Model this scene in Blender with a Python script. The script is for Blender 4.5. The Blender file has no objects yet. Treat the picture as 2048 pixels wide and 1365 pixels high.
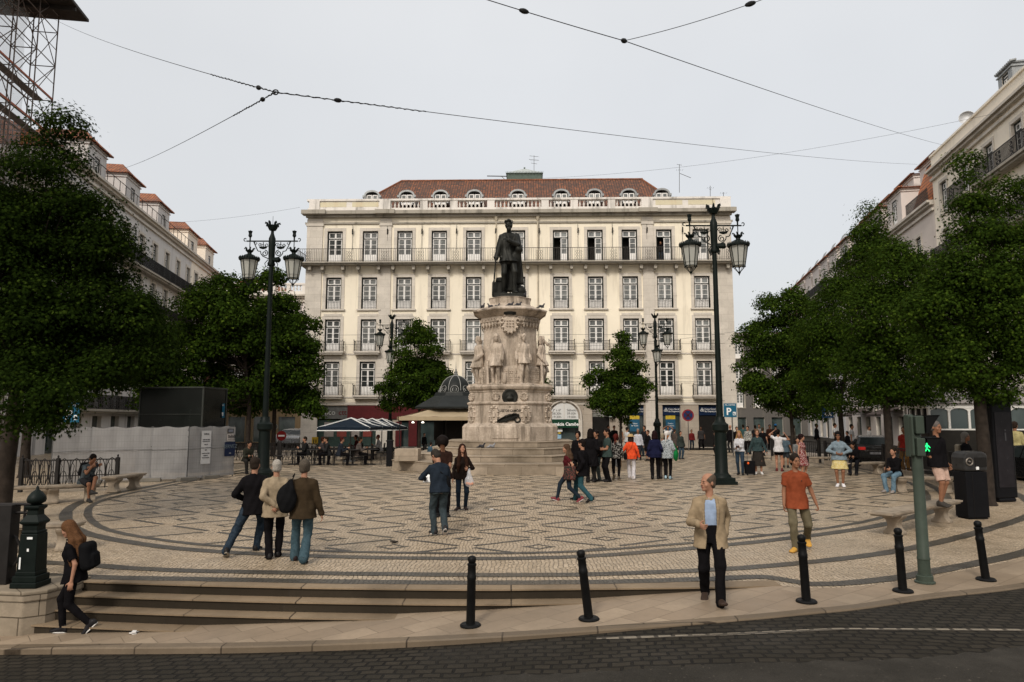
import bpy, math, random
import numpy as np
from mathutils import Vector, Matrix
rnd = random.Random(7)
R = math.radians
scene = bpy.context.scene
# ---------------------------------------------------------------- camera, sky, sun, exposure
F = 1400.0                     # focal length in pixels of the 2048 px wide photograph
CAMZ = 2.4
TH = math.atan(155.5 / F)
cd = bpy.data.cameras.new('camera'); cam = bpy.data.objects.new('camera', cd)
scene.collection.objects.link(cam)
cam.location = (0, 0, CAMZ); cam.rotation_euler = (math.pi / 2 + TH, 0, 0)
cd.lens = F / 2048 * 36; cd.sensor_width = 36; cd.clip_start = 0.1; cd.clip_end = 2000
scene.camera = cam
SUN_EL, SUN_AZ = 40, 200       # soft sun high behind the viewer
w = bpy.data.worlds.new("World"); scene.world = w; w.use_nodes = True
wn = w.node_tree; wn.nodes.clear()
wo = wn.nodes.new('ShaderNodeOutputWorld'); bg = wn.nodes.new('ShaderNodeBackground')
bg2 = wn.nodes.new('ShaderNodeBackground'); add = wn.nodes.new('ShaderNodeAddShader')
sky = wn.nodes.new('ShaderNodeTexSky'); sky.sky_type = 'NISHITA'; sky.sun_disc = False
sky.sun_elevation = R(SUN_EL); sky.sun_rotation = R(SUN_AZ)
sky.dust_density = 6; sky.air_density = 1.0; sky.ozone_density = 1
wn.links.new(sky.outputs[0], bg.inputs[0]); bg.inputs[1].default_value = 0.05
# flat cloud layer under the sky: even pale grey, a little brighter overhead, faint uneven patches
tc = wn.nodes.new('ShaderNodeTexCoord'); sep = wn.nodes.new('ShaderNodeSeparateXYZ')
wn.links.new(tc.outputs['Generated'], sep.inputs[0])
rmp = wn.nodes.new('ShaderNodeValToRGB')
rmp.color_ramp.elements[0].position = 0.0; rmp.color_ramp.elements[0].color = (0.64, 0.625, 0.60, 1)
rmp.color_ramp.elements[1].position = 1.0; rmp.color_ramp.elements[1].color = (.95, .93, .90, 1)
e = rmp.color_ramp.elements.new(0.45); e.color = (0.70, 0.695, 0.675, 1)
wn.links.new(sep.outputs[2], rmp.inputs[0])
nz = wn.nodes.new('ShaderNodeTexNoise'); nz.inputs['Scale'].default_value = 1.7; nz.inputs['Detail'].default_value = 5
wn.links.new(tc.outputs['Generated'], nz.inputs[0])
mr = wn.nodes.new('ShaderNodeMapRange'); mr.inputs[3].default_value = 0.84; mr.inputs[4].default_value = 1.13
wn.links.new(nz.outputs[0], mr.inputs[0])
mx = wn.nodes.new('ShaderNodeMix'); mx.data_type = 'RGBA'; mx.blend_type = 'MULTIPLY'; mx.inputs[0].default_value = 1
wn.links.new(rmp.outputs[0], mx.inputs[6]); wn.links.new(mr.outputs[0], mx.inputs[7])
wn.links.new(mx.outputs[2], bg2.inputs[0]); bg2.inputs[1].default_value = 0.95
wn.links.new(bg.outputs[0], add.inputs[0]); wn.links.new(bg2.outputs[0], add.inputs[1])
wn.links.new(add.outputs[0], wo.inputs[0])
ld = bpy.data.lights.new('sun', 'SUN'); ld.energy = 2.0; ld.angle = R(11); ld.color = (1.0, 0.95, 0.87)
sun = bpy.data.objects.new('sun', ld); scene.collection.objects.link(sun)
_a = R(SUN_AZ)
_d = Vector((math.sin(_a) * math.cos(R(SUN_EL)), math.cos(_a) * math.cos(R(SUN_EL)), math.sin(R(SUN_EL))))
sun.rotation_euler = _d.to_track_quat('Z', 'Y').to_euler(); sun.location = (0, -5, 40)
scene.view_settings.view_transform = 'Standard'; scene.view_settings.look = 'None'
scene.view_settings.gamma = 1; scene.view_settings.exposure = 0.0; scene.view_settings.use_curve_mapping = False
scene.cycles.use_denoising = True; scene.cycles.max_bounces = 6

# ---------------------------------------------------------------- where things stand
def sm(a, b, x):
    t = min(1, max(0, (x - a) / (b - a))); return t * t * (3 - 2 * t)
def zp(x, y):                  # the square swells a little round the monument
    return 0.18 * sm(16, 25, y) * (1 - sm(44, 56, y))
def ray(px, py):
    xr, yr = (px - 1024) / F, (682.5 - py) / F
    return Vector((xr, math.cos(TH) - yr * math.sin(TH), math.sin(TH) + yr * math.cos(TH)))
def at(px, py, z=None):        # ground point seen at a pixel
    d = ray(px, py); zz = 0.0 if z is None else z
    for _ in range(12):
        t = (zz - CAMZ) / d.z; p = Vector((0, 0, CAMZ)) + d * t
        if z is not None: break
        zz = zp(p.x, p.y)
    return p
def on(px, py, Y):             # point at depth Y seen at a pixel
    d = ray(px, py); t = Y / d.y
    return Vector((d.x * t, Y, CAMZ + d.z * t))
def zsw(x):                    # sloping footway level
    return max(-0.85, min(0.0, -0.195 + 0.052 * x))

# ---------------------------------------------------------------- node materials
class NT:
    def __init__(s, name):
        s.m = bpy.data.materials.new(name); s.m.use_nodes = True
        s.t = s.m.node_tree; s.b = s.t.nodes['Principled BSDF']
    def n(s, typ, props=None, **kw):
        nd = s.t.nodes.new('ShaderNode' + typ)
        for k, v in (props or {}).items(): setattr(nd, k, v)
        for k, v in kw.items():
            i = int(k[1:]) if k[0] == 'i' and k[1:].isdigit() else k.replace('_', ' ')
            s.put(nd.inputs[i], v)
        return nd
    def put(s, inp, v):
        if isinstance(v, bpy.types.NodeSocket): s.t.links.new(v, inp)
        elif isinstance(v, bpy.types.Node): s.t.links.new(v.outputs[0], inp)
        else:
            if isinstance(v, (tuple, list)) and len(v) == 3 and inp.type == 'RGBA': v = (*v, 1)
            inp.default_value = v
    def math(s, op, a, b=0.0, c=0.0):
        return s.n('Math', {'operation': op}, i0=a, i1=b, i2=c).outputs[0]
    def mix(s, f, a, b, mode='MIX'):
        nd = s.n('Mix', {'data_type': 'RGBA', 'blend_type': mode})
        s.put(nd.inputs[0], f); s.put(nd.inputs[6], a); s.put(nd.inputs[7], b)
        return nd.outputs[2]
    def map(s, v, a, b, c=0.0, d=1.0):
        return s.n('MapRange', None, i0=v, i1=a, i2=b, i3=c, i4=d).outputs[0]
    def obj(s, scale=(1, 1, 1), rot=(0, 0, 0), geo=False):
        c = s.n('NewGeometry').outputs['Position'] if geo else s.n('TexCoord').outputs['Object']
        return s.n('Mapping', None, i0=c, i2=rot, i3=scale).outputs[0]
    def noise(s, v, sc, det=4, rough=.55, dist=0.0):
        return s.n('TexNoise', None, i0=v, Scale=float(sc), Detail=float(det), Roughness=rough, Distortion=dist).outputs[0]
    def bump(s, h, st=0.3, dist=0.02):
        s.put(s.b.inputs['Normal'], s.n('Bump', None, Strength=st, Distance=dist, Height=h).outputs[0])
    def set(s, **kw):
        for k, v in kw.items(): s.put(s.b.inputs[k.replace('_', ' ')], v)
def dk(c, f): return tuple(x * f for x in c)
_mats = {}
def mat(name, col, rough=.6, metal=0., var=.2, sc=4., bump=0., bsc=30., spec=.12, streak=0.):
    if name in _mats: return _mats[name]
    n = NT(name); v = n.obj()
    c = n.mix(n.map(n.noise(v, sc), .3, .7), dk(col, 1 - var), dk(col, 1 + var * .6))
    if streak:
        st = n.noise(n.obj((1, 1, .12)), sc * 1.3, 5)
        c = n.mix(n.map(st, .52, .75, 0, streak), c, dk(col, .45))
    n.set(Base_Color=c, Roughness=n.map(n.noise(v, sc * 2), .3, .7, max(0, rough - .08), min(1, rough + .08)), Metallic=metal)
    n.b.inputs['Specular IOR Level'].default_value = spec
    if bump: n.bump(n.noise(v, bsc, 5), bump, .01)
    _mats[name] = n.m; return n.m
def m_stones(name, cols, joint, rough, scale=14.):
    n = NT(name); g = n.n('NewGeometry').outputs['Position']
    big = n.noise(g, .35, 3); sepn = n.n('SeparateXYZ', None, i0=g)
    wv = n.math('MULTIPLY', n.math('ABSOLUTE', n.math('SINE', n.math('MULTIPLY', sepn.outputs[0], 2.6))), .16)
    wx = n.math('MULTIPLY', n.noise(g, 1.2, 2), .25)
    cv = n.n('CombineXYZ', None, i0=n.math('ADD', sepn.outputs[0], wx), i1=n.math('ADD', sepn.outputs[1], wv), i2=0.0).outputs[0]
    vo = n.n('TexVoronoi', {'voronoi_dimensions': '2D', 'feature': 'F1'}, Vector=cv, Scale=scale, Randomness=.45)
    ve = n.n('TexVoronoi', {'voronoi_dimensions': '2D', 'feature': 'DISTANCE_TO_EDGE'}, Vector=cv, Scale=scale, Randomness=.45)
    rv = n.n('SeparateXYZ', None, i0=vo.outputs['Color']).outputs[0]
    c = n.mix(rv, cols[0], cols[1])
    c = n.mix(n.map(n.noise(g, .9, 6, .65), .35, .7), c, n.mix(.45, c, cols[2]))
    c = n.mix(n.map(big, .4, .62, 0, .5), c, dk(cols[0], .7))
    spots = n.noise(g, 7, 3); c = n.mix(n.map(spots, .62, .74, 0, .7), c, joint); c = n.mix(n.map(n.noise(g, 1.7, 8, .75), .5, .72, 0, .5), c, dk(cols[1], .6))
    c = n.mix(n.map(ve.outputs['Distance'], .03, .12, 1, 0), c, joint)
    n.set(Base_Color=c, Roughness=n.map(n.noise(g, .5, 5, .6), .42, .62, rough - .22, rough + .15)); n.b.inputs['Specular IOR Level'].default_value = .4
    n.bump(n.map(ve.outputs['Distance'], 0, .25), .5, .012)
    return n.m
def m_bricks(name, c1, c2, joint, w, h, rough=.7, mortar=.02, rot=0., warp=.02, bump=.4, dirt=.4, geo=True, off=.5, vertical=False, dcol=None, jd=.3):
    n = NT(name)
    g = n.n('NewGeometry').outputs['Position'] if geo else n.n('TexCoord').outputs['Object']
    if vertical:
        sp = n.n('SeparateXYZ', None, i0=g)
        g2 = n.n('CombineXYZ', None, i0=n.math('ADD', sp.outputs[0], sp.outputs[1]), i1=sp.outputs[2], i2=0.0).outputs[0]
    else: g2 = n.n('Mapping', None, i0=g, i2=(0, 0, rot)).outputs[0]
    wr = n.n('VectorMath', {'operation': 'SCALE'}, i0=n.n('TexNoise', None, i0=g, Scale=1.5, Detail=2.0).outputs[1]); wr.inputs['Scale'].default_value = warp
    v = n.n('VectorMath', {'operation': 'ADD'}, i0=g2, i1=wr.outputs[0]).outputs[0]
    bt = n.n('TexBrick', {'offset': off}, i0=v, Color1=c1, Color2=c2, Mortar=joint, Scale=1.0, Mortar_Size=mortar, Mortar_Smooth=jd, Bias=0.0, Brick_Width=w, Row_Height=h)
    c = n.mix(n.map(n.noise(g, .8, 6, .65), .38, .7, 0, dirt), bt.outputs[0], dcol or dk(c1, .5))
    c = n.mix(n.map(n.noise(g, 14, 4, .7), .4, .75, 0, .45), c, dk(c1, .6))
    n.set(Base_Color=c, Roughness=n.map(n.noise(g, .6, 4), .4, .62, rough - .15, rough + .1)); n.b.inputs['Specular IOR Level'].default_value = .12
    hh = n.math('ADD', n.math('MULTIPLY', bt.outputs['Fac'], -1.0), n.math('MULTIPLY', n.noise(g, 25, 4), .5))
    n.bump(hh, bump, .012)
    return n.m
def m_plaster(name, col, stain=(.2, .18, .15), amt=.5, sp=.3):
    n = NT(name); v = n.obj(); big = n.noise(v, .22, 5, .6); st = n.noise(n.obj((1, 1, .1)), 1.6, 6, .65)
    c = n.mix(n.map(big, .35, .65), dk(col, .93), dk(col, 1.05))
    c = n.mix(n.map(st, .53, .78, 0, amt), c, stain)
    c = n.mix(n.map(n.noise(v, 2.6, 8, .7), .58, .74, 0, sp), c, dk(col, .68))
    n.set(Base_Color=c, Roughness=.85); n.b.inputs['Specular IOR Level'].default_value = .25
    n.bump(n.noise(v, 9, 6, .7), .12, .01); return n.m
def m_tiles(name, c1=(.27, .095, .04), c2=(.08, .038, .024)):
    n = NT(name); uv = n.n('TexCoord').outputs['UV']
    bt = n.n('TexBrick', {'offset': .0}, i0=uv, Color1=c1, Color2=c2, Mortar=(.018, .012, .010), Scale=1.0, Mortar_Size=.04, Mortar_Smooth=.4, Brick_Width=.24, Row_Height=.34)
    bt.inputs['Bias'].default_value = -.1
    c = n.mix(n.map(n.noise(n.obj(), .7, 6, .7), .42, .66, 0, .75), bt.outputs[0], (.06, .036, .027))
    c = n.mix(n.map(n.noise(n.obj(), 3.3, 4, .7), .6, .72, 0, .6), c, (.42, .15, .06))
    n.set(Base_Color=c, Roughness=.8)
    sx = n.n('SeparateXYZ', None, i0=uv).outputs[0]
    hh = n.math('ADD', n.math('SINE', n.math('MULTIPLY', sx, 26.18)), n.math('MULTIPLY', bt.outputs['Fac'], -1.0))
    n.bump(hh, .6, .05); return n.m
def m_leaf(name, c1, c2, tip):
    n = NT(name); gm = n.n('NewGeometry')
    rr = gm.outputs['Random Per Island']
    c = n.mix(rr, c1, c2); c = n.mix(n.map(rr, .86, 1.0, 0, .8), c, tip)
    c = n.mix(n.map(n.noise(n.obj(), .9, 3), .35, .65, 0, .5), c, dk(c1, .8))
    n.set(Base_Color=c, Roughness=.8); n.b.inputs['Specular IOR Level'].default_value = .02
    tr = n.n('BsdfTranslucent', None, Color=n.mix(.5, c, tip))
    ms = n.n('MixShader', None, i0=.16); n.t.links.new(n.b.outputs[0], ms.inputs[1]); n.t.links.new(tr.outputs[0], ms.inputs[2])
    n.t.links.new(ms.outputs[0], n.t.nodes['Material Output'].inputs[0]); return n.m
def m_glass(name, lo, hi, rough=.06):
    n = NT(name); rr = n.n('ObjectInfo').outputs['Random']
    v = n.obj(); c = n.mix(rr, lo, hi)
    c = n.mix(n.map(n.noise(n.obj((1, 1, .5)), 1.3, 3), .45, .6, 0, .6), c, dk(lo, .6))
    n.set(Base_Color=c, Roughness=rough); n.b.inputs['Specular IOR Level'].default_value = .7
    n.bump(n.noise(v, 1.2, 2), .05, .02); return n.m
def m_cloth(name, col, pat=None, psc=20., var=.25, rough=.85):
    if name in _mats: return _mats[name]
    f_ = .70 if max(col) < .42 else .84; col = dk(col, f_); pat = dk(pat, f_) if pat else pat
    n = NT(name); v = n.obj(); nn = n.noise(v, 9, 4, .6)
    c = n.mix(n.map(nn, .3, .7), dk(col, 1 - var), dk(col, 1 + var * .5))
    if pat: c = n.mix(n.map(n.noise(v, psc, 2, .5), .5, .56), c, pat)
    n.set(Base_Color=c, Roughness=rough); n.b.inputs['Specular IOR Level'].default_value = .02
    n.bump(n.math('ADD', n.noise(n.obj((1, 1, .45)), 16, 3, .5, .6), n.math('MULTIPLY', n.noise(v, 300, 1), .2)), .35, .012)
    _mats[name] = n.m; return n.m
def m_emit(name, col, st):
    n = NT(name); n.set(Base_Color=dk(col, .3), Emission_Color=col, Emission_Strength=st); return n.m

# ---------------------------------------------------------------- mesh building
def link(o, parent=None):
    scene.collection.objects.link(o)
    if parent is not None: o.parent = parent
    return o
class G:
    def __init__(s): s.v = []; s.f = []; s.m = []; s.M = None; s.uv = {}
    def add(s, vs, fs, mi=0):
        b = len(s.v)
        if s.M is not None: vs = [s.M @ Vector(p) for p in vs]
        s.v.extend([tuple(p) for p in vs]); s.f.extend([tuple(b + i for i in f) for f in fs]); s.m.extend([mi] * len(fs))
        return s
    def box(s, x0, x1, y0, y1, z0, z1, mi=0):
        return s.add([(x0, y0, z0), (x1, y0, z0), (x1, y1, z0), (x0, y1, z0), (x0, y0, z1), (x1, y0, z1), (x1, y1, z1), (x0, y1, z1)],
                     [(0, 3, 2, 1), (4, 5, 6, 7), (0, 1, 5, 4), (1, 2, 6, 5), (2, 3, 7, 6), (3, 0, 4, 7)], mi)
    def quad(s, a, b, c, d, mi=0): return s.add([a, b, c, d], [(0, 1, 2, 3)], mi)
    def tube(s, pts, r, n=6, mi=0, cap=True, flat=1.0):
        pts = [Vector(p) for p in pts]; rs = r if isinstance(r, (list, tuple)) else [r] * len(pts)
        vs = []; up = None
        for i, p in enumerate(pts):
            t = (pts[min(i + 1, len(pts) - 1)] - pts[max(i - 1, 0)])
            if t.length < 1e-9: t = Vector((0, 0, 1))
            t.normalize()
            if up is None: up = Vector((0, 0, 1)) if abs(t.z) < .9 else Vector((1, 0, 0))
            a = t.cross(up).normalized(); up = a.cross(t).normalized()
            for k in range(n):
                q = 2 * math.pi * (k + .5) / n
                vs.append(p + a * math.cos(q) * rs[i] + up * math.sin(q) * rs[i] * flat)
        fs = [(i * n + k, i * n + (k + 1) % n, (i + 1) * n + (k + 1) % n, (i + 1) * n + k) for i in range(len(pts) - 1) for k in range(n)]
        if cap: fs += [tuple(reversed(range(n))), tuple((len(pts) - 1) * n + k for k in range(n))]
        return s.add(vs, fs, mi)
    def lathe(s, c, prof, n=16, mi=0, rot=0., sx=1., sy=1.):
        vs = [(c[0] + r * math.cos(rot + 2 * math.pi * k / n) * sx, c[1] + r * math.sin(rot + 2 * math.pi * k / n) * sy, c[2] + z) for r, z in prof for k in range(n)]
        fs = [(i * n + k, i * n + (k + 1) % n, (i + 1) * n + (k + 1) % n, (i + 1) * n + k) for i in range(len(prof) - 1) for k in range(n)]
        fs += [tuple(reversed(range(n))), tuple((len(prof) - 1) * n + k for k in range(n))]
        return s.add(vs, fs, mi)
    def prism(s, poly, z0, z1, mi=0, side=None):
        n = len(poly); vs = [(x, y, z0) for x, y in poly] + [(x, y, z1) for x, y in poly]
        s.add(vs, [tuple(range(n, 2 * n)), tuple(reversed(range(n)))], mi)
        b = len(s.v) - 2 * n
        s.f += [(b + i, b + (i + 1) % n, b + n + (i + 1) % n, b + n + i) for i in range(n)]; s.m += [mi if side is None else side] * n
        return s
    def vprism(s, poly, y0, y1, mi=0):     # outline in x,z, extruded along y
        n = len(poly); vs = [(x, y0, z) for x, z in poly] + [(x, y1, z) for x, z in poly]
        return s.add(vs, [tuple(range(n)), tuple(reversed(range(n, 2 * n)))] + [(i, n + i, n + (i + 1) % n, (i + 1) % n) for i in range(n)], mi)
    def build(s, name, mats, parent=None, smooth=False, loc=None, bevel=0., uv=None):
        me = bpy.data.meshes.new(name); me.from_pydata(s.v, [], s.f)
        for m in (mats if isinstance(mats, (list, tuple)) else [mats]): me.materials.append(m)
        me.polygons.foreach_set('material_index', s.m)
        if smooth:
            me.polygons.foreach_set('use_smooth', [True] * len(s.f))
            if smooth != 'all':
                try: me.set_sharp_from_angle(angle=R(40))
                except Exception: pass
        if uv:
            ul = me.uv_layers.new(name='UVMap')
            for p in me.polygons:
                nn = p.normal; t = Vector((0, 0, 1)).cross(nn)
                t = t.normalized() if t.length > 1e-4 else Vector((1, 0, 0)); b = nn.cross(t)
                for li in p.loop_indices:
                    co = me.vertices[me.loops[li].vertex_index].co; ul.data[li].uv = (co.dot(t), co.dot(b))
        me.update(); o = bpy.data.objects.new(name, me); link(o, parent)
        if loc is not None: o.location = loc
        if bevel:
            b = o.modifiers.new('b', 'BEVEL'); b.width = bevel; b.segments = 2; b.limit_method = 'ANGLE'; b.angle_limit = R(40)
        return o
def npmesh(name, V, Q, mats, parent=None, smooth=True, k=4):
    me = bpy.data.meshes.new(name); V = np.asarray(V, np.float32); Q = np.asarray(Q, np.int32)
    me.vertices.add(len(V)); me.vertices.foreach_set('co', V.ravel())
    me.loops.add(Q.size); me.loops.foreach_set('vertex_index', Q.ravel())
    me.polygons.add(len(Q)); me.polygons.foreach_set('loop_start', np.arange(0, Q.size, k, dtype=np.int32))
    try: me.polygons.foreach_set('loop_total', np.full(len(Q), k, np.int32))
    except Exception: pass
    for m in (mats if isinstance(mats, (list, tuple)) else [mats]): me.materials.append(m)
    me.update(calc_edges=True)
    if smooth: me.polygons.foreach_set('use_smooth', np.ones(len(Q), bool))
    me.validate(); return link(bpy.data.objects.new(name, me), parent)
def tag(o, label=None, cat=None, group=None, kind=None):
    for k, v in (('label', label), ('category', cat), ('group', group), ('kind', kind)):
        if v: o[k] = v
    return o
def empty(name, loc, rz=0., label=None, cat=None, group=None):
    o = bpy.data.objects.new(name, None); o.empty_display_size = .2; link(o); o.location = loc; o.rotation_euler = (0, 0, rz)
    return tag(o, label, cat, group)
def copy_tree(o, parent=None):
    c = o.copy(); link(c, parent)
    for ch in list(o.children): copy_tree(ch, c)
    return c
def text(s, size, m, parent, loc, rot=(math.pi / 2, 0, 0), name='lettering', al='CENTER', ext=.004, sx=1., bold=0.):
    cu = bpy.data.curves.new(name, 'FONT'); cu.body = s; cu.size = size; cu.align_x = al; cu.extrude = ext; cu.offset = bold; cu.resolution_u = 3
    t = bpy.data.objects.new(name, cu); me = bpy.data.meshes.new_from_object(t); bpy.data.objects.remove(t)
    me.materials.clear(); me.materials.append(m)
    o = link(bpy.data.objects.new(name, me), parent); o.location = loc; o.rotation_euler = rot; o.scale = (sx, 1, 1); return o
def spline(pts, n=12, closed=False):
    P = [Vector(p) for p in pts]; out = []; N = len(P)
    for i in range(N if closed else N - 1):
        g = (lambda j: P[j % N]) if closed else (lambda j: P[min(max(j, 0), N - 1)])
        a, b, c, d = g(i - 1), g(i), g(i + 1), g(i + 2)
        for k in range(n):
            t = k / n; out.append(.5 * ((2 * b) + (c - a) * t + (2 * a - 5 * b + 4 * c - d) * t * t + (3 * b - a - 3 * c + d) * t ** 3))
    if not closed: out.append(P[-1])
    return out
# ---------------------------------------------------------------- setting: ground, roads, pavement
M_white = m_stones('limestone_cobbles', [(.54, .43, .305), (.30, .23, .15), (.40, .29, .18)], (.045, .032, .02), .5)
M_black = m_stones('basalt_cobbles', [(.09, .078, .06), (.05, .043, .034), (.105, .088, .066)], (.015, .013, .010), .5)
M_slab = m_bricks('limestone_slabs', (.33, .255, .18), (.24, .18, .125), (.12, .09, .06), .62, .36, .5, .006, R(-38), .03, .15, .8)
M_sett = m_bricks('dark_setts', (.034, .028, .020), (.019, .016, .011), (.007, .006, .005), .21, .13, .75, .018, R(6), .17, 1.3, .6)
M_wsett = m_bricks('white_setts', (.27, .23, .175), (.18, .155, .12), (.03, .025, .02), .2, .14, .6, .03, R(2), .03, .5, .5)
M_kerb = m_bricks('kerb_stone', (.17, .13, .09), (.12, .09, .06), (.03, .022, .015), 1.15, 3.0, .6, .012, R(3), .0, .2, .7)
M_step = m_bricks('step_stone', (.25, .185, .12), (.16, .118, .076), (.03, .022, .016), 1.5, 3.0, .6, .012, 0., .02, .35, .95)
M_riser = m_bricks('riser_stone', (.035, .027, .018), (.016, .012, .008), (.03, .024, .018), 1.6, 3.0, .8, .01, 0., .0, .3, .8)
def m_asphalt():
    n = NT('asphalt'); g = n.n('NewGeometry').outputs['Position']
    c = n.mix(n.map(n.noise(g, 60, 3, .8), .3, .7), (.012, .0105, .008), (.034, .029, .022))
    c = n.mix(n.map(n.noise(g, 1.3, 6, .7), .42, .68, 0, .7), c, (.048, .042, .034))
    c = n.mix(n.map(n.noise(g, 25, 2, .5), .68, .74, 0, .6), c, (.12, .10, .08))
    n.set(Base_Color=c, Roughness=.9); n.b.inputs['Specular IOR Level'].default_value = .2; n.bump(n.noise(g, 70, 3, .8), 1.0, .012); return n.m
M_asph = m_asphalt()
# outlines
FRONT = [(-7.25, 10.85), (-5.8, 10.66), (-4.5, 10.5), (-2.6, 10.33), (-.6, 10.24), (.5, 10.27), (2.7, 10.36), (3.9, 10.46)]
DBL = [(3.9, 10.46), (4.25, 10.33), (5.0, 10.42), (6.6, 11.15), (9.8, 13.15), (13, 16.3), (16, 20), (18.5, 24.5), (20, 30)]
fr = spline(([Vector((x, y, 0)) for x, y in FRONT]), 8); db = spline([Vector((x, y, 0)) for x, y in DBL], 8)
edge = [(p.x, p.y) for p in fr] + [(p.x, p.y) for p in db[1:]]
xs_plaza = edge
def strip(pairs, name, m, zf, nsub=6):
    """sheet between an inner and an outer line, draped on zf"""
    g = G(); rows = []
    for a, b in pairs:
        rows.append([(a[0] + (b[0] - a[0]) * k / nsub, a[1] + (b[1] - a[1]) * k / nsub) for k in range(nsub + 1)])
    vs = [(x, y, zf(x, y)) for r in rows for x, y in r]; w_ = nsub + 1
    fs = [(i * w_ + k, (i + 1) * w_ + k, (i + 1) * w_ + k + 1, i * w_ + k + 1) for i in range(len(rows) - 1) for k in range(nsub)]
    g.add(vs, fs); return g.build(name, m)
# ground to the horizon
g = G(); g.quad((-900, -300, -1.3), (900, -300, -1.3), (900, 1500, -1.3), (-900, 1500, -1.3))
tag(g.build('ground', mat('ground_earth', (.12, .11, .1))), kind='structure')
# plaza paving: from the front edge back to y = 54
ext = [(-40, 10.85), (-7.3, 10.85)] + edge[0:]
ext = [p for i, p in enumerate(ext) if i == 0 or p[0] > ext[i - 1][0]] + [(20.6, 54.0)]
pl = []
for x, y in ext:
    pl.append(((x, y), (x, 54.0 if y < 53.9 else 54.001)))
tag(strip(pl, 'plaza_pavement', M_white, lambda x, y: zp(x, y), 60), kind='structure')
# back street beyond the square and round its sides
g = G(); g.quad((-120, 9.9, -.06), (-7.0, 9.9, -.9), (-7.0, 10.0, -.9), (-120, 10.0, -.06)); g.v = []; g.f = []; g.m = []
g.quad((-160, 54.0, -.02), (160, 54.0, -.02), (160, 300, -.02), (-160, 300, -.02))
g.quad((20.5, 12.0, -.04), (120, 12.0, -.04), (120, 54.0, -.021), (20.5, 54.0, -.021))
tag(g.build('street', M_sett), kind='structure')
# footway in front: sloping slabs between the kerb and the steps/plaza
KERB = [(-40, 10.6), (-20, 10.2), (-10, 9.72), (-6.9, 9.44), (-3.2, 8.92), (-.53, 8.78), (2.0, 8.88), (3.99, 9.13), (5.7, 9.82), (7.7, 10.57), (11, 12.4), (15, 15.6), (18.5, 19.5), (21, 24.5), (22.2, 30), (22.4, 54)]
kb = [(p.x, p.y) for p in spline([Vector((x, y, 0)) for x, y in KERB], 8)]
def ylow(x, line):
    for (x0, y0), (x1, y1) in zip(line, line[1:]):
        if x0 <= x <= x1 and x1 > x0: return y0 + (y1 - y0) * (x - x0) / (x1 - x0)
    return line[-1][1] if x > line[-1][0] else line[0][1]
sx = [-40, -30, -20, -14, -10, -8, -7.3] + [(-7.25 + .25 * i) for i in range(0, 112)]
pr = []
for x in sx:
    yin = ylow(x, kb); yout = ylow(x, [(-40, 10.9), (-7.25, 10.85)] + edge)
    if x < 3.9: yout = yout + .02
    if x > 19.8: yout = max(yout, 30)
    pr.append(((x, yin), (x, max(yout, yin + .05))))
tag(strip(pr, 'pavement', M_slab, lambda x, y: zsw(x) - (.003 if x > 3.9 else 0) + .002, 10), kind='structure')
def kh(x): return .075 - .055 * sm(-2, 3, x)
def side(line, d):
    out = []
    for i, (x, y) in enumerate(line):
        x0, y0 = line[max(i - 1, 0)]; x1, y1 = line[min(i + 1, len(line) - 1)]
        t = Vector((x1 - x0, y1 - y0, 0)).normalized(); out.append((x + t.y * d, y - t.x * d))
    return out
kin, kout = side(kb, -.13), side(kb, .015)
g = G(); n = len(kb)
vs = [(x, y, zsw(x) + .006) for x, y in kin] + [(x, y, zsw(x) + .006) for x, y in kout] + [(x, y - .012, zsw(x) - .012) for x, y in kout] + [(x, y - .012, zsw(x) - kh(x) - .05) for x, y in kout]
g.add(vs, [(r * n + i, (r + 1) * n + i, (r + 1) * n + i + 1, r * n + i + 1) for r in range(3) for i in range(n - 1)])
tag(g.build('kerb', M_kerb), kind='structure')
# road: setts next to the kerb, asphalt nearer
ko = side(kb, .0)
def zr(x, y=0): return zsw(x) - kh(x)
AS = [(-40, 8.6), (-9, 8.1), (-6, 7.95), (-3.5, 7.75), (-.5, 7.62), (2.2, 7.5), (4.0, 7.42), (5.6, 7.85), (7.5, 8.4), (12, 10), (20, 14), (40, 24)]
asl = [(p.x, p.y) for p in spline([Vector((x, y, 0)) for x, y in AS], 8)]
rx = [-40, -30, -20, -14, -10] + [-9 + .3 * i for i in range(0, 105)]
tag(strip([((x, ylow(x, asl) - .3), (x, ylow(x, ko))) for x in rx], 'road_setts', M_sett, zr, 8), kind='structure')
rj = random.Random(3)
ax = [-60, -40] + [-30 + .11 * i for i in range(0, 520)] + [40, 60]
tag(strip([((x, -60), (x, ylow(x, asl) + (rj.uniform(-.05, .05) if -9 < x < 20 else 0))) for x in ax], 'road', M_asph, lambda x, y: zr(x) + .004, 3), kind='structure')
WL = [(1.0, 8.62), (1.6, 8.53), (2.4, 8.45), (3.4, 8.42), (4.6, 8.40), (6.2, 8.36), (7.6, 8.28), (10, 8.3), (14, 9)]
wl = [(p.x, p.y) for p in spline([Vector((x, y, 0)) for x, y in WL], 8)]
wa, wb = side(wl, -.042), side(wl, .042)
tag(strip([(a, b) for a, b in zip(wb, wa)], 'road_marking', M_wsett, lambda x, y: zr(x) + .004, 1), kind='structure')
g = G(); ra = at(1850, 1368, -.03); rb_ = at(2060, 1343, -.03); dv = (rb_ - ra).normalized()
for o_ in (0, .06):
    p, q = ra - dv * 6 + Vector((0, o_, 0)), rb_ + dv * 12 + Vector((0, o_, 0))
    g.quad((p.x, p.y, zr(p.x) + .012), (q.x, q.y, -.012), (q.x, q.y + .035, -.012), (p.x, p.y + .035, zr(p.x) + .012))
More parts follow.
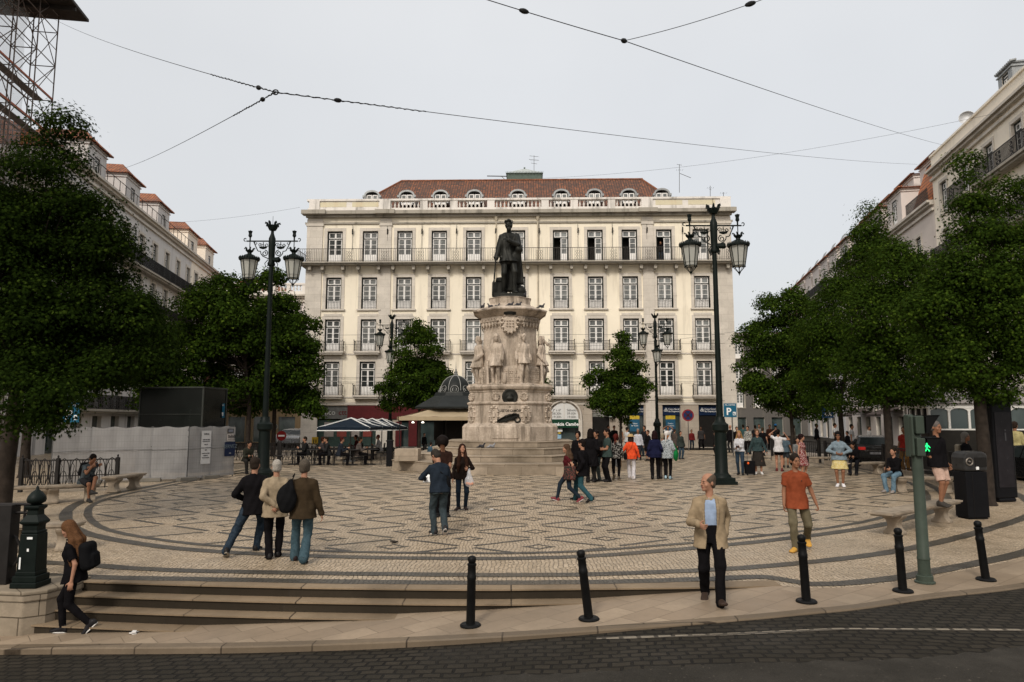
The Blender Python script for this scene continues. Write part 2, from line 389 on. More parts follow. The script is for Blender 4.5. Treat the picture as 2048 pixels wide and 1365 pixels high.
tag(g.build('tram_rail', mat('rail_steel', (.25, .24, .23), .3, .9)), 'worn steel tram rail sunk in the dark asphalt of the road', 'rail')
# steps
st = G(); off = [(p.x, p.y) for p in fr]
def shift(line, d): return [(x, y - d) for x, y in line]
for k in range(4):
    z1 = -.14 * k; a = shift(off, -.32); b = a
    if k == 0: b = shift(off, .0)
    else: a = shift(off, .25 * (k - 1) - .01); b = shift(off, .25 * k)
    nn = len(a); lip = [(x, y - .03) for x, y in b]
    if k == 3:
        pass
    ex = -.45 if k == 3 else 0
    keep = [i for i in range(nn) if zsw(b[i][0]) < z1 + .02]
    if not keep: continue
    a = [a[i] for i in keep]; b = [b[i] for i in keep]; lip = [lip[i] for i in keep]; nn = len(a)
    zt = z1 + .005
    vs = [(x, y, zt) for x, y in a] + [(x, y, zt) for x, y in lip] + [(x, y, zt - .02) for x, y in lip] + [(x, y, zt - .02) for x, y in b] + [(x, y, zt - .32) for x, y in b]
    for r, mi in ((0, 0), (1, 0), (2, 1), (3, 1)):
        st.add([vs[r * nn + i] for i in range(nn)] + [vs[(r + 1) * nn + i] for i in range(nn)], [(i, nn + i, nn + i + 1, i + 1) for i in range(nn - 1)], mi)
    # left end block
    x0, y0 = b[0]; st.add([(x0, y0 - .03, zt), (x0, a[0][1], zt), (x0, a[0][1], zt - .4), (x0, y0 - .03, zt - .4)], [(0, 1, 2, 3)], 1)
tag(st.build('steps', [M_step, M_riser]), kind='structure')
# black bands and diamonds laid in the paving
DZ = .004
def drape(x, y): return zp(x, y) + DZ
A_ = [(0, 12.9), (3, 13.75), (6.6, 15.6), (9, 17.4), (11.6, 20), (13.4, 23.5), (14.6, 28), (15.2, 35), (13.8, 41), (9, 46), (0, 48), (-8, 45), (-10.8, 38), (-11.2, 30), (-11.5, 24), (-11.6, 20), (-9.7, 16.6), (-7.5, 14.6), (-4.5, 13.3)]
C_ = [(-13.5, 17), (-11.8, 14.4), (-8.8, 12.5), (-6.95, 11.87), (-4.9, 11.42), (0, 11.13), (2.6, 11.4), (4.6, 11.96), (7.15, 13.2), (10.7, 15.9), (13.9, 19), (16.2, 24), (17.4, 30), (17.4, 37)]
D_ = [(-10, 12.0), (-7.2, 11.12), (-4.5, 10.83), (-1, 10.62), (1.4, 10.68), (2.9, 10.86), (3.8, 11.0), (4.2, 10.68), (4.4, 10.55), (5.1, 10.66), (6.6, 11.36), (9.8, 13.4), (13, 16.55), (15.8, 20.2), (18.2, 24.7)]
def ribbon(g, line, wd, jit=.012, closed=False):
    pts = [line[0]]
    for a, b in zip(line, line[1:] + ([line[0]] if closed else [])):
        L_ = math.hypot(b[0] - a[0], b[1] - a[1]); k = max(1, int(L_ / .22))
        pts += [(a[0] + (b[0] - a[0]) * j / k, a[1] + (b[1] - a[1]) * j / k) for j in range(1, k + 1)]
    vs = []
    for i, (x, y) in enumerate(pts):
        x0, y0 = pts[max(i - 1, 0)]; x1, y1 = pts[min(i + 1, len(pts) - 1)]
        t = Vector((x1 - x0, y1 - y0, 0)); t = t.normalized() if t.length > 0 else Vector((1, 0, 0))
        for s_ in (-1, 1):
            w2 = s_ * (wd / 2 + rj.uniform(-jit, jit)); X, Y = x - t.y * w2, y + t.x * w2; vs.append((X, Y, drape(X, Y)))
    g.add(vs, [(2 * i, 2 * i + 2, 2 * i + 3, 2 * i + 1)[::-1] for i in range(len(pts) - 1)])
s2 = lambda L_, c=False: [(p.x, p.y) for p in spline([Vector((x, y, 0)) for x, y in L_], 10, c)]
DZ = .008; g = G(); Al = s2(A_, True); ribbon(g, Al, .17, closed=True); ribbon(g, side(Al, .47) if True else Al, .27, closed=True)
ribbon(g, s2(C_), .26); ribbon(g, s2(D_), .27); DZ = .004
def inside(x, y, P):
    c = False; j = len(P) - 1
    for i in range(len(P)):
        if (P[i][1] > y) != (P[j][1] > y) and x < (P[j][0] - P[i][0]) * (y - P[i][1]) / (P[j][1] - P[i][1]) + P[i][0]: c = not c
        j = i
    return c
x0_, y0_, a_, b_ = .51, 14.45, 2.77, 1.80
for i in range(-16, 17):
    for j in range(-14, 60):
        if (i + j) % 2: continue
        nx, ny = x0_ + i * a_ / 2, y0_ + j * b_ / 2
        for di, dj in ((1, 1), (1, -1)):
            mx_, my_ = nx + di * a_ / 2, ny + dj * b_ / 2; seg = []
            for k in range(17):
                t = .11 + .78 * k / 16; X, Y = nx + (mx_ - nx) * t, ny + (my_ - ny) * t
                if inside(X, Y, Al): seg.append((X, Y))
            if len(seg) > 2: ribbon(g, seg, .115, .012)
        cx_, cy_ = nx + a_ / 2, ny
        if inside(cx_, cy_, Al) and inside(cx_ + .5, cy_ - .4, Al) and inside(cx_ - .5, cy_ - .4, Al):
            o_, i_ = [], []
            for k in range(32):
                q = 2 * math.pi * k / 32; c, s_ = math.cos(q), math.sin(q)
                ax_, ay_ = abs(c) ** 2.4 * (1 if c > 0 else -1), abs(s_) ** 2.4 * (1 if s_ > 0 else -1)
                o_.append((cx_ + ax_ * .34, cy_ + ay_ * .30)); i_.append((cx_ + ax_ * .21, cy_ + ay_ * .19))
            vs = [(x, y, drape(x, y)) for x, y in o_ + i_]
            g.add(vs, [(k, (k + 1) % 32, 32 + (k + 1) % 32, 32 + k) for k in range(32)])
tag(g.build('pavement_pattern', M_black), kind='structure')
# litter
for px, py, w_, nm, c in ((788, 1086, .16, 'dark scrap of litter lying on the pale cobbles', (.03, .025, .02)), (268, 1268, .12, 'white scrap of paper lying on the footway slabs', (.6, .58, .55)),
                       (213, 1294, .1, 'white scrap of paper lying in the gutter by the kerb', (.65, .63, .6)), (983, 1021, .12, 'small pale scrap of paper on the cobbles beside the diamonds', (.6, .58, .55))):
    z = zsw(at(px, py, -.5).x) if py > 1200 else None
    if py > 1290: z -= .1
    p = at(px, py, z); g = G()
    for _ in range(3):
        a = rj.uniform(0, 3); g.M = Matrix.Rotation(a, 4, 'Z'); g.box(-w_ / 2, w_ / 2, -w_ / 4, w_ / 5, .004 + .01 * _, .01 + .012 * _)
    tag(g.build('litter', mat('litter' + nm[:5], c), loc=(p.x, p.y, p.z + .003)), nm, 'litter')
# ---------------------------------------------------------------- buildings
M_cream = m_plaster('cream_plaster', (.81, .735, .595), (.33, .28, .21), .6, .45)
M_cream2 = m_plaster('pale_cream_plaster', (.82, .74, .62), (.3, .27, .2), .3, .3)
M_whitep = m_plaster('white_plaster', (.56, .54, .52), (.2, .19, .18), .65, .5)
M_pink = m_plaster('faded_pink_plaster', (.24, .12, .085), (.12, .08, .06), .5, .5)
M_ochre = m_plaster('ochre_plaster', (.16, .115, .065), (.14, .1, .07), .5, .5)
M_trim = m_bricks('facade_stone', (.66, .605, .53), (.58, .53, .46), (.36, .31, .25), 1.1, .62, .8, .008, 0., .0, .1, .45, geo=False, vertical=True)
M_attic = m_plaster('whitewashed_parapet', (.70, .66, .61), (.10, .09, .07), .95, .95)
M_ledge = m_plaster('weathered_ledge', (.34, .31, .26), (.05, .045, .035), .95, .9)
M_tile = m_tiles('roof_tiles')
M_tile2 = m_tiles('orange_roof_tiles', (.46, .16, .06), (.34, .10, .04))
M_frame = mat('window_paint_white', (.78, .76, .73), .5, var=.08)
M_dfr = mat('dark_green_frame', (.018, .022, .02), .5)
M_iron = mat('black_iron', (.022, .020, .019), .55, .3, bump=.2)
M_rail = mat('rusty_railing', (.06, .055, .05), .6, .3, var=.4, sc=6)
M_pane = m_glass('window_glass', (.02, .024, .024), (.24, .25, .24))
M_dark = mat('dark_interior', (.012, .011, .010), .8)
M_zinc = mat('zinc_sheet', (.30, .31, .31), .5, .4, streak=.4)
M_dshop = m_glass('shop_glass', (.03, .045, .045), (.06, .08, .075))
def wall(g, x0, x1, z0, z1, holes, dep=.28, mi=0, rmi=1, y=0.):
    xs = sorted({x0, x1, *[h[0] for h in holes], *[h[1] for h in holes]}); zs = sorted({z0, z1, *[h[2] for h in holes], *[h[3] for h in holes]})
    for a, b in zip(xs, xs[1:]):
        for c, d in zip(zs, zs[1:]):
            mx_, mz = (a + b) / 2, (c + d) / 2
            if not any(h[0] < mx_ < h[1] and h[2] < mz < h[3] for h in holes):
                g.quad((a, y, c), (b, y, c), (b, y, d), (a, y, d), mi)
    for a, b, c, d in holes:
        g.quad((a, y, c), (a, y, d), (a, y + dep, d), (a, y + dep, c), rmi); g.quad((b, y, c), (b, y + dep, c), (b, y + dep, d), (b, y, d), rmi)
        g.quad((a, y, d), (b, y, d), (b, y + dep, d), (a, y + dep, d), rmi); g.quad((a, y, c), (a, y + dep, c), (b, y + dep, c), (b, y, c), rmi)
_wp = {}
def window_protos(w, h, var=0, solid=.3):
    """white casement in a dark frame; returns (frame mesh, pane mesh)"""
    k = (round(w, 2), round(h, 2), var, solid)
    if k in _wp: return _wp[k]
    g = G(); b = .105; tz = h * .765
    for x0, x1, z0, z1 in ((-w / 2, -w / 2 + b, 0, h), (w / 2 - b, w / 2, 0, h), (-w / 2 + b, w / 2 - b, h - b, h), (-w / 2 + b, w / 2 - b, tz - .04, tz + .04)):
        g.box(x0, x1, -.06, .05, z0, z1, 1)
    iw = w / 2 - b; c = .065
    def leaf(x0, x1, z0, z1, nb, bot):
        g.box(x0, x0 + c, -.03, .02, z0, z1); g.box(x1 - c, x1, -.03, .02, z0, z1)
        g.box(x0 + c, x1 - c, -.029, .019, z1 - c, z1); g.box(x0 + c, x1 - c, -.029, .019, z0, z0 + c + bot)
        for i in range(1, nb):
            z = z0 + c + bot + (z1 - z0 - 2 * c - bot) * i / nb; g.box(x0 + c, x1 - c, -.02, .01, z - .018, z + .018)
    if var != 1: leaf(-iw, -.005, 0.0, tz - .04, 3, h * solid)
    leaf(.005, iw, 0.0, tz - .04, 3, h * solid)
    leaf(-iw, -.005, tz + .04, h - b, 1, 0); leaf(.005, iw, tz + .04, h - b, 1, 0)
    f = g.build('window', [M_frame, M_dfr]); fm = f.data; bpy.data.objects.remove(f)
    g = G()
    if var != 1: g.quad((-iw, .03, 0), (iw, .03, 0), (iw, .03, h - b), (-iw, .03, h - b))
    else:
        g.quad((0, .03, 0), (iw, .03, 0), (iw, .03, tz), (0, .03, tz)); g.quad((-iw, .03, tz), (iw, .03, tz), (iw, .03, h - b), (-iw, .03, h - b))
    p = g.build('pane', M_pane); pm = p.data; bpy.data.objects.remove(p)
    _wp[k] = (fm, pm); return _wp[k]
def add_window(par, x, z, w, h, y=.2, var=0, solid=.3, back=None):
    fm, pm = window_protos(w, h, var, solid)
    o = link(bpy.data.objects.new('window', fm), par); o.location = (x, y, z)
    p = link(bpy.data.objects.new('pane', pm), o)
    if back is not None and var == 1:
        back = G(); back.quad((x - w / 2, y + .6, z), (x + w / 2, y + .6, z), (x + w / 2, y + .6, z + h), (x - w / 2, y + .6, z + h)); back.build('dark_room', M_dark, par)
    return o
def railing(g, x0, x1, y, z0, h=1.0, sp=.125, r=.011, orn=()):
    g.box(x0, x1, y - .022, y + .022, z0 + h - .035, z0 + h); g.box(x0, x1, y - .014, y + .014, z0 + .06, z0 + .085)
    n = max(2, int((x1 - x0) / sp))
    for i in range(n + 1):
        x = x0 + (x1 - x0) * i / n; g.box(x - r, x + r, y - r, y + r, z0, z0 + h - .035)
    for cx in orn:
        for sx_ in (-.19, 0, .19):
            for zz in (.22, .5, .78):
                pts = [(cx + sx_ + .085 * math.cos(q * math.pi / 5), y - .01, z0 + zz + .11 * math.sin(q * math.pi / 5)) for q in range(11)]
                g.tube(pts, .013, 4, cap=False)
def balcony_rail(g, x0, x1, yo, z0, h=1.0, knobs=True):
    railing(g, x0, x1, -yo, z0, h)
    for x in (x0, x1):
        g.box(x - .012, x + .012, -yo, 0, z0 + h - .035, z0 + h); n = int(yo / .13)
        for i in range(1, n): g.box(x - .01, x + .01, -yo + i * .13 - .01, -yo + i * .13 + .01, z0, z0 + h)
        if knobs: g.lathe((x, -yo, z0 + h - .01), [(.02, 0), (.045, .05), (.03, .1), (.005, .14)], 6)
def baluster_mesh():
    g = G(); g.lathe((0, 0, 0), [(.10, 0), (.10, .06), (.05, .10), (.095, .28), (.05, .46), (.035, .52), (.06, .58), (.045, .64), (.10, .68), (.10, .74)], 8)
    o = g.build('baluster', M_attic, smooth=True); m_ = o.data; bpy.data.objects.remove(o); return m_
# ---- the long cream building behind the monument
YB = 59.0
B = empty('apartment_building', (0, YB, 0), R(-1.3), 'long cream four storey building with red tiled roof and balustrade behind the monument', 'building')
def fx(px, py=585): return on(px, py, YB).x
def fz(py): return on(1024, py, YB).z
X0, X1 = fx(611, 500), fx(1459, 500)
cols = [fx(p) for p in (665, 737, 807, 877, 947, 1035, 1122, 1191, 1260, 1329, 1402)]
WW = 1.34
rows = [(fz(524), fz(461)), (fz(617), fz(554)), (fz(703), fz(638)), (fz(791), fz(723))]
ZT = fz(434.5)
holes = [(c - WW / 2, c + WW / 2, a, b) for c in cols for a, b in rows]
g = G()
zg = fz(808)
shops = [(fx(622), fx(760), 0.05, fz(812)), (fx(800), fx(900), .05, fz(815)), (fx(1098), fx(1154), .05, fz(836)), (fx(1181), fx(1215), .05, fz(808)), (fx(1249), fx(1282), .05, fz(810)), (fx(1318), fx(1353), .05, fz(810)), (fx(1388), fx(1424), .05, fz(810))]
wall(g, X0, X1, zg, ZT, [h for h in holes if h[2] > zg], .3, 0, 1)
wall(g, X0, X1, 0, zg, [s for s in shops if s[1] < 900], .5, 2, 1)
g.box(X0, X1, .3, .31, 0, 0.04, 1)
DP = 16
g.quad((X0, DP, 0), (X0, 0, 0), (X0, 0, ZT), (X0, DP, ZT), 0); g.quad((X1, 0, 0), (X1, DP, 0), (X1, DP, ZT), (X1, 0, ZT), 0)
g.quad((X1, DP, 0), (X0, DP, 0), (X0, DP, ZT), (X1, DP, ZT), 0); g.quad((X0, 0, ZT), (X1, 0, ZT), (X1, DP, ZT), (X0, DP, ZT), 2)
g.build('wall', [M_cream, M_trim, m_bricks('ground_floor_stone', (.44, .38, .31), (.38, .32, .26), (.2, .17, .13), 1.2, .55, .8, .008, 0, 0, .15, .5, geo=False, vertical=True)], B)
# dark rooms behind
g = G()
for s in shops: g = G(); g.quad((s[0], .5, s[2]), (s[1], .5, s[2]), (s[1], .5, s[3]), (s[0], .5, s[3])); g.build('dark_room', M_dark, B)
open_cols = {0: (6, 7, 8, 9)}
for ri, (a, b) in enumerate(rows):
    for ci, c in enumerate(cols):
        var = 1 if ci in open_cols.get(ri, ()) else 0
        add_window(B, c, a, WW, b - a, .2, var, .24, g)
# pilasters, window surrounds, string courses
g = G()
pil = [(X0 - .02, fx(640)), (fx(757), fx(780)), (fx(1285), fx(1307)), (fx(1432), X1 + .02)]
for a, b in pil:
    g.box(a, b, -.10, -.002, 0, ZT - .1, 0); g.box(a - .08, b + .08, -.16, -.004, fz(451), fz(448), 0); g.box(a - .04, b + .04, -.13, -.003, fz(448) , fz(445), 0)
sw_ = .27
for ri, (a, b) in enumerate(rows):
    for c in cols:
        l, r = c - WW / 2, c + WW / 2
        g.box(l - sw_, l, -.045, -.001, a - .02, b + sw_); g.box(r, r + sw_, -.045, -.001, a - .02, b + sw_); g.box(l, r, -.0452, -.001, b, b + sw_)
        if ri == 1: g.box(l - .36, r + .36, -.16, -.002, a - .16, a - .03); g.box(l - .3, l, -.07, -.046, a + 1.02, a + 1.10); g.box(r, r + .3, -.07, -.046, a + 1.02, a + 1.10)
        if ri > 1: g.box(l - .12, r + .12, -.07, -.046, b + sw_ - .02, b + sw_ + .2)
g.box(X0, X1, -.06, -.003, fz(827) if False else zg - .08, zg + .12)
for py in (708, 795): g.box(X0 + .9, X1 - .9, -.05, -.0035, fz(py) - .06, fz(py) + .06)
g.build('stone_trim', M_trim, B)
g = G(); g.box(X0 - .1, X1 + .1, -.30, 0, ZT, ZT + .22, 0); g.box(X0 - .35, X1 + .35, -.60, -.0, ZT + .22, ZT + .52, 0); g.box(X0 - .2, X1 + .2, -.12, -.004, fz(447), fz(443.5))
for a, b in pil: g.box(a - .35, b + .35, -.78, -.01, ZT + .20, ZT + .55)
g.build('cornice', M_ledge, B)
# attic parapet with balusters
za, zb = ZT + .52, fz(398)
g = G(); g.box(X0, X1, -.22, .12, za, za + .30); g.box(X0 - .05, X1 + .05, -.27, .17, zb - .17, zb)
piers = [fx(p, 410) for p in (628, 770, 848, 908, 982, 1090, 1148, 1222, 1292, 1446)]
zc, zd = za + .30, zb - .17
for i, p in enumerate(piers):
    hw = {0: .45, 9: .45}.get(i, .48 if i in (1, 8) else .32); g.box(p - hw, p + hw, -.23 - (.06 if i in (0, 1, 8, 9) else 0), .13, za + .001, zd)
for a, b in ((0, 1), (8, 9)):
    g.box(piers[a] + .4, piers[b] - .4, -.17, .08, zc, zd); m_ = (piers[a] + piers[b]) / 2
g.build('parapet', M_attic, B)
g = G()
for a, b in ((0, 1), (8, 9)):
    m_ = (piers[a] + piers[b]) / 2
    for c in (m_ - 1.45, m_ + 1.35): g = G(); g.box(c - 1.15, c + 1.15, -.185, -.171, zc + .12, zd - .1); g.build('painted_panel', _mats.setdefault('fp', _mats.get('fp') or m_plaster('flaking_panel', (.62, .56, .4), (.5, .3, .15), .5, .7)), B)
bm = baluster_mesh()
nb = 0
for i in range(1, 8):
    x = piers[i] + .5
    while x < piers[i + 1] - .42:
        o = link(bpy.data.objects.new('baluster', bm), B); o.location = (x, -.05, zc); o.scale = (1, 1, (zd - zc) / .74); x += .34; nb += 1
# roof
RB, RT = za + .1, fz(361)
rx0, rx1 = fx(700, 395), fx(1370, 395); tx0, tx1 = fx(800, 361), fx(1278, 361)
g = G(); yb = 1.0; yt = 7.0; zt_ = CAMZ + (RT - CAMZ) * (YB + yt) / YB
tx0 *= (YB + yt) / YB; tx1 *= (YB + yt) / YB
rx0 -= 1.2; rx1 += .6
g.quad((rx0, yb, RB), (rx1, yb, RB), (tx1, yt, zt_), (tx0, yt, zt_)); g.quad((rx0, DP - 1, RB), (rx0, yb, RB), (tx0, yt, zt_), (tx0, DP - 5, zt_))
g.quad((rx1, yb, RB), (rx1, DP - 1, RB), (tx1, DP - 5, zt_), (tx1, yt, zt_)); g.quad((rx1, DP - 1, RB), (rx0, DP - 1, RB), (tx0, DP - 5, zt_), (tx1, DP - 5, zt_)); g.quad((tx0, yt, zt_), (tx1, yt, zt_), (tx1, DP - 5, zt_), (tx0, DP - 5, zt_))
rf = g.build('roof', M_tile, B, uv=True)
g = G(); rr_ = random.Random(2)
x = tx0
while x < tx1: g.tube([(x, yt, zt_ + .02), (x + .38, yt, zt_ + .02 + rr_.uniform(-.01, .01))], .10, 6); x += .36
for (xa, xb) in ((rx0, tx0), (rx1, tx1)):
    for k in range(22):
        t0, t1 = k / 22, (k + .96) / 22
        g.tube([(xa + (xb - xa) * t, yb + (yt - yb) * t, RB + (zt_ - RB) * t + .03) for t in (t0, t1)], .10, 6)
g.build('ridge_tiles', mat('ridge_tile', (.22, .09, .05), .85, var=.5, sc=3), rf)
# dormers
def dormer_at(px):
    yd = 1.3; X = on(px, 385, YB + yd).x; z0 = fz(397) + .42; w2 = .56
    g = G(); n = 12; zs = .33
    arc = [(X + w2 * math.cos(math.pi * k / n), z0 + zs + .34 * math.sin(math.pi * k / n)) for k in range(n + 1)]
    arc2 = [(X + (w2 + .15) * math.cos(math.pi * k / n), z0 + zs + .5 * math.sin(math.pi * k / n)) for k in range(n + 1)]
    for a, b, c, d in zip(arc, arc[1:], arc2, arc2[1:]):
        g.add([(a[0], yd - .05, a[1]), (b[0], yd - .05, b[1]), (d[0], yd - .05, d[1]), (c[0], yd - .05, c[1])], [(0, 1, 2, 3)])
        g.add([(c[0], yd - .05, c[1]), (d[0], yd - .05, d[1]), (d[0], yd + 4, d[1]), (c[0], yd + 4, c[1])], [(0, 1, 2, 3)])
        g.add([(a[0], yd - .05, a[1]), (b[0], yd - .05, b[1]), (b[0], yd + .3, b[1]), (a[0], yd + .3, a[1])], [(3, 2, 1, 0)])
    for s_ in (-1, 1):
        a, b = sorted((X + s_ * w2, X + s_ * (w2 + .15))); g.box(a, b, yd - .05, yd + 3, z0 - .4, z0 + zs)
        a, b = sorted((X + s_ * (w2 + .1), X + s_ * (w2 + .26))); g.box(a, b, yd - .12, yd + .3, z0 + zs - .2, z0 + zs)
    d = g.build('dormer', M_zinc, rf)
    g = G(); g.vprism([(x, z) for x, z in arc] + [(X - w2, z0 - .3), (X + w2, z0 - .3)][0:], yd + .28, yd + .3); g.build('dark_recess', M_dark, d)
    fm, pm = window_protos(1.16, 1.15, 0, .1); return d, X, z0
for px in (742, 812, 880, 948, 1035, 1122, 1188, 1256, 1322):
    d, X, z0 = dormer_at(px); g = G()
    for s_ in (-1, 1):
        x0, x1 = sorted((X + s_ * .03, X + s_ * .50)); y = 1.3 + .1
        for a, b, c, e_ in ((x0, x0 + .08, z0 - .5, z0 + .42), (x1 - .08, x1, z0 - .5, z0 + .42), (x0 + .08, x1 - .08, z0 + .34, z0 + .42), (x0 + .08, x1 - .08, z0 - .1, z0 - .04), (x0 + .08, x1 - .08, z0 - .5, z0 - .3)): g.box(a, b, y, y + .05, c, e_)
    wn_ = g.build('dormer_window', M_frame, d)
    g = G(); g.quad((X - .5, 1.43, z0 - .5), (X + .5, 1.43, z0 - .5), (X + .5, 1.43, z0 + .4), (X - .5, 1.43, z0 + .4)); g.build('pane', M_pane, wn_)
# skylight lantern
g = G(); X, Z = on(1045, 352, YB + 9).x, on(1045, 356, YB + 9).z; W2 = 1.72
g.box(X - W2, X + W2, 8, 10, Z - .6, Z + .12, 1)
g.add([(X - W2 - .1, 7.9, Z + .12), (X + W2 + .1, 7.9, Z + .12), (X + W2 + .1, 10.1, Z + .12), (X - W2 - .1, 10.1, Z + .12), (X, 9, Z + .95)], [(0, 1, 4), (1, 2, 4), (2, 3, 4), (3, 0, 4)], 0)
for k in range(26): x = X - W2 - .1 + k * (2 * W2 + .2) / 25; g.box(x - .02, x + .02, 7.86, 7.9, Z + .0, Z + .26, 1)
g.box(X - .08, X + .08, 8.92, 9.08, Z + .9, Z + 1.05, 1)
g.build('skylight', [mat('skylight_glass', (.36, .39, .38), .3), mat('green_metal', (.1, .13, .11), .6)], B)
g = G(); a = on(970, 352, YB + 9); g.tube([(a.x, 9, a.z), (X - W2, 9, a.z - .05)], .05, 5); g.tube([(a.x + 1.4, 9, a.z), (a.x + 1.9, 9, a.z - .5)], .03, 4)
g.build('roof_pole', M_rail, B)
def antenna(px, pt, pb, arms):
    t, b = on(px, pt, YB + 9), on(px, pb, YB + 9); g = G(); g.tube([(b.x, 9, b.z), (t.x, 9, t.z)], .028, 4)
    for f_, l, dx in arms: z = b.z + (t.z - b.z) * f_; g.tube([(t.x - l * (1 - dx), 9, z + .1), (t.x + l * (1 + dx), 9, z - .1 * dx)], .018, 4)
    for k in range(4): z = b.z + (t.z - b.z) * .8; x = t.x - .3 + .2 * k; g.tube([(x, 8.8, z), (x, 9.2, z)], .012, 3)
    g.build('antenna', M_rail, B)
antenna(1064, 312, 360, [(.95, .45, 0), (.8, .5, 0), (.65, .3, 0)]); antenna(1353, 332, 388, [(.97, .25, 0)])
g = G(); a, b = on(1354, 350, YB + 9), on(1376, 359, YB + 9); g.tube([(a.x, 9, a.z), (b.x, 9, b.z)], .025, 4); g.build('antenna', M_rail, B)
antenna(1414, 375, 396, [(.6, .1, 0)]); antenna(1440, 388, 397, [])
# continuous top balcony
zf_ = fz(527)
g = G(); g.box(X0 - .55, X1 + .55, -1.0, -.11, zf_ - .10, zf_); g.box(X0 - .45, X1 + .45, -.85, -.11, zf_ - .22, zf_ - .10)
g.box(X0 - .55, X0, -.11, DP * .6, zf_ - .10, zf_); g.box(X1, X1 + .55, -.11, DP * .6, zf_ - .10, zf_)
for c in cols:
    for s_ in (-1, 1):
        x = c + s_ * .88
        g.vprism([(x - .13, zf_ - .22), (x + .13, zf_ - .22), (x + .13, zf_ - .5), (x + .1, zf_ - .62), (x - .1, zf_ - .62), (x - .13, zf_ - .5)], -.62, -.11); g.box(x - .1, x + .1, -.3, -.11, zf_ - .8, zf_ - .6)
for x in (X0 + .45, X1 - .45): g.vprism([(x - .13, zf_ - .22), (x + .13, zf_ - .22), (x + .13, zf_ - .5), (x + .1, zf_ - .62), (x - .1, zf_ - .62), (x - .13, zf_ - .5)], -.62, -.11)
bl = g.build('balcony', M_ledge, B)
g = G(); mids = [(a + b) / 2 for a, b in zip(cols, cols[1:])]
railing(g, X0 - .52, X1 + .52, -.96, zf_, fz(500) - fz(526), .15, .012, [X0 + .4] + mids + [X1 - .4])
for x in (X0 - .52, X1 + .52):
    for k in range(30): g.box(x - .01, x + .01, -.96 + .2 * k, -.94 + .2 * k, zf_, zf_ + 1.1)
    g.box(x - .02, x + .02, -.96, 5, zf_ + 1.08, zf_ + 1.12)
g.build('balcony_railing', M_rail, bl)
# juliet rails in row two, projecting balconies below
for c in cols:
    g = G(); railing(g, c - WW / 2 + .02, c + WW / 2 - .02, -.03, rows[1][0], .82, .12, .012); g.build('window_guard', M_iron, B)
for ri in (2, 3):
    a = rows[ri][0]
    for ci, c in enumerate(cols):
        if ri == 3 and ci == 7: continue
        l, r = c - 1.12, c + 1.12
        if ri == 3 and ci == 6: l, r = cols[6] - 1.5, cols[7] - .3
        g = G(); g.box(l, r, -.62, -.11 if False else -.05, a - .14, a - .0); g.box(l + .08, r - .08, -.52, -.052, a - .28, a - .14)
        b = g.build('balcony', M_trim, B); g = G(); balcony_rail(g, l + .05, r - .05, .57, a, .86); g.build('balcony_railing', M_iron, b)
# flag brackets, drain pipes
g = G()
for m_ in mids: g.tube([(m_, -.08, fz(500)), (m_, -.1, fz(449))], .018, 4); g.tube([(m_, -.12, fz(468)), (m_ + .02, -.2, fz(458))], .06, 5)
g.build('flag_bracket', M_iron, B)
g = G()
for px in (992, 1076):
    x = fx(px); g.tube([(x, -.1, fz(880)), (x, -.1, fz(441))], .06, 6); g.lathe((x, -.1, fz(441)), [(.06, -.1), (.2, .25), (.22, .3)], 8)
g.build('drain_pipe', mat('painted_pipe', (.5, .44, .34), .6), B)
g = G(); rc_ = random.Random(5)
for z in (fz(672), fz(690), fz(755), fz(764), fz(802)):
    x = X0 + 1
    pts = []
    while x < X1 - .5: pts.append((x, -.70 if z > fz(700) else -.13, z + rc_.uniform(-.03, .03) - .0)); x += 1.5
    g.tube(pts, .014, 4)
g.build('facade_cable', M_dark, B)
# shop fronts
def sign(par, nm, x0, x1, z0, z1, y, m, th=.06): g = G(); g.box(x0, x1, y - th, y, z0, z1); return g.build(nm, m, par, bevel=.01)
m_navy = mat('navy_sign', (.006, .016, .045), .5); m_w = mat('sign_white', (.75, .75, .73), .5, var=.03); m_gr = mat('dark_green_sign', (.01, .045, .025), .4)
m_red = mat('deep_red_sign', (.075, .008, .009), .6, spec=.2); m_bl = mat('poster_blue', (.02, .09, .16), .5); m_ye = mat('poster_yellow', (.5, .36, .04), .5)
m_bk = mat('lettering_black', (.015, .015, .015), .6); m_gpale = mat('pale_green_glass', (.035, .055, .048), .3)
for i in (4, 5, 6):
    s = shops[i]
    g = G(); g.box(s[0] + .08, s[1] - .08, .28, .33, .1, s[3] - .9); sf = g.build('shop_window', M_dshop if i != 6 else M_dark, B)
    sg = sign(B, 'shop_sign', s[0] + .03, s[1] - .03, s[3] - .88, s[3] - .05, .26, m_navy)
    cx = (s[0] + s[1]) / 2
    g = G()
    for q in (90, 210, 330): g.tube([(cx - (.42 if i == 6 else .42) + .09 * math.cos(R(q)) + .075 * math.cos(u * math.pi / 4), .19, s[3] - .44 + .09 * math.sin(R(q)) + .075 * math.sin(u * math.pi / 4)) for u in range(9)], .018, 4)
    g.build('emblem', m_w, sg)
    text('Caixa Geral\nde Depósitos', .19, m_w, sg, (cx - .22, .19, s[3] - .42), al='LEFT')
    if i < 6:
        g = G(); g.box(cx - .45, cx + .35, .24, .27, 1.35, 2.35, 0); g.box(cx - .45, cx + .35, .24, .27, 2.36, 3.2, 1); po = g.build('poster', [m_bl, m_ye], B)
        text('Dobre\nas vezes', .17, m_w, po, (cx - .05, .235, 1.95))
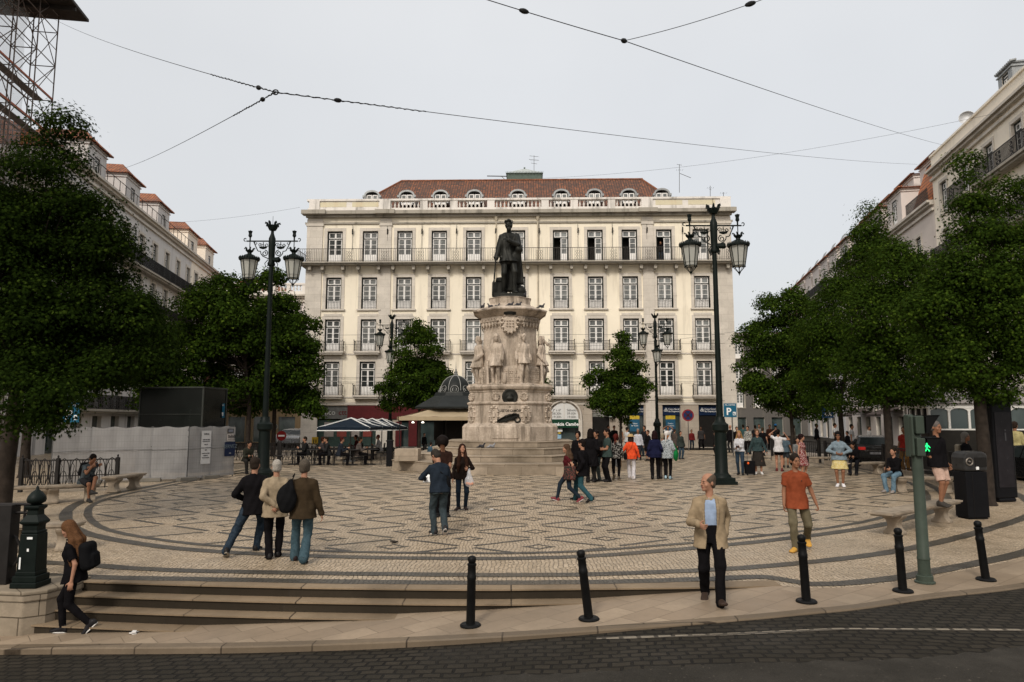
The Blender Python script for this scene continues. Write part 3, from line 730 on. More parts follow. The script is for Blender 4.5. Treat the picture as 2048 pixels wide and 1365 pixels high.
# pharmacy
s = shops[2]; cx = (s[0] + s[1]) / 2; zt0 = fz(838)
g = G(); n = 16; hw = (s[1] - s[0]) / 2
arc = [(cx + hw * math.cos(math.pi * k / n), zt0 - .05 + 1.35 * math.sin(math.pi * k / n) ** .8) for k in range(n + 1)]
g.vprism(arc, -.16, -.12); fan = g.build('fanlight_panel', mat('milk_glass', (.6, .6, .58), .4, var=.04), B)
g = G(); arc2 = [(cx + (hw + .22) * math.cos(math.pi * k / n), -.14, zt0 - .05 + 1.55 * math.sin(math.pi * k / n) ** .8) for k in range(n + 1)]
g.tube(arc2, .1, 6); g.box(s[0] - .3, s[0], -.2, -.03, 0, zt0); g.box(s[1], s[1] + .3, -.2, -.03, 0, zt0); g.box(cx - .14, cx + .14, -.26, -.1, zt0 + 1.35, zt0 + 1.75); g.box(cx - .02, cx + .02, -.18, -.12, zt0, zt0 + 1.3)
g.build('shop_arch', M_trim, B)
text('2ª a 6ª\n08.30h\n19.30h', .28, m_bk, fan, (cx - .62, -.165, zt0 + .62)); text('Sábado\n09.00h\n19.00h', .28, m_bk, fan, (cx + .62, -.165, zt0 + .62))
sg = sign(B, 'shop_sign', s[0] - .02, s[1] + .02, fz(856), fz(839), -.08, m_gr, .1); text('Farmácia Camões', .37, m_w, sg, (cx, -.19, fz(851.5)), bold=.012)
g = G(); g.box(s[0], s[1], .3, .34, .1, fz(857)); sf = g.build('shop_window', M_dshop, B)
sg = sign(B, 'shop_sign', s[0] + .05, s[0] + 1.05, fz(864), fz(857.5), .1, m_w, .05); g = G(); g.box(s[0] + .35, s[0] + .95, .20, .24, .75, fz(868)); po = g.build('poster', [mat('poster_pale_blue', (.3, .48, .62), .5)], B)
g = G()
for k, (c_, dx) in enumerate((((.6, .35, .1), -.1), ((.6, .5, .08), .17))):
    g.lathe((s[0] + .65 + dx, .19, 1.15), [(.02, -.05), (.13, 0), (.11, .2), (.03, .3)], 8, mi=0); g.lathe((s[0] + .65 + dx, .19, 1.5), [(.02, -.12), (.12, 0), (.02, .12)], 8, mi=1)
g.build('poster_print', [mat('poster_print_yellow', (.55, .4, .08)), mat('poster_print_pink', (.55, .25, .2))], po)
# pharmacy cross, projecting
g = G(); cxp, czp = fx(1217), fz(819); yy = -.5
for a, b, c, d in ((-.22, .22, -.62, .62), (-.62, .62, -.22, .22)): g.box(cxp + a, cxp + b, yy, yy + .14 + (.003 if c > -.3 else 0), czp + c, czp + d, 0)
pc = g.build('pharmacy_cross', [mat('cross_green_case', (.015, .05, .03), .4)], B)
g = G(); g.tube([(cxp + a, yy - .01, czp + b) for a, b in ((-.22, -.62), (.22, -.62), (.22, -.22), (.62, -.22), (.62, .22), (.22, .22), (.22, .62), (-.22, .62), (-.22, .22), (-.62, .22), (-.62, -.22), (-.22, -.22), (-.22, -.62))], .025, 4); g.build('cross_outline', mat('pale_trim', (.5, .55, .5)), pc)
g = G(); g.lathe((cxp - .2, yy - .02, czp + .05), [(.01, -.06), (.07, 0), (.01, .06)], 8); g.lathe((cxp + .2, yy - .02, czp + .05), [(.01, -.04), (.045, 0), (.01, .04)], 8); g.build('cross_light', m_emit('green_led', (.2, 1, .6), 2.5), pc)
s = shops[3]
g = G(); g.box(s[0], s[1], .3, .34, .05, fz(834), 0); g.box(s[0], s[1], .28, .34, fz(834), fz(826), 1)
for k in range(9): z = fz(826) + k * .13; g.box(s[0], s[1], .22, .30, z, z + .07, 2)
g.build('shop_door', [M_dark, mat('grey_lintel', (.2, .2, .18)), mat('louvre', (.28, .26, .23))], B)
# left shop
s = shops[0]
g = G(); g.box(s[0] + .05, s[1], .28, .33, .05, s[3] - 1.2, 0); sf = g.build('shop_window', [m_gpale], B)
sg = sign(B, 'shop_sign', s[0], s[0] + 3.3, s[3] - 1.1, s[3] + .05, .2, mat('grey_fascia', (.10, .10, .095), .5)); text('banco', .62, mat('fascia_letters', (.35, .35, .33)), sg, (s[0] + 1.5, .13, s[3] - .75)); text('ctt', .62, m_red, sg, (s[0] + 2.85, .13, s[3] - .75), bold=.01)
sign(B, 'shop_sign', s[0] + 3.32, fx(900), s[3] - 1.1, s[3] + .02, -.06, m_red)
g = G()
for k in (0, 1, 2, 3): x = s[0] + 1.3 + k * 1.1; g.box(x, x + .8, .24, .27, .9, 2.1, k % 2)
g.build('poster', [mat('poster_grey', (.25, .22, .2)), mat('poster_dull_red', (.2, .05, .04))], B)
s = shops[1]; g = G(); g.box(s[0], s[1], .3, .33, .05, s[3] - 1.2); g.build('shop_window', M_dshop, B); g = G(); g.box(s[0] - .2, s[0] + .3, -.12, -.04, .1, s[3] - 1.2); g.box(s[0] + .9, s[0] + 1.6, -.05, .29, .1, 2.8); g.build('red_panel', m_red, B)

# ---- rows of houses down the sides of the square
def row_house(name, label, ox, oy, ang, L_, zb_, floors, zeave, wx, mats, ww=1.15, wh=2.4, balc=(), depth=9., cornice=M_trim, roofh=1.6, roofm=M_tile2, extra=None, ground=True, solid=.25):
    o = empty(name, (ox, oy, 0), ang, label, 'building')
    g = G(); hl = [(x - ww / 2, x + ww / 2, z, z + wh) for z in floors for x in wx]
    gh = []
    if ground: gh = [(x - .8, x + .8, .1, 2.6) for x in wx if x > 1 and x < L_ - 1]
    wall(g, 0, L_, 0, zeave, [h for h in hl + gh], .3)
    g.quad((0, depth, 0), (0, 0, 0), (0, 0, zeave), (0, depth, zeave)); g.quad((L_, 0, 0), (L_, depth, 0), (L_, depth, zeave), (L_, 0, zeave)); g.quad((L_, depth, 0), (0, depth, 0), (0, depth, zeave), (L_, depth, zeave))
    g.build('wall', mats, o)
    g = G()
    for h in gh: g.quad((h[0], .3, h[2]), (h[1], .3, h[2]), (h[1], .3, h[3]), (h[0], .3, h[3]))
    if gh: g.build('shop_window', M_dshop, o)
    g = G()
    for x0, x1, z0, z1 in hl:
        g = G(); g.box(x0 - .2, x0, -.05, -.001, z0, z1 + .22); g.box(x1, x1 + .2, -.05, -.001, z0, z1 + .22); g.box(x0, x1, -.051, -.001, z1, z1 + .22); g.box(x0 - .22, x1 + .22, -.09, -.002, z0 - .13, z0); g.build('window_surround', cornice, o)
    for z in floors:
        for x in wx: add_window(o, x, z, ww, wh, .2, 0, solid)
    g = G(); g.box(-.05, L_ + .05, -.18, 0, zeave - .75, zeave - .55); g.box(-.05, L_ + .05, -.3, 0, zeave - .3, zeave - .12); g.box(-.05, L_ + .05, -.5, .0, zeave - .12, zeave + .06)
    g.build('cornice', cornice, o)
    for z, a, b in balc:
        g = G(); g.box(a, b, -.75, -.05, z - .16, z); g.box(a, b, -.6, -.05, z - .3, z - .16); bb = g.build('balcony', M_ledge, o)
        g = G(); railing(g, a, b, -.7, z, 1.05, .13, .016, [a + k * 1.6 + .8 for k in range(int((b - a) / 1.6))])
        for x in (a, b): railing_side(g, x, -.7, z)
        g.build('balcony_railing', M_iron, bb)
    if roofh:
        g = G(); g.quad((-.1, -.45, zeave + .07), (L_ + .1, -.45, zeave + .07), (L_ + .1, depth / 2, zeave + roofh), (-.1, depth / 2, zeave + roofh))
        g.quad((L_ + .1, depth, zeave), (-.1, depth, zeave), (-.1, depth / 2, zeave + roofh), (L_ + .1, depth / 2, zeave + roofh))
        g.add([(-.1, -.45, zeave + .07), (-.1, depth, zeave), (-.1, depth / 2, zeave + roofh), (L_ + .1, -.45, zeave + .07), (L_ + .1, depth, zeave), (L_ + .1, depth / 2, zeave + roofh)], [(0, 2, 1), (3, 4, 5)])
        g.build('roof', roofm, o, uv=True)
    return o
def railing_side(g, x, y, z):
    g.box(x - .015, x + .015, y, 0, z + 1.02, z + 1.05)
    for k in range(5): g.box(x - .012, x + .012, y + .13 * k + .05, y + .13 * k + .07, z, z + 1.02)
def hip_dormer(o, x0, x1, y0, z0, h, wcol, ww=.9, wh=1.5, dep=4., tile=M_tile2, over=.3, rh=.7, blind=False):
    g = G(); cx = (x0 + x1) / 2; wb = z0 + .45
    wall(g, x0, x1, z0, z0 + h, [(cx - ww / 2, cx + ww / 2, wb, wb + wh)], .15, y=y0)
    g.quad((x0, y0 + dep, z0), (x0, y0, z0), (x0, y0, z0 + h), (x0, y0 + dep, z0 + h)); g.quad((x1, y0, z0), (x1, y0 + dep, z0), (x1, y0 + dep, z0 + h), (x1, y0, z0 + h))
    for t in (.32, .55): g.box(x0 - .05 - t * .1, x1 + .05 + t * .1, y0 - .05 - t * .1, y0 + dep, z0 + h - .6 + t, z0 + h - .52 + t)
    d = g.build('dormer', [wcol, M_trim], o); add_window(d, cx, wb, ww, wh, y0 + .1, 0, .12)
    g = G(); zt = z0 + h + .03; a, b, c = x0 - over, x1 + over, y0 - over
    g.add([(a, c, zt), (b, c, zt), (b, y0 + dep, zt), (a, y0 + dep, zt), (cx, y0 + .9, zt + rh), (cx, y0 + dep, zt + rh)], [(0, 1, 4), (1, 2, 5, 4), (3, 0, 4, 5), (2, 3, 5), (0, 3, 2, 1)])
    k = a
    while k < b: g.tube([(k + .1, c - .04, zt + .0), (k + .1, c + .3, zt + .06)], .08, 5, cap=True); k += .22
    g.build('dormer_roof', tile, d, uv=True); return d
AL = R(90 + 9.1)
def lp(d): return (-31.8 - .16 * (d - 59), d)
def LL(a, b): return math.hypot(b[0] - a[0], b[1] - a[1])
a, b = lp(43.5), lp(73)
fl = [3.1, 7.3, 11.5, 15.1]
H1 = row_house('town_house', 'grey white town house with long iron balconies and tiled dormers behind the construction fence', a[0], a[1], AL, LL(a, b), 0, fl, 19.8, [2 + 3.35 * i for i in range(9)], [M_whitep, M_trim], balc=[(15.1, 1, 29), (11.5, 1, 29), (3.1, .3, 29.2)], wh=3.0, roofh=2.4)
for x in (5.5, 12.6, 20.5): hip_dormer(H1, x, x + 3.2, .5, 19.8, 2.7, M_whitep, rh=1.3)
g = G(); railing(g, 0, 29, -.2, 20.0, .9, 1.2, .02); g.build('roof_railing', M_rail, H1)
a2, b2 = lp(73), lp(87)
H2 = row_house('town_house', 'pinkish cream town house at the end of the side row with two tiled dormers', a2[0], a2[1], AL, LL(a2, b2) + .05, 0, fl, 19.8, [1.8 + 3.3 * i for i in range(4)], [M_cream2, M_trim], balc=[(15.1, .5, 13.2), (11.5, .5, 13.2)], wh=3.0, roofh=2.4)
for x in (1.0, 8.0): hip_dormer(H2, x, x + 3.6, .8, 19.9, 2.8, M_cream2, rh=1.3)
a3 = lp(27)
H3 = row_house('town_house', 'plain grey house hidden behind the large dark tree and under the scaffold', a3[0], a3[1], AL, LL(a3, a) - .4, 0, [3.1, 7.3, 11.5], 16.5, [2 + 3.4 * i for i in range(4)], [M_whitep, M_trim], roofh=.6)
# scaffold over the near left house
S = empty('scaffold_tower', (a3[0], a3[1], 0), AL, 'tall steel scaffold wrapped in white netting under a dark tarpaulin roof', 'scaffold')

def solve(px, py, out):
    lo, hi = 30., 60.
    for _ in range(40):
        m_ = (lo + hi) / 2
        if lp(m_)[0] + out < on(px, py, m_).x: lo = m_
        else: hi = m_
    return m_
ds = solve(104, 120, 2.2); Ls = LL(a3, lp(ds)); ZS = on(112, 24, ds).z; ms = mat('scaffold_steel', (.13, .10, .085), .5, .5)
for yy in (-.9, -2.2):
    for i in range(9):
        x = Ls - i * 2.07; g = G(); g.tube([(x, yy, 0), (x, yy, ZS)], .035, 5); g.build('standard', ms, S)
for k in range(int((ZS - 2) / 2.05) + 1):
    z = 2 + 2.05 * k
    for yy in (-.9, -2.2): g = G(); g.tube([(Ls, yy, z), (Ls - 16.6, yy, z)], .03, 5); g.tube([(Ls, yy, z + 1), (Ls - 16.6, yy, z + 1)], .022, 5); g.build('ledger', ms, S)
    g = G()
    for i in range(9): x = Ls - i * 2.07; g.tube([(x, -.9, z), (x, -2.2, z)], .028, 5); g.tube([(x, -.9, z), (x, -2.2, z + 2.05)], .02, 4); g.tube([(x, -2.2, z + (k % 2) * 2.05), (x - 2.07, -2.2, z + 2.05 - (k % 2) * 2.05)], .024, 5)
    g.build('brace', ms, S)
    if k in (9, 8): g = G(); g.box(Ls - 16.6, Ls, -1.75, -1.25, z - .04, z + .0); g.box(Ls - 16.6, Ls, -2.2, -2.17, z, z + .14, 1); g.build('deck', [mat('deck_grey', (.2, .19, .18)), mat('toe_board_orange', (.35, .1, .05))], S)
g = G()
pts = []
for i in range(40):
    for k in range(30): pass
nt = NT('scaffold_netting'); tb = nt.n('BsdfTransparent'); mm = nt.n('MixShader', None, i0=.30); nt.set(Base_Color=(.55, .57, .58), Roughness=.9)
nt.t.links.new(tb.outputs[0], mm.inputs[1]); nt.t.links.new(nt.b.outputs[0], mm.inputs[2]); nt.t.links.new(mm.outputs[0], nt.t.nodes['Material Output'].inputs[0])
vs = []; nx_, nz_ = 34, 24
for i in range(nx_ + 1):
    for k in range(nz_ + 1): vs.append((Ls - 16.5 * i / nx_, -.6 + .1 * math.sin(i * 1.9 + k * .4) + rj.uniform(-.05, .05), 12 + (ZS - 12) * k / nz_))
g.add(vs, [(i * (nz_ + 1) + k, (i + 1) * (nz_ + 1) + k, (i + 1) * (nz_ + 1) + k + 1, i * (nz_ + 1) + k + 1) for i in range(nx_) for k in range(nz_)]); g.build('netting', nt.m, S, smooth='all')
g = G(); g.box(Ls - 17.5, Ls + .5, -3.6, 8, ZS, ZS + .15); g.add([(Ls - 17.5, -3.6, ZS + .16), (Ls + .5, -3.6, ZS + .16), (Ls + .5, 8, ZS + 3), (Ls - 17.5, 8, ZS + 3)], [(0, 1, 2, 3)])
for i in range(8): g.box(Ls - 16.5 + i * 2.2, Ls - 16.4 + i * 2.2, -3.55, 8, ZS - .25, ZS)
g.build('tarpaulin_roof', mat('dark_tarpaulin', (.05, .045, .04), .7), S)
# building behind, between the left row and the cream building
xg0, xg1 = on(392, 600, 76).x, on(612, 600, 76).x
H4 = row_house('corner_building', 'white corner building with parapet balusters and low orange hipped roof beside the long cream building', xg0, 76, 0, xg1 - xg0, 0, [5.5, 9.3, 13.0], 15.9, [1.5 + 2.9 * i for i in range(4)], [m_plaster('white_upper_plaster', (.66, .6, .57)), M_trim], balc=[(13.0, .3, xg1 - xg0 - .2)], roofh=0)
g = G(); w_ = xg1 - xg0; g.box(0, w_, -.1, .3, 15.96, 16.35); g.box(0, w_, -.15, .35, 17.05, 17.25)
for k in range(8): g.box(k * w_ / 7.3, k * w_ / 7.3 + .4, -.09, .29, 16.35, 17.05)
x = .6
while x < w_: g.lathe((x, .1, 16.35), [(.1, 0), (.05, .1), (.1, .3), (.04, .5), (.1, .7)], 6); x += .36
g.build('parapet', M_attic, H4)
g = G(); za_ = 16.2; g.add([(-1, 1, za_), (w_ - .5, 1, za_), (w_ - .5, 12, za_), (-1, 12, za_), (3.6, 5.5, za_ + 2.7), (4.6, 6.5, za_ + 2.7)], [(0, 1, 5, 4), (1, 2, 5), (2, 3, 4, 5), (3, 0, 4)]); g.build('roof', m_tiles('weathered_orange_tiles', (.42, .15, .07), (.3, .1, .05)), H4, uv=True)
H5 = row_house('street_house', 'low pinkish house with green shutters seen under the trees down the side street', on(540, 860, 70).x, 72, R(75), 16, 0, [4.6], 8.0, [2, 5, 8, 11, 14], [M_pink, M_trim], roofh=.5)
H6 = row_house('street_house', 'dim ochre house with stone ledge seen behind the parking sign', on(398, 860, 66).x, 70, R(12), 8.5, 0, [4.9], 8.4, [1.8, 4.2, 6.6], [M_ochre, M_trim], balc=[(4.9, .3, 8.2)], roofh=.5)
# right hand row
AR = R(-101.5)
def rp(d): return (30.3 + .203 * (d - 42.4), d)
p0, p1 = rp(52), rp(26)
fr_ = [3.2, 6.8, 10.3, 13.9, 17.5]
H7 = row_house('tall_cream_house', 'tall cream town house with grey green windows and iron balconies behind the trees', p0[0], p0[1], AR, LL(p0, p1), 0, fr_, 21.2, [1.9 + 3.6 * i for i in range(7)], [M_cream2, M_trim], ww=1.2, wh=2.35, balc=[(17.5, 4.2, 7.0), (17.5, 7.8, 24.2), (13.9, .6, 24.2), (3.2, .4, 26)], roofh=0)
g = G(); g.box(-.02, LL(p0, p1), -.02, .2, 21.26, 22.35); g.box(-.1, LL(p0, p1), -.12, .25, 22.35, 22.5); g.build('parapet', [M_cream2], H7)
g = G(); g.box(-.05, 14, 1.2, 4, 21.2, 23.2); g.build('roof', M_zinc, H7)
d = hip_dormer(H7, 9.2, 11.0, .8, 22.4, 1.9, M_zinc, .8, 1.1, 3, M_zinc, .12, .35)
g = G(); g.lathe((0, 0, 0), [(.01, 0), (.2, .02), (.38, .07), (.5, .14), (.51, .13)], 20)
dish = g.build('satellite_dish', mat('dish_white', (.6, .6, .6), .5), H7, smooth='all'); dish.location = (5.0, .6, 23.3); dish.rotation_euler = (R(80), 0, R(70))
p2 = rp(80)
H8 = row_house('mansard_house', 'pale town house with stacked tiled dormers and a bright orange mansard corner', p2[0], p2[1], AR, LL(p2, p0) - .05, 0, [3.2, 7.0, 10.7, 14.6], 19.0, [1.9 + 3.3 * i for i in range(8)], [M_whitep2 if False else m_plaster('pale_pink_plaster', (.6, .53, .48), (.3, .25, .2), .3, .3), M_trim], balc=[(19.1, 2, 8), (19.1, 9, 15)], roofh=0)
LM = LL(p2, p0); mpp = _mats.get('x') or m_plaster('dormer_plaster', (.62, .56, .52), (.3, .25, .2), .3, .3)
g = G(); g.quad((0, .3, 19), (LM - 4.4, .3, 19), (LM - 4.4, 2.2, 22.6), (0, 2.2, 22.6)); g.quad((LM - 4.4, -.1, 19.1), (LM - .05, -.1, 19.1), (LM - .9, .9, 22.6), (LM - 3.7, .9, 22.6)); g.quad((LM - .05, -.1, 19.1), (LM - .05, 3, 19.1), (LM - .9, 3, 22.6), (LM - .9, .9, 22.6)); g.quad((LM - 4.4, 3, 19.1), (LM - 4.4, -.1, 19.1), (LM - 3.7, .9, 22.6), (LM - 3.7, 3, 22.6)); g.build('roof', m_tiles('bright_orange_tiles', (.62, .2, .06), (.5, .15, .05)), H8, uv=True)
g = G(); g.box(0, LM - .1, 2.2, 8, 22.4, 22.6); g.box(0, LM - .1, 3.0, 8, 22.6, 23.2); g.build('upper_wall', mpp, H8)
g = G(); g.box(0, LM, .2, 8, 19.0, 19.05); g.build('terrace', M_trim, H8)
for x in (1.5, 7.2, 12.8, 18.4): hip_dormer(H8, x, x + 3.6, -.1, 19.0, 3.1, mpp, 1.2, 2.1, 3.5)
for x in (2.5, 8.5, 14.5, 20.0): hip_dormer(H8, x, x + 4.0, 2.2, 22.5, 1.9, mpp, 1.0, 1.0, 3.5)
g = G(); railing(g, LM - 5, LM - .3, -.3, 19.1, 1.0, .14, .016); railing(g, LM - 4, LM - .2, 1.6, 23.0, .9, .2, .016); g.build('terrace_railing', M_rail, H8)
p3 = rp(118)
H9 = row_house('far_town_house', 'long far row of pale houses with many small dormers and open skylights', p3[0], p3[1], AR, LL(p3, p2) - .05, 0, [3.2, 7.0, 10.7, 14.4], 18.2, [2 + 3.1 * i for i in range(12)], [M_whitep, M_trim], balc=[(18.3, 1, 36)], roofh=0)
for i in range(8):
    x = .8 + 4.7 * i; hip_dormer(H9, x, x + 3.7, .3, 18.2, 4.3, mpp, 1.2, 2.2, 5, rh=.7)
    g = G(); g.M = Matrix.Translation((x + 2.6, .9, 23.2)) @ Matrix.Rotation(R(-25), 4, 'X'); g.box(-.7, .7, 0, .06, 0, 1.3); g.build('roof_hatch', M_zinc, H9)
# dim building closing the street on the right
q0, q1 = on(1452, 800, 100).x, on(1640, 800, 100).x
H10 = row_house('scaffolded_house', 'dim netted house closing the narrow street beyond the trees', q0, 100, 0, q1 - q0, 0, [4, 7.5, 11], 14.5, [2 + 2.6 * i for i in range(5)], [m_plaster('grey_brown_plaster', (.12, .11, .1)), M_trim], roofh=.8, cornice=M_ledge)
# ---------------------------------------------------------------- solids from distance fields (figures, statues, birds)
class SDF:
    def __init__(s): s.p = []
    def cap(s, a, b, ra, rb, k=.02, op='u'): s.p.append(('cap', np.array(a, float), np.array(b, float), ra, rb, k, op)); return s
    def ell(s, c, r, k=.02, op='u', M=None):
        s.p.append(('ell', np.array(c, float), np.array(r, float), None if M is None else np.array(M, float), 0, k, op)); return s
    def tub(s, o, ax, secs, k=.02, op='u'):  # ax: 3x3 rows x,y,t ; secs (t,cx,cy,rx,ry)
        s.p.append(('tub', np.array(o, float), np.array(ax, float), np.array(secs, float), 0, k, op)); return s
    def box(s, o, ax, h, rd=.01, k=.01, op='u'): s.p.append(('box', np.array(o, float), np.array(ax, float), np.array(h, float), rd, k, op)); return s
    def cut(s, o, n): s.p.append(('cut', np.array(o, float), np.array(n, float), 0, 0, 0, 'i')); return s
    def add(s, o): s.p += o.p; return s
    def bb(s, q):
        t, a, b, c, d, k, op = q
        if t == 'cap': r = max(c, d); return np.minimum(a, b) - r, np.maximum(a, b) + r
        if t == 'ell': r = max(b) if c is not None else b; return a - r, a + r
        if t == 'box': r = np.abs(b * c[:, None]).sum(0) + d; return a - r, a + r
        if t == 'tub':
            P = a + c[:, 1:2] * b[0] + c[:, 2:3] * b[1] + c[:, 0:1] * b[2]; r = c[:, 3:5].max(); return P.min(0) - r, P.max(0) + r
    def mesh(s, h, lo=None, hi=None):
        bs = [s.bb(q) for q in s.p if q[0] != 'cut' and q[6] == 'u']
        lo = np.min([b[0] for b in bs], 0) - 3 * h; hi = np.max([b[1] for b in bs], 0) + 3 * h
        n = np.ceil((hi - lo) / h).astype(int) + 1
        F = np.full(n, 9., np.float32); ax = [(lo[i] + h * np.arange(n[i])).astype(np.float32) for i in range(3)]
        for q in s.p:
            t, a, b, c, d, k, op = q
            if t == 'cut':
                D = ((ax[0][:, None, None] - a[0]) * b[0] + (ax[1][None, :, None] - a[1]) * b[1] + (ax[2][None, None, :] - a[2]) * b[2])
                np.maximum(F, D, out=F); continue
            l, u = s.bb(q); m = k + 2.5 * h
            i0 = np.clip(np.floor((l - m - lo) / h).astype(int), 0, n); i1 = np.clip(np.ceil((u + m - lo) / h).astype(int) + 1, 0, n)
            if (i1 <= i0).any(): continue
            X = ax[0][i0[0]:i1[0]][:, None, None]; Y = ax[1][i0[1]:i1[1]][None, :, None]; Z = ax[2][i0[2]:i1[2]][None, None, :]
            if t == 'cap':
                v = b - a; L2 = max(float(v @ v), 1e-9); px, py, pz = X - a[0], Y - a[1], Z - a[2]
                tt = np.clip((px * v[0] + py * v[1] + pz * v[2]) / L2, 0, 1)
                D = np.sqrt((px - tt * v[0]) ** 2 + (py - tt * v[1]) ** 2 + (pz - tt * v[2]) ** 2) - (c + (d - c) * tt)
            elif t == 'ell':
                px, py, pz = X - a[0], Y - a[1], Z - a[2]
                if c is not None: px, py, pz = [px * c[i][0] + py * c[i][1] + pz * c[i][2] for i in range(3)]
                D = (np.sqrt((px / b[0]) ** 2 + (py / b[1]) ** 2 + (pz / b[2]) ** 2) - 1) * float(min(b))
            elif t == 'box':
                px, py, pz = X - a[0], Y - a[1], Z - a[2]; e = [np.abs(px * b[i][0] + py * b[i][1] + pz * b[i][2]) - c[i] + d for i in range(3)]
                D = np.sqrt(sum(np.maximum(x, 0) ** 2 for x in e)) + np.minimum(np.maximum(np.maximum(e[0], e[1]), e[2]), 0) - d
            else:
                px, py, pz = X - a[0], Y - a[1], Z - a[2]; e = [px * b[i][0] + py * b[i][1] + pz * b[i][2] for i in range(3)]
                T = e[2]; S_ = c[np.argsort(c[:, 0])]; f = [np.interp(T, S_[:, 0], S_[:, j]) for j in (1, 2, 3, 4)]
                D = (np.sqrt(((e[0] - f[0]) / f[2]) ** 2 + ((e[1] - f[1]) / f[3]) ** 2) - 1) * np.minimum(f[2], f[3])
                D = np.maximum(D, np.maximum(S_[0, 0] - T, T - S_[-1, 0]))
            D = D.astype(np.float32); sl = tuple(slice(i0[i], i1[i]) for i in range(3)); A = F[sl]
            if op == 'u':
                if k > 0: hh = np.maximum(k - np.abs(A - D), 0) / k; F[sl] = np.minimum(A, D) - hh * hh * k * .25
                else: F[sl] = np.minimum(A, D)
            else:
                D = -D
                if k > 0: hh = np.maximum(k - np.abs(A - D), 0) / k; F[sl] = np.maximum(A, D) + hh * hh * k * .25
                else: F[sl] = np.maximum(A, D)
        return surfnet(F, h, lo)
def surfnet(F, h, lo):
    S_ = F < 0
    c = sum(S_[i:F.shape[0] - 1 + i, j:F.shape[1] - 1 + j, k:F.shape[2] - 1 + k].astype(np.int8) for i in (0, 1) for j in (0, 1) for k in (0, 1))
    I = np.argwhere((c > 0) & (c < 8)); ids = np.full(c.shape, -1, np.int32); ids[tuple(I.T)] = np.arange(len(I))
    co = [(i, j, k) for i in (0, 1) for j in (0, 1) for k in (0, 1)]; V = [F[I[:, 0] + i, I[:, 1] + j, I[:, 2] + k] for i, j, k in co]
    P = np.zeros((len(I), 3)); N = np.zeros(len(I))
    for a in range(8):
        for b in range(a + 1, 8):
            df = np.abs(np.array(co[a]) - np.array(co[b]))
            if df.sum() != 1: continue
            m = (V[a] < 0) != (V[b] < 0); t = np.where(m, V[a] / np.where(m, V[a] - V[b], 1), 0)
            P += m[:, None] * (np.array(co[a]) + t[:, None] * (np.array(co[b]) - np.array(co[a]))); N += m
    P = (P / N[:, None] + I) * h + lo
    Q = []
    for axis in range(3):
        s0 = [slice(None)] * 3; s1 = [slice(None)] * 3; s0[axis] = slice(0, -1); s1[axis] = slice(1, None)
        A, B_ = S_[tuple(s0)], S_[tuple(s1)]; E = np.argwhere(A != B_); o = [x for x in range(3) if x != axis]
        E = E[(E[:, o[0]] > 0) & (E[:, o[1]] > 0) & (E[:, o[0]] < F.shape[o[0]] - 1) & (E[:, o[1]] < F.shape[o[1]] - 1)]
        def cell(d0, d1):
            J = E.copy(); J[:, o[0]] -= d0; J[:, o[1]] -= d1; return ids[tuple(J.T)]
        q = np.stack([cell(1, 1), cell(0, 1), cell(0, 0), cell(1, 0)], 1); fl = A[tuple(E.T)]
        if axis == 1: fl = ~fl
        q[~fl] = q[~fl][:, ::-1]; Q.append(q)
    Q = np.concatenate(Q); Q = Q[(Q >= 0).all(1)]
    return P, Q
def folds(P, amp, sc=1., seed=0., vert=1.):
    """cloth wrinkles: displace along a rough normal field"""
    x, y, z = (P * sc).T; z = z * vert
    f = np.sin(21 * z + 6 * np.sin(9 * x + seed) + 3 * np.sin(7 * y)) * .5 + np.sin(33 * x + 11 * z + 4 * np.sin(13 * y + seed)) * .3 + np.sin(37 * y - 14 * z + 3 * np.sin(17 * x)) * .3
    return f * amp
def vnormals(P, Q):
    n = np.cross(P[Q[:, 2]] - P[Q[:, 0]], P[Q[:, 3]] - P[Q[:, 1]]); N = np.zeros_like(P)
    for i in range(4): np.add.at(N, Q[:, i], n)
    return N / (np.linalg.norm(N, axis=1)[:, None] + 1e-9)
def sdf_obj(name, S_, h, m, parent, fold=0., scale=1., seed=0., fsc=1., vert=1.):
    P, Q = S_.mesh(h)
    if len(Q) == 0: return None
    if fold: P = P + vnormals(P, Q) * folds(P, fold, fsc, seed, vert)[:, None]
    return npmesh(name, P * scale, Q, m, parent)

# ---------------------------------------------------------------- people
def V3(*a): return np.array(a, float)
def unit(v): return v / (np.linalg.norm(v) + 1e-9)
def ik(a, t, l1, l2, hint):
    d = t - a; L = np.linalg.norm(d); mxl = (l1 + l2) * .998
    if L > mxl: d = d * mxl / L; t = a + d; L = mxl
    u = d / L; ca = (l1 * l1 + L * L - l2 * l2) / (2 * l1 * L); ca = min(1, max(-1, ca))
    h = hint - u * (hint @ u); h = unit(h)
    return a + u * l1 * ca + h * l1 * math.sqrt(max(0, 1 - ca * ca)), t
def rotm(ax, ang):
    return np.array(Matrix.Rotation(ang, 3, Vector(ax)))
SK = {'light': (.32, .165, .105), 'tan': (.22, .105, .06), 'olive': (.26, .13, .078), 'dark': (.10, .05, .03)}
def skinmat(k): return mat('skin_' + k, SK[k], .5, var=.1, sc=12)
HS = 1.07
class HSDF(SDF):
    def ell(s, c, r, k=.02, op='u', M=None):
        return SDF.ell(s, c, tuple(x * HS for x in r) if M is not None and len(M) and getattr(M, 'shape', 0) == (3, 3) and s.hd else r, k, op, M)
    hd = False
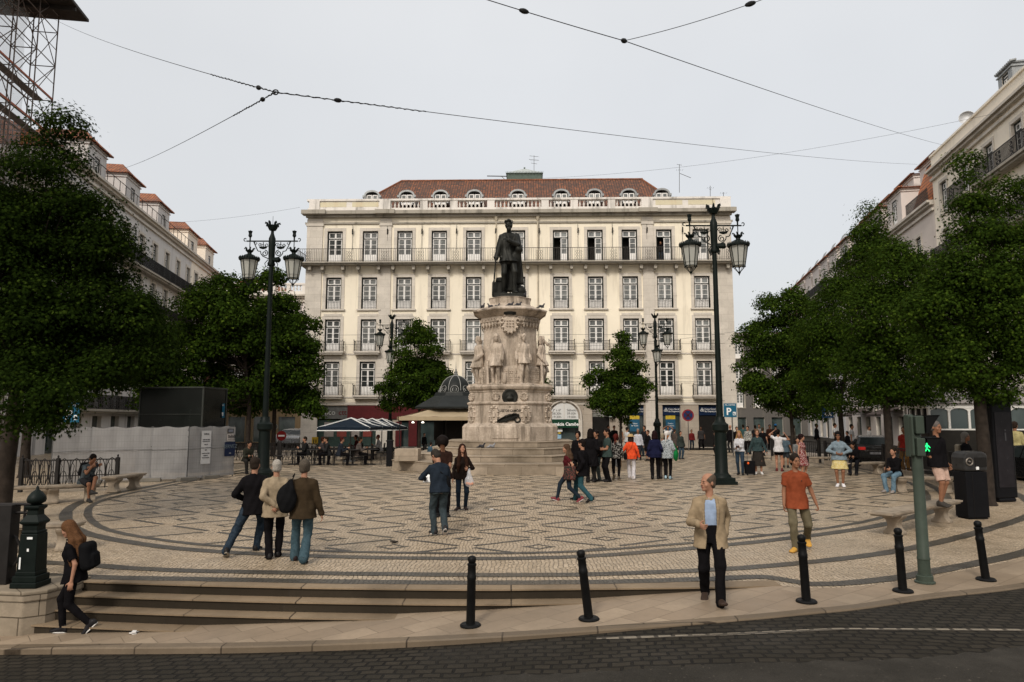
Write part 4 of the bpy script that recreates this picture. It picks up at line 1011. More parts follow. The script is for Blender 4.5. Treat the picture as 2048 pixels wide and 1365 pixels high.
def figure(o, h, fem=False, seated=False):
    """returns dict name -> (SDF, fold amplitude); right hand side is -x, faces -y"""
    P = {}; g = lambda k, d=None: o.get(k, d)
    lean, side_ = R(g('lean', 0)), R(g('side', 0)); tw = R(g('twist', 0))
    fat = g('fat', 1.)
    aR, aL = g('aR', (.10, .0, .085, 0)), g('aL', (.10, .0, .085, 0))   # ankle: out, fwd, up, toe pitch
    hipz = g('hipz', .943); px_ = g('pox', 0.); pf = g('pf', 0.)
    pel = V3(px_, -pf, hipz)
    up = rotm((0, 1, 0), side_) @ rotm((1, 0, 0), lean) @ V3(0, 0, 1)
    sxv = rotm((0, 0, 1), tw) @ V3(1, 0, 0); sxv = unit(sxv - up * (sxv @ up)); fw = unit(np.cross(up, -sxv)) ; fw = -fw if fw[1] > 0 else fw
    if fem: shw, hw = .143, .165
    else: shw, hw = .163, .155
    SL = .47; top = pel + up * SL
    TA = np.array([sxv, -fw, up])       # torso frame (x, back, up)
    hips = {s: pel + V3(s * .09, 0, -.02) for s in (-1, 1)}
    ank = {-1: V3(px_ - aR[0], -aR[1], aR[2]), 1: V3(px_ + aL[0], -aL[1], aL[2])}; pit = {-1: R(aR[3]), 1: R(aL[3])}
    kh_ = g('kneeh', {-1: V3(-.12, -1, 0), 1: V3(.12, -1, 0)}); knee = {}
    for s in (-1, 1): knee[s], ank[s] = ik(hips[s], ank[s], .445, .42, kh_[s])
    toe = {s: g('toes', {}).get(s, V3(s * .18, -1, 0)) for s in (-1, 1)}
    sh = {s: pel + up * (SL - .065) + sxv * s * shw for s in (-1, 1)}
    hd = {-1: g('hR', (.27, .03, .80)), 1: g('hL', (.27, .03, .80))}; wr = {}; el = {}
    eh = g('elh', {}); 
    for s in (-1, 1):
        t = V3(px_ + s * hd[s][0], -hd[s][1], hd[s][2]); el[s], wr[s] = ik(sh[s], t, .285, .255, eh.get(s, V3(s * .22, 1, -.2)))
    # head frame
    hy, hp, hr = R(g('hyaw', 0)), R(g('hpitch', 0)), R(g('hroll', 0))
    Hm = rotm((0, 0, 1), hy + tw) @ rotm((0, 1, 0), hr) @ rotm((1, 0, 0), hp)   # pitch + = look down
    hx, hb, hu = Hm @ V3(1, 0, 0), Hm @ V3(0, 1, 0), Hm @ V3(0, 0, 1)
    nb_ = top + up * .02; hc = nb_ + unit(up * .75 + hu * .4) * .068 + hu * .105 - hb * .015
    def hp_(x, b, z): return hc + (hx * x + hb * b + hu * (z + .01)) * HS
    HA = np.array([hx, hb, hu])
    B_ = HSDF(); sk = g('bodyk', .02)
    tf = 1.0 * fat
    # torso
    if fem: sec = [(-.12, 0, 0, .15, .11), (-.02, 0, .005, .165, .118), (.1, 0, 0, .135, .098), (.18, 0, 0, .122, .09), (.3, 0, -.008, .135, .10), (.4, 0, 0, .135, .085), (.47, 0, .005, .075, .055)]
    else: sec = [(-.12, 0, 0, .145, .11), (-.02, 0, 0, .155, .112), (.12, 0, -.003, .145, .10), (.3, 0, 0, .165, .108), (.4, 0, 0, .16, .092), (.47, 0, .005, .08, .06)]
    sec = [(a, b, c, d * (1 + (fat - 1)), e * fat) for a, b, c, d, e in sec]
    B_.tub(pel, TA, sec, .03)
    if fem:
        for s in (-1, 1): B_.ell(pel + up * .3 + sxv * s * .06 + fw * .07, (.055, .05, .055), .03)
    B_.cap(top - up * .05, nb_ + unit(up + hu) * .09 - hb * -.005, .056 if not fem else .047, .05 if not fem else .043, .03)
    for s in (-1, 1):
        B_.cap(sh[s], el[s], .048 if not fem else .04, .038 if not fem else .032, .03); B_.cap(el[s], wr[s], .04 if not fem else .033, .026 if not fem else .022, .015)
        B_.cap(hips[s], knee[s], .083, .055, .03); B_.cap(knee[s], ank[s], .052, .034, .02); B_.cap(knee[s] + (ank[s] - knee[s]) * .3 + unit(np.cross(np.cross(ank[s] - knee[s], V3(0, -1, 0)), ank[s] - knee[s])) * -.012, knee[s] + (ank[s] - knee[s]) * .5, .045, .036, .02)
        ft_ = unit(V3(toe[s][0], toe[s][1], 0)); ff_ = ft_ * math.cos(pit[s]) - V3(0, 0, 1) * math.sin(pit[s]); fu_ = V3(0, 0, 1) * math.cos(pit[s]) + ft_ * math.sin(pit[s]); B_.cap(ank[s], ank[s] + ff_ * .09 - fu_ * .05, .032, .022, .02)
        # hand
        d = unit(wr[s] - el[s]); d = unit(d + V3(*g('hdir', {}).get(s, (0, 0, 0)))); pn = g('pn', {}).get(s, V3(-s, 0, 0)); pn = unit(pn - d * (pn @ d)); ac = np.cross(d, pn)
        if ac[1] > 0 or (abs(ac[1]) < .1 and ac[2] < 0): ac = -ac
        pc = wr[s] + d * .05; B_.ell(pc, (.042, .017, .052), .012, 'u', np.array([ac, pn, d]))
        curl = g('curl', {}).get(s, .35)
        for fi, (off_, ln) in enumerate(((.031, .068), (.011, .078), (-.010, .073), (-.030, .056))):
            b0 = pc + ac * off_ + d * .038; c1 = curl * (1 + .12 * fi); b1 = b0 + (d * math.cos(c1) + pn * math.sin(c1)) * ln * .5 + ac * off_ * .12
            b2 = b1 + (d * math.cos(2.3 * c1) + pn * math.sin(2.3 * c1)) * ln * .5; rr = max(.0085, .4 * h); B_.cap(b0, b1, rr, rr * .95, .006); B_.cap(b1, b2, rr * .95, rr * .8, .003)
        t0 = pc + ac * .03 - d * .025; t1 = t0 + unit(ac * .8 + d * .55 + pn * .3) * .045; t2 = t1 + unit(ac * .25 + d * .9 + pn * .35) * .032; rr = max(.010, .4 * h); B_.cap(t0, t1, rr * 1.15, rr, .01); B_.cap(t1, t2, rr, rr * .85, .004)
    # head
    B_.hd = True
    B_.ell(hp_(0, .012, .035), (.073, .092, .084), .02, M=HA); B_.ell(hp_(0, -.03, -.045), (.053 if not fem else .049, .058, .062), .035, M=HA)
    B_.ell(hp_(0, -.066, -.088), (.026, .022, .02), .02, M=HA)                   # chin
    B_.cap(hp_(-.03, -.075, .022), hp_(.03, -.075, .022), .012, .012, .014)       # brow
    for s in (-1, 1):
        B_.ell(hp_(s * .031, -.092, .002), (.018, .014, .012), .012, 's', M=HA); B_.ell(hp_(s * .031, -.077, .0), (.013, .012, .011), .004, M=HA)
        B_.ell(hp_(s * .073, .012, -.008), (.010, .019, .03), .006, M=HA); B_.ell(hp_(s * .04, -.06, -.03), (.022, .02, .02), .02, M=HA)
    B_.cap(hp_(0, -.088, .012), hp_(0, -.104 if not fem else -.1, -.022), .008, .0115 if not fem else .0095, .008); B_.cap(hp_(-.012, -.094, -.03), hp_(.012, -.094, -.03), .008, .008, .006)
    B_.cap(hp_(-.019, -.083, -.053), hp_(.019, -.083, -.053), .007, .007, .005); B_.cap(hp_(-.015, -.082, -.065), hp_(.015, -.082, -.065), .008, .008, .005)
    B_.cap(hp_(-.02, -.094, -.059), hp_(.02, -.094, -.059), .003 if h < .01 else .001, .003, .003, 's')
    P['body'] = (B_, 0)
    J = dict(pel=pel, up=up, fw=fw, sxv=sxv, TA=TA, sh=sh, el=el, wr=wr, knee=knee, ank=ank, hips=hips, hc=hc, HA=HA, hp_=hp_, top=top, sec=sec, pit=pit, toe=toe, nb=nb_, hw=hw)
    def grow(a, lo_=None, fl_=0.):
        return [(t, cx, cy, rx + a + max(0, .1 - t) * fl_, ry + a * .9 + max(0, .1 - t) * fl_) for t, cx, cy, rx, ry in sec]
    # lower garment
    low = g('low', 'trousers')
    L_ = SDF()
    if low in ('trousers', 'jeans', 'flare', 'slim', 'shorts'):
        e_ = {'slim': .008}.get(low, .016); L_.tub(pel, TA, [(t, a, b, c + e_, d + e_) for t, a, b, c, d in sec if t < .13], .03)
        for s in (-1, 1):
            L_.ell(hips[s] + V3(0, .05, -.02) * 1, (.075, .07, .085), .04)
            kr = .055 + e_ * 1.1; hr_ = {'slim': .046, 'flare': .078}.get(low, .06)
            if low == 'shorts':
                q = hips[s] + (knee[s] - hips[s]) * g('shortl', .92); tube_(L_, hips[s] + V3(0, 0, .02), q, .096, .092, .04)
            else:
                L_.cap(hips[s], knee[s], .083 + e_, kr, .03); q = ank[s] + unit(ank[s] - knee[s]) * (.05 if low != 'slim' else .03); L_.cap(knee[s], q, kr, hr_, .02)
                if low != 'slim': tube_(L_, q + (knee[s] - q) * .3, q, hr_ - .004, hr_ + .007, .01)
        if low == 'shorts': pass
        P['trousers'] = (L_, .008 if low != 'slim' else .003)
    elif low in ('skirt', 'longskirt', 'dress'):
        zb_ = {'skirt': .56, 'longskirt': .32, 'dress': .5}[low] if not g('hem') else g('hem'); fl_ = .07 if low == 'skirt' else .10
        cf = (ank[-1] + ank[1]) / 2; mid = V3(pel[0], pel[1], pel[2]); bot = V3((pel[0] * 2 + cf[0]) / 3, (pel[1] * 2 + cf[1]) / 3, zb_)
        ax_ = unit(mid - bot); xx = V3(1, 0, 0); AX = np.array([xx, np.cross(ax_, xx), ax_]); Hh = np.linalg.norm(mid - bot)
        L_.tub(bot, AX, [(0, 0, 0, .19 + fl_, .15 + fl_), (Hh * .6, 0, 0, .185 + fl_ * .3, .15 + fl_ * .3), (Hh, 0, 0, .172, .128), (Hh + .12, 0, 0, .14, .105)], .01); P['skirt' if low != 'dress' else 'dress'] = (L_, .007)
    # upper garment
    tp = g('top', 'shirt'); T_ = SDF(); a_ = {'tank': .008, 'tee': .016, 'shirt': .016, 'jacket': .024, 'coat': .034, 'polo': .02, 'blouse': .026}.get(tp, .016)
    hem = g('tophem', {'jacket': -.20, 'coat': -.42, 'tee': -.14, 'shirt': -.12, 'polo': -.17, 'tank': -.08, 'blouse': -.1}.get(tp, -.12))
    fl_ = {'jacket': .10, 'coat': .10}.get(tp, .02)
    ts = grow(a_ + .006, 0, fl_); t0 = ts[0]; ts = [(hem, t0[1], t0[2], t0[3] + .012 + (fl_ * (-.12 - hem)), t0[4] + .012 + fl_ * (-.12 - hem))] + [x for x in ts if x[0] > hem + .02]
    if tp in ('jacket', 'coat'): ts = [(t, a, b, max(c, .165 if t < .3 else c), max(d, .125 if t < .3 else d)) for t, a, b, c, d in ts]
    ts = [(t, a, b, max(c + .016 * (t < .13), (.20 + a_ * .6 - max(0, t + .04) * .25) * fat ** .5) if t < .08 else c, max(d, .137 + a_ * .6 + max(0, -.02 - t) * .32) if t < .05 else d) for t, a, b, c, d in ts]; ts = [(t, a, b - max(0, -.02 - t) * .12, c, d) for t, a, b, c, d in ts]
    T_.tub(pel, TA, ts, .02)
    if fem and tp != 'coat':
        for s in (-1, 1): T_.ell(pel + up * .3 + sxv * s * .06 + fw * .075, (.062 + a_, .05 + a_ * .7, .06), .03)
    if g('open'):
        w0, w1 = g('open'); 
        wf = lambda t: float(np.interp(t, [hem, -.02, .05, .3, .42, .5], [w0, w0 * .8, w1 * .8, w1, w1 * .85, .06])); K = 22
        for k in range(K):
            t = hem - .03 + (SL + .06 - hem) * k / (K - 1)
            T_.box(pel + up * t + fw * .21 + sxv * g('openx', 0), TA, (wf(t), .19, .022), .004, .012, 's')
    slv = g('sleeve', {'tee': .62, 'polo': .62, 'tank': 0}.get(tp, 2))
    ra, rb, rc_2 = .047 + a_ * .85, .041 + a_ * .8, .031 + a_ * .75
    if fem: ra, rb, rc_2 = ra - .008, rb - .006, rc_2 - .003
    for s in (-1, 1):
        if slv <= 0: T_.cap(sh[s] - sxv * s * .05, sh[s] - sxv * s * .045 - up * .03, .035, .035, .03); continue
        if slv < 1: T_.ell(sh[s], (ra, ra, ra), .02); tube_(T_, sh[s], sh[s] + (el[s] - sh[s]) * slv, ra, rb + .014, .02)
        else:
            T_.cap(sh[s], el[s], ra, rb, .035); q = el[s] + (wr[s] - el[s]) * (slv - 1) * .97; T_.cap(el[s], q, rb, rc_2, .02); T_.cap(q + unit(el[s] - q) * .03, q, rc_2, rc_2 + .003, .006)
    for s in (-1, 1): T_.cap(sh[s] + up * .004, top + sxv * s * .045 + up * .0, .042 + a_ * .5, .034 + a_ * .4, .03)
    if tp in ('jacket', 'coat', 'shirt', 'polo', 'blouse'):
        n = 8
        for k in range(n):
            q0, q1 = 2 * math.pi * k / n + .3, 2 * math.pi * (k + 1) / n + .3
            if g('open') and (-math.sin((q0 + q1) / 2) > .75 and False): continue
            r_ = .056 + a_ * .5
            p0_, p1_ = [top + sxv * math.cos(q) * r_ - fw * math.sin(q) * r_ * .95 + up * (.0 + .02 * math.sin(q)) for q in (q0, q1)]; T_.cap(p0_, p1_, .014 + a_ * .15, .014 + a_ * .15, .022)
    P[{'jacket': 'jacket', 'coat': 'coat', 'tank': 'vest_top', 'blouse': 'blouse', 'polo': 'polo_shirt', 'tee': 't_shirt'}.get(tp, 'shirt')] = (T_, {'jacket': .009 if not g('open') else .005, 'coat': .009, 'tank': .003}.get(tp, .009))
    if g('inner'):
        I_ = SDF(); I_.tub(pel, TA, [(max(t, .0) if t < 0 else t, a, b, c + .012, d + .012) for t, a, b, c, d in sec if t > -.05], .02)
        for k in range(6):
            q0, q1 = math.pi + math.pi * k / 6, math.pi + math.pi * (k + 1) / 6; p0_, p1_ = [top + sxv * math.cos(q) * .06 - fw * math.sin(q) * .06 + up * (.01 + .02 * math.sin(q)) for q in (q0, q1)]; I_.cap(p0_, p1_, .012, .012, .008)
        P['inner_shirt'] = (I_, .005)
        if g('open'):
            Lp = SDF()
            for s in (-1, 1):
                for k in range(9):
                    t0_, t1_ = .06 + .40 * k / 9, .06 + .40 * (k + 1) / 9; pp_ = []
                    for t in (t0_, t1_):
                        w_ = wf(t) + .014; pp_.append(pel + up * t + sxv * (s * w_ + g('openx', 0)) + fw * (.142 - .5 * w_ * w_ / .17 - max(0, t - .3) * .32))
                    Lp.cap(pp_[0], pp_[1], .009 + .012 * min(1, k / 5), .009 + .012 * min(1, (k + 1) / 5), .01)
            P['lapels'] = (Lp, .0)
    # hair
    hs = g('hair', 'short'); Hh_ = HSDF(); Hh_.hd = True
    if hs != 'none':
        if hs in ('short', 'ring', 'long', 'bob', 'curly', 'afro', 'tied'):
            gr = {'curly': .02, 'afro': .055, 'short': .008, 'ring': .006, 'bob': .016, 'long': .012, 'tied': .009}[hs]
            Hh_.ell(hp_(0, .016, .042), (.073 + gr, .090 + gr, .084 + gr), .01, M=HA)
            if hs != 'afro': Hh_.ell(hp_(0, .045, -.03), (.066 + gr * .7, .055, .055), .03, M=HA)
            Hh_.ell(hp_(0, -.105, -.018), (.062 if hs != 'long' else .052, .068, .092 if hs != 'afro' else .07), .012, 's', M=HA)
            if hs in ('short', 'ring', 'tied'): Hh_.box(hp_(0, -.06, -.085), HA, (.12, .085, .075), .01, .01, 's'); Hh_.box(hp_(0, 0, -.145), HA, (.13, .13, .06), .01, .01, 's')
            if hs == 'ring': Hh_.ell(hp_(0, -.03, .095), (.058, .095, .075), .02, 's', M=HA)
            if hs == 'tied': Hh_.ell(hp_(0, .12, .02), (.035, .035, .04), .02, M=HA)
            if hs in ('long', 'bob'):
                ln = g('hairlen', .38) if hs == 'long' else .12
                for s in (-1, -.4, .4, 1):
                    b_ = abs(s) < .9; st_ = hp_(s * .062, .035 + (.04 if b_ else 0), .0)
                    if hs == 'bob': Hh_.cap(st_, st_ - hu * .13 * HS + sxv * s * .012, .038, .042, .03); continue
                    if b_: p1 = nb_ - fw * .115 + sxv * s * .16
                    elif g('hairfront'): p1 = nb_ + fw * .075 + sxv * s * .085 - up * .03
                    else: p1 = nb_ - fw * .03 + sxv * s * .10
                    p2 = p1 - V3(0, 0, ln * .5) + (-fw * .03 if not (g('hairfront') and not b_) else fw * .035) + (sxv * s * .03 if not b_ else 0); p3 = p2 - V3(0, 0, ln * .4)
                    Hh_.cap(st_, p1, .04, .048, .03); Hh_.cap(p1, p2, .05, .05, .03); Hh_.cap(p2, p3, .05, .018, .03)
        P['hair'] = (Hh_, .007 if hs in ('curly', 'afro') else .004)
    hat = g('hat')
    if hat:
        H_ = HSDF(); H_.hd = True; H_.ell(hp_(0, .015, .06), (.092, .108, .075), .01, M=HA)
        if hat == 'brim': H_.ell(hp_(0, .01, .03), (.17, .185, .022), .02, M=HA)
        if hat == 'cap': H_.ell(hp_(0, -.10, .045), (.07, .08, .012), .02, M=HA)
        if hat == 'scarf': H_.ell(hp_(0, .02, .045), (.10, .115, .10), .02, M=HA); H_.cap(hp_(.02, .11, 0), hp_(.04, .13, -.22), .035, .02, .03)
        P['hat'] = (H_, .004)
    P['_J'] = J
    return P
def tube_(S, a, b, r0, r1, k):
    u = unit(a - b); x = unit(np.cross(u, V3(0, 1, .01))); S.tub(b, np.array([x, np.cross(u, x), u]), [(0, 0, 0, r1, r1), (float(np.linalg.norm(a - b)), 0, 0, r0, r0)], k)
def shoe_sdf(J, s, boot=False):
    a = J['ank'][s]; t = J['toe'][s]; t = unit(V3(t[0], t[1], 0)); p = J['pit'][s]; upv = V3(0, 0, 1)
    f = t * math.cos(p) - upv * math.sin(p); u = upv * math.cos(p) + t * math.sin(p); x = np.cross(f, u)
    S_ = SDF(); b = a - u * .045; AX = np.array([x, u, f])
    S_.tub(b, np.array([x, u, f]), [(-.075, 0, .0, .034, .05), (-.03, 0, .008, .040, .064), (.05, 0, .002, .046, .052), (.12, 0, -.012, .049, .035), (.175, 0, -.022, .036, .022)], .012)
    S_.ell(b + f * .15 - u * .018, (.046, .05, .026), .02, M=np.array([x, f, u])); S_.ell(b - f * .065, (.036, .03, .05), .015, M=np.array([x, f, u])); S_.cap(a + u * (.06 if boot else .018) - f * .004, a - u * .02, .042, .045, .02)
    S_.cut(b - u * .04, -u); return S_, (b, f, u, x)
pcount = 0
def person(label, px, py, h, face, res, top, low, skin='light', hairc=(.02, .013, .01), shoec=(.02, .018, .016), H=None, hy_=None, group=None, z=None, yaw_fix=0, pos=None, pats=None, solec=None, **o):
    """px, py: where the feet are seen; h: height (m) or ('px', y of head top)"""
    global pcount; pcount += 1
    p = pos if pos is not None else at(px, py, z)
    if isinstance(h, tuple): h = (on(px, h[1], p.y).z - p.z)
    s = h / 1.77; vox = res / s
    face_ = face + (math.degrees(math.atan2(p.x, p.y)) * -1 if o.get('rel', True) else 0)
    root = empty('person', (p.x, p.y, p.z + .004), R(face_), label, 'person', group)
    o['top'], o['low'] = top[0], low[0]
    P = figure(o, vox, o.get('fem', False), o.get('seated', False)); J = P.pop('_J')
    pats = pats or {}
    cm = {}
    for k, (S_, fo) in P.items():
        if k == 'body': m = skinmat(skin)
        elif k == 'hair': m = m_cloth('hair_%02x%02x%02x' % tuple(int(c * 255) for c in hairc), hairc, tuple(min(1, c * 1.5) for c in hairc), 110, rough=.5)
        elif k == 'inner_shirt': m = m_cloth('cloth_inner' + str(o['inner']), o['inner'])
        elif k == 'hat': m = m_cloth('hat' + str(o['hatc']), o['hatc'])
        else:
            c = low if k in ('trousers', 'skirt', 'dress') else top; pt = c[2] if len(c) > 2 else None
            m = m_cloth('cloth_' + str(c[1]) + str(pt), c[1], pt, o.get('psc', 22.))
        ob = sdf_obj(k, S_, vox if k != 'body' or res > .009 else vox, m, root, fo if res < .02 else 0, s, pcount * 1.7)
    for sd in (-1, 1):
        if o.get('noshoes'): break
        S_, fr4 = shoe_sdf(J, sd, o.get('boot', False)); ob = sdf_obj('shoe', S_, min(vox, .012), mat('shoe' + str(shoec), shoec, .5), root, 0, s)
        if solec is not None:
            b, f, u, x = fr4; SS = SDF(); SS.tub(b - u * .036, np.array([x, f, u]), [(-.012, 0, .05, .046, .135), (.008, 0, .05, .048, .137)], 0); sdf_obj('sole', SS, min(vox, .007), mat('sole' + str(solec), solec, .6), ob, 0, s)
    if res < .0125 and o.get('hair') != 'hidden' and abs(((face_ + o.get('hyaw', 0)) + 180) % 360 - 180) < 100:
        hp_ = J['hp_']
        if o.get('glasses'):
            E = SDF()
            for sd in (-1, 1): E.ell(hp_(sd * .032, -.095, .004), (.026, .008, .018), .004, M=J['HA'])
            E.cap(hp_(-.03, -.095, .01), hp_(.03, -.095, .01), .004, .004, .003); sdf_obj('sunglasses', E, vox * .5, mat('black_lens', (.01, .01, .01), .15), root, 0, s)
        else:
            for sd in (-1, 1):
                E = SDF(); E.ell(hp_(sd * .031, -.083, .0), (.0095, .0085, .0075), 0, M=J['HA']); e1 = sdf_obj('eye', E, .003, mat('eye_dark', (.03, .02, .015), .2), root, 0, s)
        if not o.get('glasses'):
            E = SDF()
            for sd in (-1, 1): E.cap(hp_(sd * .016, -.092, .023), hp_(sd * .045, -.083, .025), .0045, .0035, .002)
            sdf_obj('eyebrows', E, .0035, mat('brow', dk(hairc, .8) if hairc[0] < .3 else (.2, .17, .14)), root, 0, s)
        E = SDF(); E.cap(hp_(-.016, -.0885, -.059), hp_(.016, -.0885, -.059), .0065, .0065, .003); sdf_obj('lips', E, .0035, mat('lips_' + skin, tuple(c * f_ for c, f_ in zip(SK[skin], (.8, .45, .5))), .5), root, 0, s)
        if o.get('beard'):
            E = HSDF(); E.hd = True; E.ell(hp_(0, -.045, -.07), (.058, .055, .045), .02, M=J['HA']); E.ell(hp_(0, -.105, -.035), (.022, .03, .03), .01, 's', M=J['HA']); sdf_obj('beard', E, vox, m_cloth('beardc', (.02, .014, .01)), root, 0, s)
    return root, J, s
def on_person(root, J, s, pt):   # local body point -> world
    bpy.context.view_layer.update(); return root.matrix_world @ Vector(tuple(float(c) * s for c in pt))
# ---------------------------------------------------------------- monument
def m_mon():
    n = NT('monument_stone'); v = n.obj()
    c = n.mix(n.map(n.noise(v, 1.2, 6, .65), .35, .68), (.56, .47, .38), (.36, .295, .23))
    st = n.noise(n.obj((1, 1, .14)), 2.6, 7, .7); c = n.mix(n.map(st, .46, .66, 0, .8), c, (.09, .07, .05))
    c = n.mix(n.map(n.noise(v, 9, 8, .8), .47, .66, 0, .6), c, (.19, .15, .115))
    n.set(Base_Color=c, Roughness=.85); n.b.inputs['Specular IOR Level'].default_value = .25; n.bump(n.noise(v, 14, 7, .75), .7, .03); return n.m
M_mon = m_mon()
M_monb = m_bricks('monument_step_stone', (.38, .31, .235), (.26, .21, .155), (.09, .07, .05), 1.35, .33, .8, .008, 0, .01, .3, .8, geo=False, vertical=True, dcol=(.10, .08, .055))
M_bronze = mat('dark_bronze', (.022, .022, .019), .5, .35, var=.5, sc=3, bump=.15, bsc=12)
MX, MY = on(1020, 900, 33.5).x, 33.5
MO = empty('monument', (MX, MY, .17), 0, 'octagonal stone monument with a bronze poet on top and stone figures round its shaft', 'monument')
def octo(g, prof, mi=0):
    c = math.cos(R(22.5)); g.lathe((0, 0, 0), [(r / c, z) for r, z in prof], 8, mi, rot=R(22.5))
g = G()
for r, z0, z1 in ((5.2, -.2, .44), (4.2, .44, .70), (3.5, .70, .97), (2.85, .97, 1.24)): octo(g, [(r, z0), (r, z1 - .05), (r + .03, z1 - .04), (r + .03, z1)])
g.box(-4.9, -3.9, -3.4, -2.4, .44, .95)
g.build('stone_steps', M_monb, MO, bevel=.012)
g = G(); octo(g, [(2.2, 1.24), (2.2, 1.86), (2.1, 1.98), (1.98, 2.02), (1.95, 2.06), (1.93, 2.86), (1.98, 2.88), (2.0, 2.95), (1.9, 3.0), (1.86, 3.02), (1.86, 3.42), (1.9, 3.46), (1.88, 3.5), (1.9, 3.52), (1.98, 3.58), (2.02, 3.68), (2.0, 3.74), (1.85, 3.78), (1.5, 3.8), (1.46, 4.6), (1.4, 4.66)])
g.box(-.78, .42, -2.235, -2.19, 1.36, 1.80)
g.build('pedestal', M_mon, MO, bevel=.01)
g = G(); octo(g, [(1.4, 3.8), (1.32, 4.7), (1.22, 6.5), (1.24, 6.52), (1.30, 6.6), (1.30, 6.72), (1.38, 6.76), (1.36, 6.98), (1.42, 7.0), (1.5, 7.06), (1.64, 7.18), (1.74, 7.24), (1.76, 7.30), (1.72, 7.33), (1.5, 7.42), (1.15, 7.52), (1.12, 7.56), (1.0, 7.60), (.97, 7.66), (.98, 7.92), (1.02, 7.95), (.98, 7.97)])
g.build('shaft', M_mon, MO, bevel=.008)
g = G()
for k in range(8):
    for j in range(-2, 3):
        a = R(45 * k); M_ = Matrix.Rotation(a, 4, 'Z'); g.M = M_; x = j * .21
        g.tube([(x - .07, -1.37, 6.74), (x - .05, -1.42, 6.88), (x + .05, -1.42, 6.88), (x + .07, -1.37, 6.74)], .035, 5); g.lathe((x, -1.34, 6.54), [(.01, -.08), (.035, -.02), (.045, .04), (.02, .1)], 6); g.box(x - .075, x + .075, -1.37, -1.3, 6.60, 6.72); g.tube([(x + .1, -1.3, 6.5), (x + .1, -1.27, 6.34)], [.014, .006], 4)
g.M = None; g.build('carved_frieze', M_mon, MO, smooth=True)
def medallion(par, x, y, z, rx, rz, a=0., nm='medallion'):
    g = G(); g.M = Matrix.Rotation(a, 4, 'Z') @ Matrix.Translation((x, y, z))
    for k in range(20):
        q = 2 * math.pi * k / 20; q2 = 2 * math.pi * (k + 1) / 20
        g.tube([(rx * math.cos(q), -.02, rz * math.sin(q)), (rx * math.cos(q2), -.02, rz * math.sin(q2))], .045, 5)
        if k % 2: g.lathe((rx * 1.12 * math.cos(q), -.02, rz * 1.1 * math.sin(q)), [(.01, -.07), (.075, 0), (.01, .07)], 6)
        g.tube([(rx * .62 * math.cos(q), -.01, rz * .62 * math.sin(q)), (rx * .62 * math.cos(q2), -.01, rz * .62 * math.sin(q2))], .028, 4)
    g.lathe((0, -.02, 0), [(.02, -rz * .45), (rx * .42, -.1), (rx * .42, .1), (.02, rz * .45)], 8)
    g.build(nm, M_mon, par, smooth=True)
for k in (-1, 0, 1, 2, -2):
    for s_ in (-1, 1) if k == 0 else ((1,) if k < 0 else (-1,)):
        medallion(MO, s_ * .72 if k == 0 else (.55 if k > 0 else -.55), -1.94, 2.42, .17, .33, R(45 * k))
for k in (-1, 0, 1):
    for s_ in ((-1, 1) if k == 0 else (k,)): medallion(MO, s_ * .64, -1.87, 3.22, .12, .13, R(45 * k))
g = G(); 
for k in range(-2, 3): g.M = Matrix.Rotation(R(45 * k), 4, 'Z'); g.box(-.42, .42, -1.50, -1.44, 3.9, 4.56)
g.M = None; g.build('relief_panel', M_mon, MO, bevel=.02)
for k in range(-2, 3):
    g = G(); g.M = Matrix.Rotation(R(45 * k), 4, 'Z')
    for i in range(9):
        for j in range(7): g.lathe((-.36 + .09 * i + .02 * (j % 2), -1.51, 3.96 + .09 * j), [(.01, -.045), (.045 * (1 if (i * j) % 3 else .5), 0), (.01, .045)], 5)
    g.build('carved_relief', M_mon, MO, smooth=True)
# coat of arms with crown
g = G(); g.vprism([(.34 * math.cos(q) * (1 if math.sin(q) > -.2 else 1.0), 6.62 + .42 * math.sin(q)) for q in [k * math.pi / 9 for k in range(18)]], -1.46, -1.22)
for k in range(14): q = 2 * math.pi * k / 14; g.lathe((.37 * math.cos(q), -1.44, 6.62 + .45 * math.sin(q)), [(.01, -.08), (.08, 0), (.01, .08)], 6)
for s_ in (-1, 1): g.tube([(s_ * .36 + .1 * math.cos(q), -1.5, 6.72 + .1 * math.sin(q)) for q in [k * .6 for k in range(10)]], .035, 5)
for i in range(3):
    for j in range(3): g.lathe((-.14 + .14 * i, -1.48, 6.48 + .13 * j), [(.01, -.05), (.05, 0), (.01, .05)], 6)
g.build('coat_of_arms', M_mon, MO, smooth=True)
g = G(); g.lathe((0, -1.5, 7.08), [(.26, -.06), (.34, .04), (.2, .1), (.22, .14)], 10, sx=1, sy=.4)
for k in range(5): g.lathe((-.24 + .12 * k, -1.58, 7.2), [(.01, -.06), (.045, 0), (.01, .06)], 6)
g.build('crown_emblem', M_bronze, MO, smooth=True)
g = G(); g.lathe((0, 0, 0), [(.05, -.03), (.34, -.02), (.36, .03), (.3, .05), (.26, .02), (.15, .05), (.02, .12)], 20); o = g.build('bronze_roundel', M_bronze, MO, smooth='all'); o.location = (0, -1.90, 3.22); o.rotation_euler = (R(90), 0, 0)
Sd = SDF(); Sd.ell((0, -1.98, 3.24), (.12, .07, .15), .03).ell((0, -2.02, 3.14), (.17, .05, .07), .04); sdf_obj('bronze_bust', Sd, .015, M_bronze, MO)
